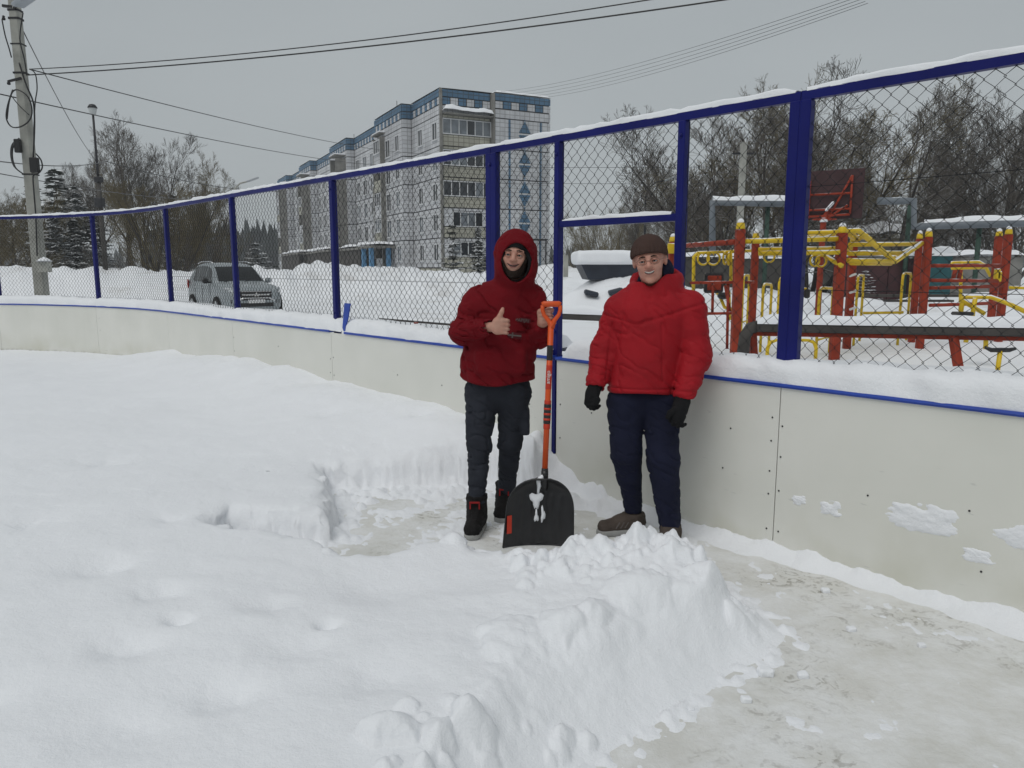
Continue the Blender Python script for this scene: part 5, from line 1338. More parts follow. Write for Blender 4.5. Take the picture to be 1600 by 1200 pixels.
# trainers on the right
tr = empty('pull_trainer', (B(1510, 480, 18.5).x, 18.5, 0)); tag(tr, 'yellow pull trainer with red arms between the red post pairs', 'trainer')
part_tubes('frame', [[B(1486, 418, 18.5), B(1488, 410, 18.5), B(1530, 409, 18.5), B(1538, 414, 18.5), B(1548, 432, 18.5)], [B(1487, 419, 18), B(1540, 418, 18)], [B(1500, 500, 18.5), B(1502, 410, 18.5)]], .04, Y, tr)
part_tubes('arm', [[B(1494, 418, 18.2), B(1489, 437, 18.2)], [B(1502, 418, 18.2), B(1498, 437, 18.2)]], .05, 'red_post', tr)
pb = empty('push_bench', (B(1530, 520, 11.5).x, 11.5, 0)); tag(pb, 'arched yellow pipe bench with a black seat at the right edge', 'trainer')
part_tubes('arched_pipe', [[B(1538, 490, 11.6), B(1503, 470, 11.6), B(1502, 466, 11.6), B(1512, 464, 11.6), B(1548, 464, 11.4), B(1570, 472, 11.2), B(1604, 488, 11.0)]], .034, Y, pb)
part_tubes('leg', [[B(1524, 465, 11.5), B(1519, 495, 11.5)], [B(1504, 470, 11.6), B(1500, 498, 11.7)], [B(1511, 520, 11.4), B(1509, 535, 11.4)], [B(1541, 520, 11.4), B(1540, 545, 11.4)]], .034, Y, pb)
for (u, v, w) in ((1504, 490, .26), (1543, 528, .27)):
    mb = MB(); mb.box(B(u, v, 11.4), (w, .2, .055), ch=.02); under(mb.build('seat_pad', M['black_plastic']), pb)
part_tubes('side_pipe', [[B(1577, 449, 13.5), B(1620, 450, 13.2)]], .03, Y, pb)
sb = empty('balance_board', (B(1563, 560, 9.8).x, 9.8, 0)); tag(sb, 'black curved balance board on a short yellow stalk low at the right', 'trainer')
mb = MB(); c = B(1563, 547, 9.8)
mb.tube([c + Vector((-.2, .0, .035)), c + Vector((-.12, 0, .0)), c, c + Vector((.12, 0, .0)), c + Vector((.2, 0, .02))], [.02, .03, .032, .03, .02], 8); under(mb.build('board', M['black_plastic']), sb)
part_tubes('stalk', [[Vector((c.x - .02, c.y, -.05)), c]], .03, Y, sb)

# dark low barrier with snow, red steel below
def barrier(name_label, pts, w, h, red, legs, end_curve=None, st=.085, seed=1):
    e = empty('low_barrier', (pts[0].x, pts[0].y, 0)); tag(e, name_label, 'barrier', 'low barriers outside the rink')
    mb = MB(); mb.bar(pts[0], pts[1], w, h, ch=.02); under(mb.build('plank', M['porch_dark']), e)
    if end_curve: part_tubes('bent_end', [end_curve], .075, 'porch_dark', e)
    if red:
        dz = Vector((0, 0, -h / 2 - .03)); mb = MB(); mb.bar(pts[0] + dz, pts[1] + dz, .05, .05, ch=.006); under(mb.build('steel_rail', M['red_post']), e)
    for (a, b2) in legs:
        mb = MB(); mb.bar(a, b2, .085, .085, ch=.01); under(mb.build('leg', M['red_post']), e)
    d = (pts[1] - pts[0]); L = d.length; d.normalize(); sd_ = Vector((-d.y, d.x, 0)); n = int(L / .06); V = []; nk = 9
    for i in range(n + 1):
        f = float(fbm(np.array([i * .13 + seed]), np.array([seed * 1.0]), 1.0, 3)[0]); ee = min(1, (i + .3) / 3, (n - i + .3) / 3) ** .5
        for k in range(nk):
            a = math.pi * k / (nk - 1); V.append(pts[0] + d * (L * i / n) - sd_ * (math.copysign(abs(math.cos(a)) ** .7, math.cos(a)) * w * .52) + Vector((0, 0, h / 2 - .004 + st * (.6 + .8 * f) * ee * math.sin(a) ** .6)))
    idx = np.arange((n + 1) * nk).reshape(n + 1, nk); Fq = np.stack([idx[:-1, :-1], idx[:-1, 1:], idx[1:, 1:], idx[1:, :-1]], -1).reshape(-1, 4)
    under(link_mesh('plank_snow', np_mesh('plank_snow', np.array([tuple(p) for p in V]), Fq, M['snow'])), e)
    return e
barrier('dark snow topped barrier with red steel legs at the right', [B(1182, 511, 9.0), B(1660, 519, 8.2)], .24, .10, True,
        [(B(1489, 522, 8.45), B(1500, 590, 8.3)), (B(1176, 520, 9.1), B(1178, 562, 9.1))], [B(1186, 510, 9.0), B(1172, 513, 9.0), B(1164, 525, 9.0), B(1160, 560, 9.0)], .11)
barrier('dark snow topped barrier seen through the gate beside the young man', [B(760, 489, 13.2), B(960, 497, 11.8)], .22, .10, False, [(B(770, 492, 13.2), B(770, 530, 13.2)), (B(940, 499, 11.9), B(940, 545, 11.9))], None, .13, 5)
barrier('thin dark rail in the snow right of the torn blue edging', [B(594, 498, 17.5), B(720, 508, 14.8)], .10, .05, False, [(B(650, 503, 16), B(650, 530, 16))], None, .04, 8)

# basketball board seen from behind
bb = empty('basketball_board', (B(1288, 500, 21).x, 21, 0)); tag(bb, 'dark maroon basketball board with red frame behind the playground', 'basketball board')
mb = MB(); a = B(1263, 273, 21.1); b2 = B(1352, 266, 20.3); lo = B(1351, 342, 20.3).z
for z0, z1, nm in ((lo, a.z, 'board'),):
    d = b2 - a; d.z = 0; L = d.length; d.normalize(); nrm = Vector((-d.y, d.x, 0))
    mid = (a + b2) / 2; mid.z = (z0 + z1) / 2 + .05
    rot = Matrix((d, nrm, Vector((0, 0, 1)))).transposed()
    mb.box(mid, (L, .05, z1 - z0 + .06), rot, ch=.008)
under(mb.build('board', mat('maroon_board', (.045, .020, .022), .7, .25, 2)), bb)
f = -.28
def BB(s, z): p = a + d * (L * s) - nrm * .10; return Vector((p.x, p.y, lo + (a.z - lo) * z))
part_tubes('steel_frame', [[BB(.06, .02), BB(.06, .85)], [BB(.80, .1), BB(.80, .92)], [BB(.06, .55), BB(.80, .55)], [BB(.06, .22), BB(.80, .22)], [BB(.06, .08), BB(.80, .10)], [BB(.80, .92), BB(.40, -.02)], [BB(.3, -.05), BB(.75, .3)]], .03, 'red_post', bb)
mb = MB(); c = BB(.40, -.02) - nrm * .3
pts = [c + Vector((.30 * math.cos(t), .26 * math.sin(t), .02)) for t in np.linspace(0, 2 * math.pi, 22)]
mb.tube(pts, .016, 6, cap=False); under(mb.build('hoop', M['red_post']), bb)
pp = BB(.34, 0); part_tubes('pole', [[Vector((pp.x, pp.y, -.1)), Vector((pp.x, pp.y, lo - .02)), Vector((pp.x + .12, pp.y, lo + .22))]], .085, 'red_post', bb)
mb = MB(); mb.lathe([(.10, 0), (.11, .05), (.06, .11), (.003, .12)], (pp.x, pp.y - .02, lo - .06), n=10); under(mb.build('pole_snow', M['snow']), bb)
mb = MB(); mb.bar(BB(.38, .18) - nrm * .1, BB(.52, .38) - nrm * .1, .10, .07, ch=.03); under(mb.build('frame_snow', M['snow']), bb)

# grey raised gas pipeline
M['pipe_grey'] = mat('pipe_grey_paint', (.14, .16, .18), .5, .15, 2, snow=1.34)
M['post_green'] = mat('post_green_paint', (.030, .065, .048), .7, .2, 3)
gp_ = empty('gas_pipeline', (B(1430, 420, 30).x, 30, 0)); tag(gp_, 'grey raised gas pipeline bending up into an arch behind the playground', 'pipeline')
part_tubes('pipe', [[B(1113, 400, 31), B(1113, 317, 31), B(1238, 318, 31)]], .15, 'pipe_grey', gp_, 10)
part_tubes('pipe', [[B(1372, 314, 30.5), B(1405, 314, 30.4), B(1428, 314, 30.2), B(1428, 354, 30.2), B(1442, 353, 30), B(1640, 347, 27)]], .145, 'pipe_grey', gp_, 10)
for (u, v, Yd) in ((1422, 320, 30.8), (1531, 352, 28.8), (1200, 320, 31.2)):
    p = B(u, v, Yd); part_tubes('support_post', [[Vector((p.x, p.y, -.1)), p]], .09, 'post_green', gp_, 6)
def snow_line(pts, w, st, seed, parent, nm='pipe_snow'):
    V = []; nk = 7; P = []
    for i in range(len(pts) - 1):
        n = max(2, int((pts[i + 1] - pts[i]).length / .15))
        P += [pts[i].lerp(pts[i + 1], k / n) for k in range(n)]
    P.append(pts[-1])
    for i, p in enumerate(P):
        d = (P[min(i + 1, len(P) - 1)] - P[max(i - 1, 0)]); d.z = 0; d.normalize(); s_ = Vector((-d.y, d.x, 0)); f = float(fbm(np.array([i * .21 + seed]), np.array([2.0]), seed, 3)[0])
        for k in range(nk):
            a_ = math.pi * k / (nk - 1); V.append(tuple(p - s_ * math.cos(a_) * w + Vector((0, 0, st * (.5 + f) * math.sin(a_) - (.03 if k in (0, nk - 1) else 0)))))
    idx = np.arange(len(P) * nk).reshape(len(P), nk); Fq = np.stack([idx[:-1, :-1], idx[:-1, 1:], idx[1:, 1:], idx[1:, :-1]], -1).reshape(-1, 4)
    return under(link_mesh(nm, np_mesh(nm, np.array(V), Fq, M['snow'])), parent)
up_ = Vector((0, 0, .12))
snow_line([B(1113, 317, 31) + up_, B(1238, 318, 31) + up_], .12, .16, 1, gp_); snow_line([B(1445, 353, 30) + up_, B(1640, 347, 27) + up_], .12, .16, 4, gp_)

# snowed-in trailer behind the gate
M['navy'] = mat('navy_tarp', (.022, .028, .042), .6, .25, 3)
tl = empty('covered_trailer', (B(945, 430, 25).x, 25, .2)); tag(tl, 'dark trailer under a thick slab of snow behind the gate', 'trailer')
mb = MB(); x0, x1 = B(905, 420, 25).x, B(1005, 420, 25).x; zt, zb = B(940, 413, 25).z, B(940, 437, 25).z
mb.add([(x0 + .25, 24.4, zb), (x1, 24.4, zb), (x1, 26.6, zb), (x0 + .25, 26.6, zb), (x0 - .0, 24.3, zt), (x1, 24.3, zt), (x1, 26.7, zt), (x0, 26.7, zt)], [(3, 2, 1, 0), (4, 5, 6, 7), (0, 1, 5, 4), (1, 2, 6, 5), (2, 3, 7, 6), (3, 0, 4, 7)])
under(mb.build('body', M['navy']), tl)
def slab_fn(p):
    d = rbox(p, ((x0 + x1) / 2 - .02, 25.5, (B(940, 393, 25).z + zt) / 2), ((x1 - x0) / 2 + .12, 1.35, (B(940, 393, 25).z - zt) / 2 + .02), .14)
    return smax(d + .10 * (fbm(p[:, 0] * 2.2, p[:, 1] * 2.2, p[:, 2] * 3, 4) - .5), (zt - .012) - p[:, 2], .02)
under(link_mesh('snow_slab', sdf_mesh('snow_slab', slab_fn, (x0 - .35, 23.9, zt - .15), (x1 + .35, 27.1, zt + .75), .05, M['snow'], .1)), tl)
for i, (u, v, w) in enumerate(((924, 437, .42), (962, 440, .45))):
    c = B(u, v, 23.3); c.z = gz(c.x, c.y) + .06; mb = MB(); mb.box(c, (w, .5, .16), Matrix.Rotation(.25 * (1 - 2 * i), 3, 'Y'), ch=.04); o = mb.build('dark_board', M['navy'])
    tag(o, ('left', 'right')[i] + ' one of two dark boards poking out of the snow below the trailer', 'board', 'dark boards in the snow')
mb = MB(); mb.box(B(884, 416, 22), (.14, .1, .62), ch=.01); o = mb.build('concrete_stub', M['concrete']); tag(o, 'grey concrete stub post beside the gate post', 'post')
# low sheds and bins far behind the playground
M['shed_maroon'] = mat('shed_maroon', (.055, .022, .024), .85, .3, 1.5)
M['bin_teal'] = mat('bin_teal_paint', (.015, .085, .095), .6, .2, 2)
def low_shed(u0, u1, vt, vb, Yd, m, label, cat, snow=.25, dep=2.2):
    p0 = B(u0, vt, Yd); p1 = B(u1, vt, Yd); zb = min(B(u0, vb, Yd).z, 0.3)
    e = empty('low_shed' if cat == 'shed' else 'waste_bin', ((p0.x + p1.x) / 2, Yd, 0)); tag(e, label, cat)
    mb = MB(); n = max(1, int((p1.x - p0.x) / 1.1)); w = (p1.x - p0.x) / n
    for i in range(n): mb.box((p0.x + (i + .5) * w, Yd + dep / 2, (zb + p0.z) / 2), (w - .03, dep, p0.z - zb), ch=.012)
    under(mb.build('wall', M[m]), e)
    V, F = snow_slab(p0.x - .1, p1.x + .1, Yd - .12, Yd + dep + .1, p0.z - .02, snow, u0); under(link_mesh('roof_snow', np_mesh('roof_snow', V, F, M['snow'])), e)
    return e
low_shed(1068, 1240, 404, 428, 33, 'porch_dark', 'long low dark shed behind the ring bars', 'shed', .3)
low_shed(1338, 1442, 404, 436, 31, 'shed_maroon', 'low maroon shed behind the yellow zigzag bars', 'shed', .3)
low_shed(1452, 1490, 400, 416, 30, 'bin_teal', 'teal waste bin under snow between the red posts', 'bin', .35, 1.2)
low_shed(1500, 1600, 402, 432, 34, 'old_concrete', 'grey concrete enclosure near the right edge under snow', 'shed', .3)
low_shed(1332, 1425, 372, 400, 44, 'old_concrete', 'distant shed with a bright snowy roof right of the backboard', 'shed', .9, 5)
low_shed(1145, 1235, 410, 430, 36, 'shed_maroon', 'low maroon shed behind the blue double post', 'shed', .35)
o = MB(); o.box(B(1420, 462, 19), (2.6, .3, .06)); o.box(B(1435, 470, 18.4), (1.6, .25, .05)); o = o.build('buried_bench', M['porch_dark']); tag(o, 'dark bench slats poking from the snow between the hoops and red posts', 'bench')
# ================================================================== PEOPLE
def cloth_mat(name, col, rough=.75, var=.12, weave=420, bump=.45, sheen=.0, spec=.2):
    m, n, l, b = new_mat(name); ge = n.new('ShaderNodeNewGeometry'); P = ge.outputs['Position']
    n1 = n.new('ShaderNodeTexNoise'); n1.inputs['Scale'].default_value = 7; n1.inputs['Detail'].default_value = 5; l.new(P, n1.inputs['Vector'])
    rp = n.new('ShaderNodeValToRGB'); rp.color_ramp.elements[0].position = .3; rp.color_ramp.elements[1].position = .7
    rp.color_ramp.elements[0].color = (*[c * (1 - var) for c in col], 1); rp.color_ramp.elements[1].color = (*[min(1, c * (1 + var)) for c in col], 1)
    l.new(n1.outputs['Fac'], rp.inputs['Fac']); l.new(rp.outputs['Color'], b.inputs['Base Color'])
    b.inputs['Roughness'].default_value = rough; b.inputs['Specular IOR Level'].default_value = spec
    n2 = n.new('ShaderNodeTexNoise'); n2.inputs['Scale'].default_value = weave; l.new(P, n2.inputs['Vector'])
    n3 = n.new('ShaderNodeTexNoise'); n3.inputs['Scale'].default_value = 28; n3.inputs['Detail'].default_value = 4; l.new(P, n3.inputs['Vector'])
    ad = n.new('ShaderNodeMath'); ad.operation = 'MULTIPLY_ADD'; ad.inputs[1].default_value = 3.0; l.new(n3.outputs['Fac'], ad.inputs[0]); l.new(n2.outputs['Fac'], ad.inputs[2])
    bp_ = n.new('ShaderNodeBump'); bp_.inputs['Strength'].default_value = bump; bp_.inputs['Distance'].default_value = .006
    l.new(ad.outputs[0], bp_.inputs['Height']); l.new(bp_.outputs['Normal'], b.inputs['Normal'])
    return m
def skin_mat(name, col):
    m, n, l, b = new_mat(name); ge = n.new('ShaderNodeNewGeometry')
    n1 = n.new('ShaderNodeTexNoise'); n1.inputs['Scale'].default_value = 22; n1.inputs['Detail'].default_value = 4; l.new(ge.outputs['Position'], n1.inputs['Vector'])
    rp = n.new('ShaderNodeValToRGB'); rp.color_ramp.elements[0].position = .35; rp.color_ramp.elements[1].position = .65
    rp.color_ramp.elements[0].color = (col[0] * .94, col[1] * .80, col[2] * .78, 1); rp.color_ramp.elements[1].color = (*col, 1)
    l.new(n1.outputs['Fac'], rp.inputs['Fac']); l.new(rp.outputs['Color'], b.inputs['Base Color'])
    b.inputs['Roughness'].default_value = .5; b.inputs['Specular IOR Level'].default_value = .35
    return m
M['skin_a'] = skin_mat('skin_wind_flushed', (.50, .28, .21)); M['skin_b'] = skin_mat('skin_ruddy', (.54, .29, .22))
M['jacket_wine'] = cloth_mat('wine_red_anorak', (.150, .0055, .010), .85, spec=.12)
M['jacket_red'] = cloth_mat('bright_red_jacket', (.335, .008, .015), .65, spec=.2)
M['cargo'] = cloth_mat('dark_cargo_cotton', (.026, .029, .038), .9, .2)
M['navy_jersey'] = cloth_mat('navy_jersey', (.010, .012, .030), .9, .15)
M['knit'] = cloth_mat('brown_knit', (.062, .037, .031), .95, .15, 250, .5)
M['black_cloth'] = cloth_mat('black_fleece', (.010, .010, .011), .95, .2)
M['hair'] = cloth_mat('dark_beard', (.022, .014, .010), .8, .3, 600, .6)
M['boot'] = cloth_mat('black_suede', (.012, .011, .011), .8, .3)
M['sole'] = mat('grey_sole', (.30, .30, .29), .8, .15, 30)
M['shoe_brown'] = cloth_mat('brown_mesh_shoe', (.070, .055, .046), .8, .3, 300)
M['eye_white'] = mat('eye_white', (.60, .58, .56), .25, .04, 40); M['eye_dark'] = mat('eye_dark', (.018, .014, .012), .2, .1, 40)
M['lip'] = mat('lip', (.33, .13, .11), .45, .1, 60); M['teeth'] = mat('teeth', (.52, .49, .44), .3, .05, 60)
M['glass_rim'] = mat('spectacle_rim', (.16, .11, .09), .3, .1, 40, metal=.3)
M['lens'] = mat('spectacle_lens', (.6, .6, .6), .05, .02, 5)
_lb = M['lens'].node_tree.nodes['Principled BSDF']; _lb.inputs['Transmission Weight'].default_value = 1.0; _lb.inputs['IOR'].default_value = 1.05
M['red_trim'] = cloth_mat('red_trim', (.32, .02, .02)); M['patch_grey'] = mat('patch_print_grey', (.115, .10, .092), .8, .1, 30)
M['patch_dark'] = cloth_mat('patch_dark', (.075, .008, .012), .9)
M['zip_dark'] = cloth_mat('zip_dark_red', (.16, .006, .010), .6)

def PV(u, v, Y): p = at(u, v, Y); return (p.x, p.y, p.z)
def grp(p, c, rad, fn):
    c = np.array(c, np.float32); d = np.linalg.norm(p - c, axis=1); m = d < rad + .06
    out = (d - rad).astype(np.float32)
    if m.any(): out[m] = fn(p[m])
    return out
def head_sdf(q):
    """local head: x to the image right, -y out of the face, z up; origin at mid head"""
    d = ell(q, (0, .012, .035), (.075, .095, .086))
    d = smin(d, ell(q, (0, -.022, -.030), (.061, .070, .086)), .03)
    d = smin(d, ell(q, (0, -.034, -.075), (.047, .050, .042)), .025)
    ax = np.stack([np.abs(q[:, 0]), q[:, 1], q[:, 2]], 1)
    d = smin(d, ell(ax, (.036, -.066, -.026), (.024, .022, .023)), .018)
    d = smin(d, rcone(ax, (.008, -.084, .026), (.044, -.074, .024), .010, .008), .014)
    d = smax(d, -ell(ax, (.031, -.100, .006), (.018, .018, .011)), .010)
    d = smin(d, rcone(q, (0, -.084, .014), (0, -.108, -.022), .008, .0125), .012)
    d = smin(d, ell(ax, (.011, -.098, -.026), (.009, .010, .008)), .008)
    d = smin(d, ell(q, (0, -.078, -.100), (.022, .020, .017)), .018)
    d = smin(d, rcone(q, (-.022, -.088, -.050), (.022, -.088, -.050), .006, .006), .010)
    d = smin(d, rcone(q, (-.016, -.087, -.066), (.016, -.087, -.066), .007, .007), .010)
    d = smin(d, ell(ax, (.078, .012, .0), (.011, .022, .033)), .008)
    return d
def make_person(nm, label, head_M, neck, core, arms, legs, hands, skin, lo, hi, h=.0045):
    hc = np.array(head_M.translation)
    def fn(p):
        d = grp(p, hc, .17, lambda q: head_sdf(loc_frame(q, head_M)))
        d = smin(d, rcone(p, neck[0], neck[1], .058, .062), .03)
        for (a, b, ra, rb) in core: d = smin(d, rcone(p, a, b, ra, rb, .7), .05)
        for pts, rad in arms: d = smin(d, chain(p, pts, rad, .02), .03)
        for pts, rad in legs: d = smin(d, chain(p, pts, rad, .02), .03)
        for c, rad, f in hands: d = smin(d, grp(p, c, rad, f), .008)
        return d
    o = link_mesh(nm, sdf_mesh('body', fn, lo, hi, h, skin)); tag(o, label, 'person'); return o
def finger_chain(p, pts, r): return chain(p, pts, [r * (1 - .12 * i) for i in range(len(pts))], .006)
def sdf_part(name, fn, lo, hi, h, m, parent):
    o = link_mesh(name, sdf_mesh(name, fn, lo, hi, h, M[m])); o.parent = parent; return o
def bounds(pts, pad): P = np.array(pts); return P.min(0) - pad, P.max(0) + pad
def face_bits(parent, HM, brow, smile_open, squint=.35):
    def L(x, y, z): v = HM @ Vector((x, y, z)); return (v.x, v.y, v.z)
    for s in (-1, 1):
        mb = MB(); mb.lathe([(.0002, -.0125), (.006, -.011), (.0115, -.004), (.0125, 0), (.0115, .004), (.006, .011), (.0002, .0125)], L(s * .031, -.0795, .004), n=14)
        mb.build('eye', M['eye_white'], parent)
        mb = MB(); mb.lathe([(.0002, -.0065), (.005, -.004), (.0062, 0), (.005, .004), (.0002, .0065)], L(s * .031 - .001, -.0895, .004), n=10); mb.build('iris', M['eye_dark'], parent)
        # lids half closed by the smile
        mb = MB(); mb.tube([L(s * .017, -.086, .004), L(s * .025, -.0945, .0125), L(s * .034, -.0945, .0128), L(s * .046, -.084, .004)], [.003, .0052, .0052, .003], 6); mb.build('eyelid', M[parent['skin_key']], parent)
        mb = MB(); mb.tube([L(s * .018, -.087, .001), L(s * .025, -.0955, .0082), L(s * .034, -.0955, .0083), L(s * .046, -.085, .001)], .0013, 5); mb.build('eyelash', M['eye_dark'], parent)
        mb = MB(); mb.tube([L(s * .018, -.087, -.004), L(s * .026, -.0925, -.0065), L(s * .034, -.0925, -.0065), L(s * .045, -.084, -.003)], [.002, .0036, .0036, .002], 6); mb.build('eyelid', M[parent['skin_key']], parent)
        mb = MB(); mb.tube([L(s * .014, -.0945, .0275), L(s * .028, -.0940, .0300), L(s * .046, -.083, .0250)], [.0035, .0042, .002], 6); mb.build('eyebrow', M[brow], parent)
    def arc(y, z, w, dz, n=7): return [L(w * t, y - .004 + .013 * t * t * (w / .03) ** 2, z + dz * t * t) for t in np.linspace(-1, 1, n)]
    if smile_open:
        mb = MB(); mb.tube(arc(-.0925, -.0600, .027, .010), [.002, .0058, .0072, .0075, .0072, .0058, .002], 8); mb.build('mouth', M['eye_dark'], parent)
        mb = MB(); mb.tube(arc(-.0965, -.0575, .023, .008), [.0015, .0038, .0046, .0048, .0046, .0038, .0015], 8); mb.build('teeth', M['teeth'], parent)
        mb = MB(); mb.tube(arc(-.0955, -.0512, .029, .011), [.0015, .003, .0036, .0034, .0036, .003, .0015], 6); mb.tube(arc(-.0950, -.0668, .022, .010), [.0015, .0035, .0044, .0046, .0044, .0035, .0015], 6); mb.build('lips', M['lip'], parent)
    else:
        mb = MB(); mb.tube(arc(-.0965, -.0570, .033, .013), [.002, .0038, .0044, .0044, .0044, .0038, .002], 6); mb.build('mouth', M['eye_dark'], parent)
        mb = MB(); mb.tube(arc(-.0955, -.0520, .030, .012), [.0012, .003, .0036, .0032, .0036, .003, .0012], 6); mb.tube(arc(-.0945, -.0640, .020, .007), [.0015, .0035, .0042, .0044, .0042, .0035, .0015], 6); mb.build('lips', M['lip'], parent)
def text_mesh(txt, size, m, M4, name, parent, ex=.0006):
    cu = bpy.data.curves.new('print', 'FONT'); cu.body = txt; cu.size = size; cu.align_x = 'CENTER'; cu.align_y = 'CENTER'; cu.extrude = ex
    to = bpy.data.objects.new('print_tmp', cu); COL.objects.link(to)
    dg = bpy.context.evaluated_depsgraph_get(); dg.update(); me = bpy.data.meshes.new_from_object(to.evaluated_get(dg)); me.name = name
    bpy.data.objects.remove(to); me.transform(M4); me.materials.clear(); me.materials.append(m)
    return link_mesh(name, me, parent)
def surf_Y(fn, u, v, y0=3.95, y1=4.45, n=260):
    Ys = np.linspace(y0, y1, n); P = np.array([PV(u, v, y) for y in Ys], np.float32); d = fn(P); i = int(np.argmax(d < 0))
    return float(Ys[i])
def folds(p, fx, fz, amp, seed=0.0):
    n = fbm(p[:, 0] * fx + seed, p[:, 2] * fz + p[:, 0] * 3, p[:, 1] * fx, 3) - .5
    r = np.abs(fbm(p[:, 0] * fx * .6 + 7 + seed, p[:, 2] * fz * .8 - p[:, 0] * 4, p[:, 1] * fx * .6, 2) - .5)
    c = np.abs(fbm(p[:, 0] * fx * 1.5 + 3 + seed, p[:, 2] * fz * 1.3 + p[:, 0] * 9, p[:, 1] * fx * 1.5, 2) - .5)
    return amp * (n * 1.1 + .9 * (.25 - r) + .55 * np.exp(-(c / .045) ** 2))

# ------------------------------------------------------------------ young man with the shovel
def young_man():
    YT = 4.42
    HM = Matrix.Translation(PV(805, 399, 4.345)) @ Euler((R(2), R(5), R(-5))).to_matrix().to_4x4() @ Matrix.Diagonal((1.05, 1.03, 1.0, 1))
    sh_l, el_l, wr_l = PV(744, 474, YT), PV(723, 519, 4.34), PV(764, 511, 4.19)
    sh_r, el_r, wr_r = PV(832, 466, YT), PV(842, 526, 4.36), PV(848, 503, 4.225)
    hipL, kneeL, ankL = PV(754, 612, YT), PV(749, 692, 4.37), PV(745, 787, 4.33)
    hipR, kneeR, ankR = PV(803, 612, YT), PV(797, 690, 4.46), PV(791, 773, 4.60)
    # thumb-up fist, back of the hand to the camera
    fc = PV(781, 508, 4.15)
    def fist(p):
        k = lambda u, v, y: PV(u, v, y)
        d = chain(p, [wr_l, k(773, 511, 4.165)], [.026, .028], .02)
        d = smin(d, rcone(p, k(777, 503, 4.150), k(777, 516, 4.150), .026, .025), .02)
        d = smin(d, rcone(p, k(785, 502, 4.148), k(785, 516, 4.150), .022, .021), .02)
        for i, v in enumerate((500.5, 507, 513.5, 519.5)):
            w = (0, .6, .3, -1.4)[i]
            f = finger_chain(p, [k(785 + w, v, 4.136), k(792 + w, v + .6, 4.142), k(794 + w, v + 1, 4.165), k(786 + w, v + 1, 4.172)], .0125 - .0008 * i)
            d = smin(d, f, .004)
        d = smin(d, chain(p, [k(777, 503, 4.148), k(781, 494, 4.140), k(784, 487.5, 4.138), k(785.5, 482.5, 4.142)], [.019, .0135, .0118, .0095], .008), .010)
        return d
    gc = PV(853, 495, 4.20)
    def grip(p):
        k = lambda u, v, y: PV(u, v, y)
        d = chain(p, [wr_r, k(850, 499, 4.215)], [.026, .028], .02)
        d = smin(d, rcone(p, k(845, 488, 4.215), k(848, 503, 4.212), .022, .024), .02)
        d = smin(d, rcone(p, k(851, 490, 4.222), k(854, 501, 4.218), .018, .020), .02)
        for i, (u, v) in enumerate(((844, 487), (845, 493), (847, 499), (849.5, 504.5))):
            f = finger_chain(p, [k(u, v, 4.195), k(u + 6, v - 1.5, 4.172), k(u + 14, v - 1, 4.168), k(u + 18.5, v + .5, 4.186)], .0122 - .0006 * i)
            d = smin(d, f, .004)
        d = smin(d, chain(p, [k(851, 488, 4.212), k(857, 483.5, 4.190), k(863, 484, 4.176)], [.016, .0125, .0105], .008), .010)
        return d
    lo, hi = (-.42, 4.05, .02), (.42, 4.75, 1.80)
    body = make_person('person', 'smiling man in a dark red hooded anorak giving a thumbs up, holding a shovel', HM, (PV(803, 450, 4.42), PV(804, 425, 4.40)),
        [(PV(779, 590, YT), PV(788, 490, YT), .13, .14), (PV(760, 478, YT), PV(822, 472, YT), .055, .055)],
        [([sh_l, el_l, wr_l], [.05, .042, .028]), ([sh_r, el_r, wr_r], [.05, .042, .028])],
        [([hipL, kneeL, ankL, PV(741, 822, 4.25)], [.07, .040, .028, .026]), ([hipR, kneeR, ankR, PV(787, 795, 4.55)], [.07, .040, .028, .026])],
        [(fc, .085, fist), (gc, .085, grip)], M['skin_a'], lo, hi)
    body['skin_key'] = 'skin_a'
    face_bits(body, HM, 'hair', False)
    # beard along the jaw and under the chin
    def beard(p):
        q = loc_frame(p, HM); d = head_sdf(q) - .008 - .005 * (fbm(p[:, 0] * 70, p[:, 1] * 70, p[:, 2] * 70, 2) - .5)
        lim = q[:, 2] - (-.084 + .072 * np.clip(np.abs(q[:, 0]) / .060, 0, 1.2) ** 2.6)
        return smax(smax(d, lim, .006), q[:, 1] - .03, .006)
    lo_, hi_ = bounds([tuple(HM.translation)], .14); sdf_part('beard', beard, lo_, hi_, .004, 'hair', body)
    def cap(p):
        q = loc_frame(p, HM); o = ell(q, (0, .012, .036), (.084, .106, .094)); return smax(smax(o, -ell(q, (0, .012, .035), (.076, .096, .087)), .003), (.046 - .05 * np.clip(np.abs(q[:, 0]) / .066, 0, 1.3) ** 2.2 + .10 * np.clip(q[:, 1] + .02, 0, 1)) - q[:, 2], .005)
    sdf_part('hood_trim', cap, lo_, hi_, .005, 'black_cloth', body)
    # anorak with hood
    zc = at(777, 600, 4.3).z
    hc = PV(806, 404, 4.362)
    def anorak(p):
        d = rcone(p, PV(777, 590, YT), PV(783, 495, YT), .212, .212, .68)
        d = smin(d, rcone(p, PV(752, 478, YT), PV(826, 470, YT), .085, .085, .95), .10)
        d = smin(d, rcone(p, PV(778, 596, YT - .015), PV(780, 560, YT - .02), .213, .205, .70), .05)
        fo = folds(p, 6, 11, .019)
        arm1 = chain(p, [sh_l, el_l, PV(765, 511, 4.195)], [.088, .074, .052], .035)
        arm2 = chain(p, [sh_r, el_r, PV(846, 513, 4.255)], [.085, .070, .050], .035)
        d = d + fo * 1.1
        d = smin(d, smin(arm1, arm2, .005) + folds(p, 11, 26, .020, 5.0), .022)
        # wide pouch at the front
        d = smin(d, rbox(p, PV(782, 566, 4.28), (.15, .03, .075), .03) + fo * .5, .03)
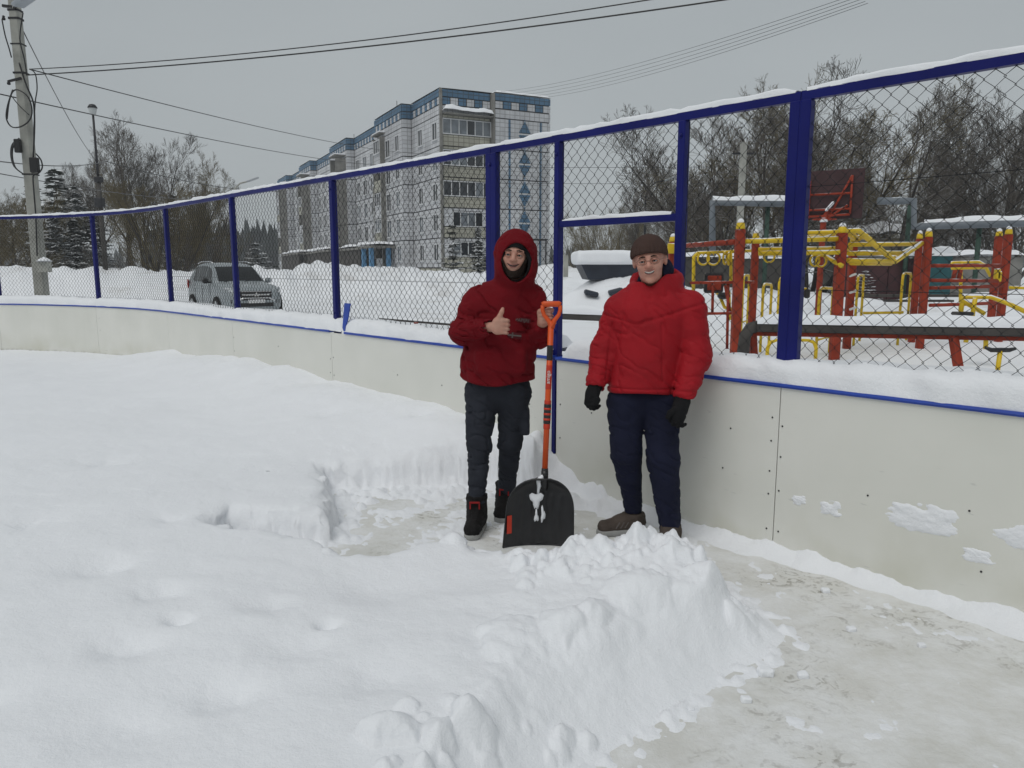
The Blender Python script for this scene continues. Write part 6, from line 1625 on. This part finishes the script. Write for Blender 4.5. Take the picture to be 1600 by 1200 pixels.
        # hem
        d = smax(d, (zc + .012 * np.sin((p[:, 0]) * 14)) - p[:, 2], .012)
        # collar and hood
        col = rcone(p, PV(801, 452, 4.40), PV(803, 440, 4.38), .112, .098, .9)
        d = smin(d, col, .05)
        q = p - np.array(hc, np.float32)
        ho = ell(q, (0, .01, .012), (.128, .148, .158)); ho = smin(ho, ell(q, (.002, .0, -.075), (.118, .125, .095)), .05) + folds(p, 12, 14, .010, 3.0)
        d = smin(d, ho, .035)
        inner = ell(q, (0, -.01, -.012), (.098, .112, .110)); inner = smin(inner, ell(q, (.004, -.14, -.026), (.085, .12, .114)), .03)
        inner = smin(inner, rcone(p, PV(806, 420, 4.34), PV(803, 446, 4.36), .075, .055), .03)
        d = smax(d, -inner, .014)
        # sleeve ends open for the hands
        d = smax(d, -rcone(p, wr_l, PV(775, 511, 4.165), .036, .037), .008); d = smax(d, -rcone(p, wr_r, PV(850, 496, 4.215), .035, .037), .008)
        return d
    sdf_part('anorak', anorak, (-.46, 4.10, zc - .06), (.34, 4.74, 1.86), .006, 'jacket_wine', body)
    def lining(p):
        q = p - np.array(hc, np.float32)
        o = smin(ell(q, (0, -.015, -.005), (.106, .124, .132)), rcone(p, PV(806, 420, 4.35), PV(803, 446, 4.37), .082, .06), .03)
        i = smin(ell(q, (-.003, -.02, -.03), (.080, .105, .098)), ell(q, (-.006, -.13, -.040), (.068, .12, .080)), .03)
        d = smax(smax(o, -i, .01), -(q[:, 1] + .088), .01)
        return smax(d, -rcone(p, PV(804, 440, 4.36), PV(803, 452, 4.38), .055, .06), .01)
    lo_, hi_ = bounds([hc], .19); sdf_part('hood_lining', lining, lo_, hi_, .005, 'black_cloth', body)
    # trousers
    def trousers(p):
        d = rcone(p, PV(762, 608, YT), PV(796, 608, YT), .118, .118, .85)
        fo = folds(p, 7, 17, .017, 2.0)
        a = chain(p, [hipL, kneeL, ankL], [.112, .073, .052], .03); b = chain(p, [hipR, kneeR, ankR], [.110, .072, .052], .03)
        d = smin(d, smin(a, b, .008) + fo, .03)
        d = smin(d, rbox(p, PV(738, 664, 4.40), (.035, .075, .085), .022) + fo * .4, .018); d = smin(d, rbox(p, PV(820, 657, 4.44), (.030, .075, .085), .022) + fo * .4, .018)
        zl, zr = ankL[2], ankR[2]
        return smax(d, np.where(p[:, 0] < at(770, 780, 4.4).x, zl - .01, zr - .02) - p[:, 2], .008)
    sdf_part('trousers', trousers, (-.36, 4.12, .10), (.26, 4.85, .98), .006, 'cargo', body)
    for (u, v, y, w) in ((737, 640, 4.335, .06), (817, 634, 4.37, .05)):
        mb = MB(); mb.box(PV(u, v, y), (w, .02, .028), ch=.006); mb.build('pocket_flap', M['cargo'], body)
    # boots
    for (an, toe, heel, lab) in ((PV(745, 790, 4.335), PV(738, 832, 4.20), PV(747, 822, 4.38), 0), (PV(790, 776, 4.60), PV(784, 800, 4.50), PV(792, 795, 4.66), 1)):
        def boot(p, an=an, toe=toe, heel=heel):
            t = (toe[0], toe[1], .055); he = (heel[0], heel[1], .055)
            d = rcone(p, he, t, .050, .046); d = smin(d, rcone(p, (an[0], an[1], .10), (an[0], an[1] + .01, .235), .060, .068), .05)
            d = smin(d, rcone(p, (an[0], an[1] - .02, .12), t, .055, .042), .03)
            d = d + folds(p, 26, 40, .008, 1.0)
            return smax(smax(d, .026 - p[:, 2], .006), p[:, 2] - .225, .008)
        lo_, hi_ = bounds([(toe[0], toe[1], .0), (heel[0], heel[1], .26), an], .09); lo_[2] = .005
        bo = sdf_part('boot', boot, lo_, hi_, .005, 'boot', body)
        def sole(p, toe=toe, heel=heel):
            d = rcone(p, (heel[0], heel[1], .018), (toe[0], toe[1], .018), .054, .050)
            return smax(smax(d, p[:, 2] - .034, .004), .001 - p[:, 2], .003)
        so = link_mesh('sole', sdf_mesh('sole', sole, lo_ - np.array([0, 0, .02]), hi_, .005, M['sole'])); so.parent = bo
        mb = MB(); c = Vector(an); mb.box((c.x - .01, c.y - .071, .195), (.06, .012, .008)); mb.box((c.x - .036, c.y - .066, .175), (.008, .012, .04)); mb.box((c.x + .018, c.y - .069, .175), (.008, .012, .04)); l_ = mb.build('red_lace', M['red_trim'], bo)
    # chest patch, flag patch, front seam
    fr = lambda u, v, y: Matrix.Translation(PV(u, v, y)) @ Matrix(((1, 0, 0, 0), (0, 0, -1, 0), (0, 1, 0, 0), (0, 0, 0, 1)))
    tilt = Matrix.Rotation(R(-6), 4, 'Z')
    mb = MB(); f4 = fr(811, 500, surf_Y(anorak, 811, 500) - .001) @ tilt; mb.prism([(-.068, -.013), (.068, -.013), (.068, .014), (-.068, .014)], .003, f4); mb.build('name_patch', M['patch_dark'], body)
    text_mesh('NAPAPIJRI', .026, M['patch_grey'], f4 @ Matrix.Translation((0, 0, .0045)), 'name_print', body)
    f4 = fr(804, 524, surf_Y(anorak, 804, 524) - .001) @ tilt; mb = MB(); mb.prism([(-.040, -.017), (.040, -.017), (.040, .017), (-.040, .017)], .004, f4); fl = mb.build('flag_patch', M['patch_dark'], body)
    mb = MB(); mb.prism([(-.039, -.004), (.039, -.004), (.039, .004), (-.039, .004)], .0015, f4 @ Matrix.Translation((0, 0, .0045))); mb.prism([(-.016, -.016), (-.008, -.016), (-.008, .016), (-.016, .016)], .0012, f4 @ Matrix.Translation((0, 0, .0045))); mb.build('flag_cross', M['patch_grey'], fl)
    return body
young_man()

# ------------------------------------------------------------------ older man leaning by the boards
def older_man():
    YT = 4.24
    HM = Matrix.Translation(PV(1015, 408, 4.19)) @ Euler((R(3), R(-7), R(-14))).to_matrix().to_4x4() @ Matrix.Diagonal((1.08, 1.04, 1.0, 1))
    sh_l, el_l, wr_l = PV(968, 482, 4.26), PV(944, 548, 4.27), PV(930, 604, 4.19)
    sh_r, el_r, wr_r = PV(1078, 478, 4.20), PV(1088, 556, 4.16), PV(1066, 628, 4.06)
    hipL, kneeL, ankL = PV(979, 632, YT), PV(978, 712, 4.20), PV(990, 797, 4.30)
    hipR, kneeR, ankR = PV(1034, 632, YT - .02), PV(1036, 718, 4.12), PV(1048, 832, 4.10)
    lo, hi = (.40, 3.88, .02), (1.22, 4.60, 1.80)
    body = make_person('person', 'smiling man in a bright red padded jacket, brown knit hat and glasses beside the boards', HM, (PV(1018, 455, 4.25), PV(1018, 432, 4.23)),
        [(PV(1006, 600, YT), PV(1020, 495, YT), .13, .14), (PV(985, 480, YT), PV(1060, 474, YT), .055, .055)],
        [([sh_l, el_l, wr_l, PV(926, 622, 4.17)], [.05, .042, .03, .026]), ([sh_r, el_r, wr_r, PV(1060, 645, 4.03)], [.05, .042, .03, .026])],
        [([hipL, kneeL, ankL, PV(965, 826, 4.28)], [.07, .040, .028, .024]), ([hipR, kneeR, ankR, PV(1046, 858, 4.02)], [.07, .040, .028, .024])],
        [], M['skin_b'], lo, hi)
    body['skin_key'] = 'skin_b'
    face_bits(body, HM, 'hair', True)
    def hat(p):
        q = loc_frame(p, HM)
        o = ell(q, (0, .012, .040), (.094, .114, .098))
        o = smin(o, ell(q, (0, .03, .085), (.062, .07, .055)), .04)
        ang = np.arctan2(q[:, 0], q[:, 1] - .012)
        o = o + .0034 * np.cos(ang * 34) * sstep(.12, .03, q[:, 2])
        i = ell(q, (0, .012, .03), (.080, .100, .088))
        cut = (.022 - .12 * q[:, 1] * 0 + .35 * np.clip(-q[:, 1] * 0, 0, 1)) - q[:, 2] - .25 * (q[:, 1])
        return smax(smax(o, -i, .004), cut, .006)
    lo_, hi_ = bounds([tuple(HM.translation)], .17); sdf_part('knit_hat', hat, lo_, hi_, .0042, 'knit', body)
    def L(x, y, z): v = HM @ Vector((x, y, z)); return (v.x, v.y, v.z)
    gl = MB()
    for s in (-1, 1):
        gl.tube([L(s * .032 + .0245 * math.cos(t), -.1015 + .006 * abs(math.cos(t)) * (1 if s * math.cos(t) > 0 else 0), .002 + .018 * math.sin(t)) for t in np.linspace(0, 2 * math.pi, 20)], .0010, 5, cap=False)
        gl.tube([L(s * .0565, -.096, .006), L(s * .076, -.06, .010), L(s * .084, .0, .010)], .0011, 5)
    gl.tube([L(-.008, -.103, .004), L(0, -.106, .007), L(.008, -.103, .004)], .0013, 5); go = gl.build('glasses', M['glass_rim'], body)
    zc = at(1006, 616, 4.15).z
    def jacket(p):
        d = rcone(p, PV(1006, 604, YT), PV(1016, 500, YT), .212, .222, .72)
        d = smin(d, rcone(p, PV(978, 490, YT), PV(1066, 484, YT), .080, .082, .95), .12)
        fo = folds(p, 5, 9, .012, 9.0)
        # padded chambers
        arm1 = chain(p, [sh_l, el_l, PV(931, 600, 4.195)], [.086, .078, .060], .035)
        arm2 = chain(p, [sh_r, el_r, PV(1068, 622, 4.07)], [.092, .084, .064], .035)
        d = d + fo
        wav = .0016 * np.cos(p[:, 2] * 62 + 2.0 * p[:, 0]) 
        d = smin(d, smin(arm1, arm2, .005) + folds(p, 6, 19, .012, 4.0) + wav, .022)
        # chevron yoke seam across the chest and two pocket seams
        cx = PV(997, 545, 4.0)[0]; ch = p[:, 2] - (PV(1000, 508, 4.05)[2] + .30 * np.abs(p[:, 0] - cx))
        d = d + .007 * np.exp(-(ch / .008) ** 2) * (p[:, 1] < YT)
        for (u, sg) in ((955, .10), (1037, -.06)):
            x0 = PV(u, 560, 4.06)[0] + sg * (p[:, 2] - PV(0, 560, 4.06)[2]); zin = (p[:, 2] > PV(0, 600, 4.06)[2]) & (p[:, 2] < PV(0, 505, 4.06)[2])
            d = d + .006 * np.exp(-((p[:, 0] - x0) / .006) ** 2) * zin * (p[:, 1] < YT)
        xz = PV(972, 560, 4.06)[0] + .16 * (p[:, 2] - PV(0, 560, 4.06)[2]) - .02; d = d + .005 * np.exp(-((p[:, 0] - xz) / .006) ** 2) * (p[:, 1] < YT)
        hem = p[:, 2] - zc; d = d + .006 * np.exp(-((hem - .035) / .006) ** 2)
        d = smax(d, -hem + .01 * np.sin(p[:, 0] * 11), .012)
        # stand-up collar, open at the throat, and the hood lying behind
        q = p - np.array(PV(1017, 440, 4.235), np.float32)
        col = ell(q, (.012, .01, -.03), (.135, .120, .115)); col = smax(col, q[:, 2] - .022 - .32 * (q[:, 0] + .01), .02)
        hood = ell(q, (.095, .055, .000), (.105, .115, .085)); hood = smin(hood, ell(q, (.03, .11, .0), (.13, .075, .085)), .04) + folds(p, 12, 14, .014, 6.0)
        d = smin(d, smin(col, hood, .04), .035)
        inner = ell(q, (-.004, -.01, .03), (.083, .088, .120)); inner = smin(inner, rcone(q, (-.024, -.13, .06), (-.050, -.15, -.085), .075, .018), .02)
        inner = smin(inner, ell(q, (.075, .02, .085), (.085, .085, .070)), .03)
        d = smax(d, -inner, .012)
        d = smax(d, -rcone(p, wr_l, PV(925, 622, 4.17), .045, .045), .008); d = smax(d, -rcone(p, wr_r, PV(1060, 645, 4.03), .048, .048), .008)
        return d
    sdf_part('padded_jacket', jacket, (.36, 3.92, zc - .06), (1.28, 4.58, 1.72), .006, 'jacket_red', body)
    def scarf(p):
        q = p - np.array(PV(1020, 436, 4.235), np.float32)
        d = smin(ell(q, (.062, .02, .045), (.060, .085, .075)), ell(q, (.0, .02, -.02), (.088, .085, .06)), .04) + folds(p, 18, 25, .012)
        return smax(d, -ell(q, (-.02, -.06, .02), (.062, .085, .11)), .01)
    lo_, hi_ = bounds([PV(1030, 430, 4.24)], .17); sdf_part('scarf', scarf, lo_, hi_, .006, 'navy_jersey', body)
    def trousers(p):
        d = rcone(p, PV(986, 624, YT), PV(1026, 624, YT), .125, .125, .85); fo = folds(p, 6, 14, .015, 2.5)
        a = chain(p, [hipL, kneeL, ankL], [.116, .085, .055], .03); b = chain(p, [hipR, kneeR, ankR], [.116, .088, .062], .03)
        d = smin(d, smin(a, b, .008) + fo, .03)
        return smax(d, np.where(p[:, 0] < at(1018, 800, 4.2).x, ankL[2] - .012, ankR[2] - .03) - p[:, 2], .008)
    sdf_part('trousers', trousers, (.44, 3.88, .02), (1.16, 4.50, .95), .006, 'navy_jersey', body)
    # gloves
    k = PV
    def glove1(p):
        d = chain(p, [k(930, 603, 4.19), k(926, 616, 4.175)], [.040, .038], .02); d = smin(d, rcone(p, k(925, 614, 4.17), k(922, 626, 4.155), .034, .032), .02)
        for (u, v, y) in ((916, 630, 4.155), (920, 633, 4.135), (925, 634, 4.125), (930, 632, 4.130)):
            d = smin(d, finger_chain(p, [k(u + 2, v - 8, y + .01), k(u, v, y), k(u + 3, v + 5, y + .02), k(u + 7, v + 2, y + .035)], .0135), .005)
        return smin(d, chain(p, [k(929, 616, 4.15), k(934, 625, 4.13), k(932, 632, 4.125)], [.018, .014, .012], .01), .01)
    lo_, hi_ = bounds([k(924, 622, 4.15)], .12); sdf_part('glove', glove1, lo_, hi_, .0045, 'black_cloth', body)
    def glove2(p):
        d = chain(p, [k(1066, 627, 4.06), k(1062, 641, 4.035)], [.046, .042], .02); d = smin(d, rcone(p, k(1062, 640, 4.03), k(1057, 652, 4.01), .038, .036), .02)
        for (u, v, y) in ((1046, 652, 4.02), (1050, 658, 3.995), (1057, 661, 3.985), (1064, 660, 3.99)):
            d = smin(d, finger_chain(p, [k(u + 4, v - 9, y + .01), k(u, v, y), k(u + 2, v + 5, y + .02), k(u + 7, v + 3, y + .04)], .0145), .005)
        return smin(d, chain(p, [k(1054, 641, 4.0), k(1047, 645, 3.985), k(1043, 652, 3.985)], [.018, .0145, .0125], .01), .01)
    lo_, hi_ = bounds([k(1057, 645, 4.02)], .13); sdf_part('glove', glove2, lo_, hi_, .0045, 'black_cloth', body)
    # hiking shoes
    for (an, toe, heel) in ((PV(992, 800, 4.30), PV(944, 826, 4.25), PV(994, 822, 4.31)), (PV(1047, 838, 4.10), PV(1043, 868, 3.94), PV(1049, 852, 4.12))):
        def shoe(p, an=an, toe=toe, heel=heel):
            t = (toe[0], toe[1], .052); he = (heel[0], heel[1], .058)
            d = smin(rcone(p, he, t, .052, .042), rcone(p, (an[0], an[1], .07), (an[0], an[1], .135), .056, .056), .04)
            d = smin(d, rcone(p, (an[0], an[1], .105), ((an[0] + toe[0]) / 2, (an[1] + toe[1]) / 2, .075), .05, .042), .03) + folds(p, 40, 60, .006)
            return smax(smax(d, .028 - p[:, 2], .006), p[:, 2] - .125, .008)
        lo_, hi_ = bounds([(toe[0], toe[1], .0), (heel[0], heel[1], .16), an], .08); lo_[2] = .005
        so = sdf_part('shoe', shoe, lo_, hi_, .005, 'shoe_brown', body)
        def sole(p, toe=toe, heel=heel):
            d = rcone(p, (heel[0], heel[1], .02), (toe[0], toe[1], .02), .057, .047); return smax(smax(d, p[:, 2] - .036, .004), .001 - p[:, 2], .003)
        s2 = link_mesh('sole', sdf_mesh('sole', sole, lo_ - np.array([0, 0, .02]), hi_, .005, M['sole'])); s2.parent = so
        mb = MB(); a3 = Vector((an[0], an[1], .0)); t3 = Vector((toe[0], toe[1], 0)); dd = (t3 - a3).normalized(); sd_ = Vector((-dd.y, dd.x, 0))
        for i in range(4):
            c = a3.lerp(t3, .28 + .13 * i); zz = .118 - .010 * i; mb.tube([c - sd_ * .03 + Vector((0, 0, zz - .012)), c + Vector((0, 0, zz + .004)), c + sd_ * .03 + Vector((0, 0, zz - .012))], .004, 5)
        mb.build('laces', M['black_cloth'], so)
        mb = MB(); 
        for i in range(3):
            c = a3.lerp(t3, .30 + .14 * i) + Vector((0, -.052 + .002 * i, 0)); mb.bar(c + Vector((-.012, 0, .05)), c + Vector((.010, .006, .085)), .008, .006)
        mb.build('side_stripes', M['patch_grey'], so)
    return body
older_man()

# ------------------------------------------------------------------ snow shovel
def shovel():
    e = empty('snow_shovel', (.16, 4.12, 0)); tag(e, 'snow shovel with orange shaft and wide black blade standing on the ice', 'shovel')
    M['orange'] = mat('orange_plastic', (.66, .085, .012), .4, .08, 8, spec=.4)
    M['frame_white2'] = mat('white_print', (.7, .7, .68), .5, .05, 8); M['orange_deep'] = mat('orange_red_print', (.52, .035, .012), .45, .08, 8)
    top = Vector(PV(861, 507, 4.150)); bot = Vector(PV(851, 742, 4.10)); S = lambda t: top.lerp(bot, t)
    U = lambda o: under(o, e)
    mb = MB(); mb.tube([S(-.02), S(1.0)], .0165, 14); sh = U(mb.build('shaft', M['orange']))
    for (a, b, m, r) in ((.135, .235, 'black_plastic', .0172), (.265, .425, 'orange_deep', .0174), (.525, .655, 'black_plastic', .0205), (.655, .69, 'orange_deep', .0195), (.50, .525, 'orange_deep', .0195), (.955, .975, 'black_plastic', .019)):
        mb = MB(); mb.tube([S(a), S(a + .006), S(b - .006), S(b)], [r * .97, r, r, r * .97], 14); o = mb.build('shaft_sleeve', M[m]); o.parent = sh; o.matrix_parent_inverse = sh.matrix_parent_inverse.copy() if False else Matrix.Identity(4)
        o.matrix_parent_inverse = Matrix.Identity(4)
    for i in range(3):
        mb = MB(); t = .548 + .035 * i; mb.tube([S(t), S(t + .014)], .0212, 14); o = mb.build('grip_ring', M['orange_deep']); o.parent = sh
    ax = (top - bot).normalized(); xx = Vector((0, -1, 0)); xx = (xx - ax * xx.dot(ax)).normalized(); side = ax.cross(xx)
    # print runs up the shaft, letters turned a quarter
    M4 = Matrix.Translation(S(.345) + xx * .0178) @ Matrix((ax, -side if side.x > 0 else side, xx)).transposed().to_4x4()
    txt = text_mesh('amigo', .031, M['frame_white2'], M4 @ Matrix.Translation((0, .004, 0)), 'print', None, .0005); txt.parent = sh
    # D grip
    k = lambda u, v: Vector(PV(u, v, 4.150))
    mb = MB(); mb.tube([k(861.5, 512), k(858, 502), k(850, 492), k(847.5, 484), k(848, 477)], [.0185, .013, .0115, .0115, .012], 10); mb.tube([k(861.5, 512), k(866, 501), k(873, 492), k(875.5, 484), k(875, 477)], [.0185, .013, .0115, .0115, .012], 10)
    mb.tube([k(846.5, 476), k(850, 475), k(873, 475), k(876.5, 476)], [.0125, .0165, .0165, .0125], 12); U(mb.build('d_grip', M['orange']))
    mb = MB(); mb.tube([S(.97), S(1.0), Vector(PV(851, 765, 4.095))], [.0195, .021, .018], 12); U(mb.build('socket', M['black_plastic']))
    # blade: dished sheet with rolled rim and ribs
    nu, nv = 33, 37; W = .192; zt = at(848, 745, 4.10).z; V = []; cx = at(843, 800, 4.10).x
    def half_w(t):                                              # t 0 bottom .. 1 top
        return W * (1.0 if t < .50 else math.sqrt(max(0, 1 - ((t - .50) / .505) ** 2.5))) * (1.03 - .10 * t)
    def surf(s, t, off=0.0):
        w = half_w(t); x = s * w; dish = .050 * (abs(s) ** 2.4) + .030 * max(0, (t - .75) / .25) ** 2
        rib = 0.0
        for (r0, sl) in ((0, 0), (.17, .10), (-.17, -.10), (.40, .22), (-.40, -.22), (.62, .1), (-.62, -.1)):
            c = (r0 - sl * (1 - t)) ; dd = (x / W - c) / .028
            top_t = .93 if r0 == 0 else (.80 if abs(r0) < .3 else .72)
            if t < top_t: rib += .020 * math.exp(-dd * dd) * (1 if t > .03 else 0)
        lean = .060 * t
        return Vector((cx + x + .030 * (t - .5) * .6, 4.085 + lean * .6 - dish - rib + off, .004 + t * zt))
    for off in (0.0, .006):
        for j in range(nv):
            for i in range(nu): V.append(surf(-1 + 2 * i / (nu - 1), j / (nv - 1) * .995, off))
    idx = np.arange(nu * nv).reshape(nv, nu); q = np.stack([idx[:-1, :-1], idx[:-1, 1:], idx[1:, 1:], idx[1:, :-1]], -1).reshape(-1, 4)
    bl = link_mesh('blade', np_mesh('blade', np.array([tuple(p) for p in V]), np.concatenate([q, q[:, ::-1] + nu * nv]), M['black_plastic'])); under(bl, e)
    mb = MB(); rim = [surf(-1, t / 24 * .99, .003) for t in range(25)] + [surf(1, t / 24 * .99, .003) for t in range(24, -1, -1)]; mb.tube(rim, .006, 6); o = mb.build('blade_rim', M['black_plastic']); under(o, e)
    mb = MB(); mb.tube([surf(s, .004, .003) for s in np.linspace(-1, 1, 12)], .005, 6); o = mb.build('blade_edge', M['dark_metal']); under(o, e)
    # red sticker low on the left wing
    mb = MB(); p0, p1 = surf(-.93, .20, -.012), surf(-.97, .46, -.012); p2, p3 = surf(-.83, .46, -.012), surf(-.79, .20, -.012); mb.add([p0, p3, p2, p1], [(0, 1, 2, 3)]); o = mb.build('sticker', M['orange_deep']); under(o, e)
    # snow sticking in the middle of the blade
    for i, (s, t, ls, lt) in enumerate(((-.12, .66, .035, .09), (-.08, .86, .016, .10), (.10, .45, .012, .09), (-.09, .42, .012, .07), (.0, .985, .020, .03))):
        c = surf(s, t, -.012); V = []; n = 14; kk = 6
        for j in range(kk + 1):
            for m_ in range(n):
                a = 6.283 * m_ / n; r_ = j / kk * (1 + .35 * math.sin(3 * a + i)); V.append((c.x + ls * r_ * math.cos(a), c.y - .009 * math.sqrt(max(0, 1 - (j / kk) ** 2)) + .007 * (j / kk) ** 2, c.z + lt * .5 * r_ * math.sin(a)))
        mb = MB(); mb.add(V, [(j * n + m_, j * n + (m_ + 1) % n, (j + 1) * n + (m_ + 1) % n, (j + 1) * n + m_) for j in range(kk) for m_ in range(n)], True); o = mb.build('blade_snow', M['snow']); under(o, e)
    return e
shovel()

# ================================================================== LOOSE LUMPS OF SNOW ON THE ICE
for i, (u, v, r_, lab) in enumerate(((1196, 1054, .030, 'snow lump on the ice at the foot of the bank, left of two'), (1254, 1058, .022, 'snow lump on the ice farther right than its neighbour'), (1166, 1096, .020, 'smallest snow lump on the ice nearest the camera'),
        (1080, 1110, .012, 'crumb of snow on the ice near the bank toe'), (1330, 985, .018, 'snow crumb on the open ice right of the bank'), (1440, 1010, .016, 'snow crumb on the ice toward the right edge'), (1290, 925, .02, 'snow crumb between the bank and the boards'))):
    c = atz(u, v, 0)
    def lump(p, c=c, r_=r_, i=i):
        q = p - np.array((c.x, c.y, r_ * .35), np.float32)
        d = rbox(q, (0, 0, 0), (r_, r_ * .8, r_ * .62), r_ * .4) + .55 * r_ * (fbm(p[:, 0] * 30, p[:, 1] * 30, p[:, 2] * 30 + i, 3) - .5)
        return smax(d, -p[:, 2] - .001, .002)
    o = link_mesh('snow_lump', sdf_mesh('snow_lump', lump, (c.x - 2 * r_, c.y - 2 * r_, -.02), (c.x + 2 * r_, c.y + 2 * r_, 3 * r_), r_ / 9, M['snow'], .004)); tag(o, lab, 'snow lump', 'loose snow lumps on the ice')
# ================================================================== HAZE
hz = MB(); hz.box((0, 250, 12.6), (1100, 640, 27.6)); haze = hz.build('haze', None)
hm, hn, hl, hb_ = new_mat('haze'); hn.remove(hb_)
pv = hn.new('ShaderNodeVolumePrincipled'); pv.inputs['Color'].default_value = (.95, .975, 1.0, 1); pv.inputs['Density'].default_value = .0006; pv.inputs['Anisotropy'].default_value = .2
hl.new(pv.outputs['Volume'], [n_ for n_ in hn if n_.type == 'OUTPUT_MATERIAL'][0].inputs['Volume'])
haze.data.materials.append(hm); tag(haze, 'thin winter haze filling the air', 'haze', kind='stuff')
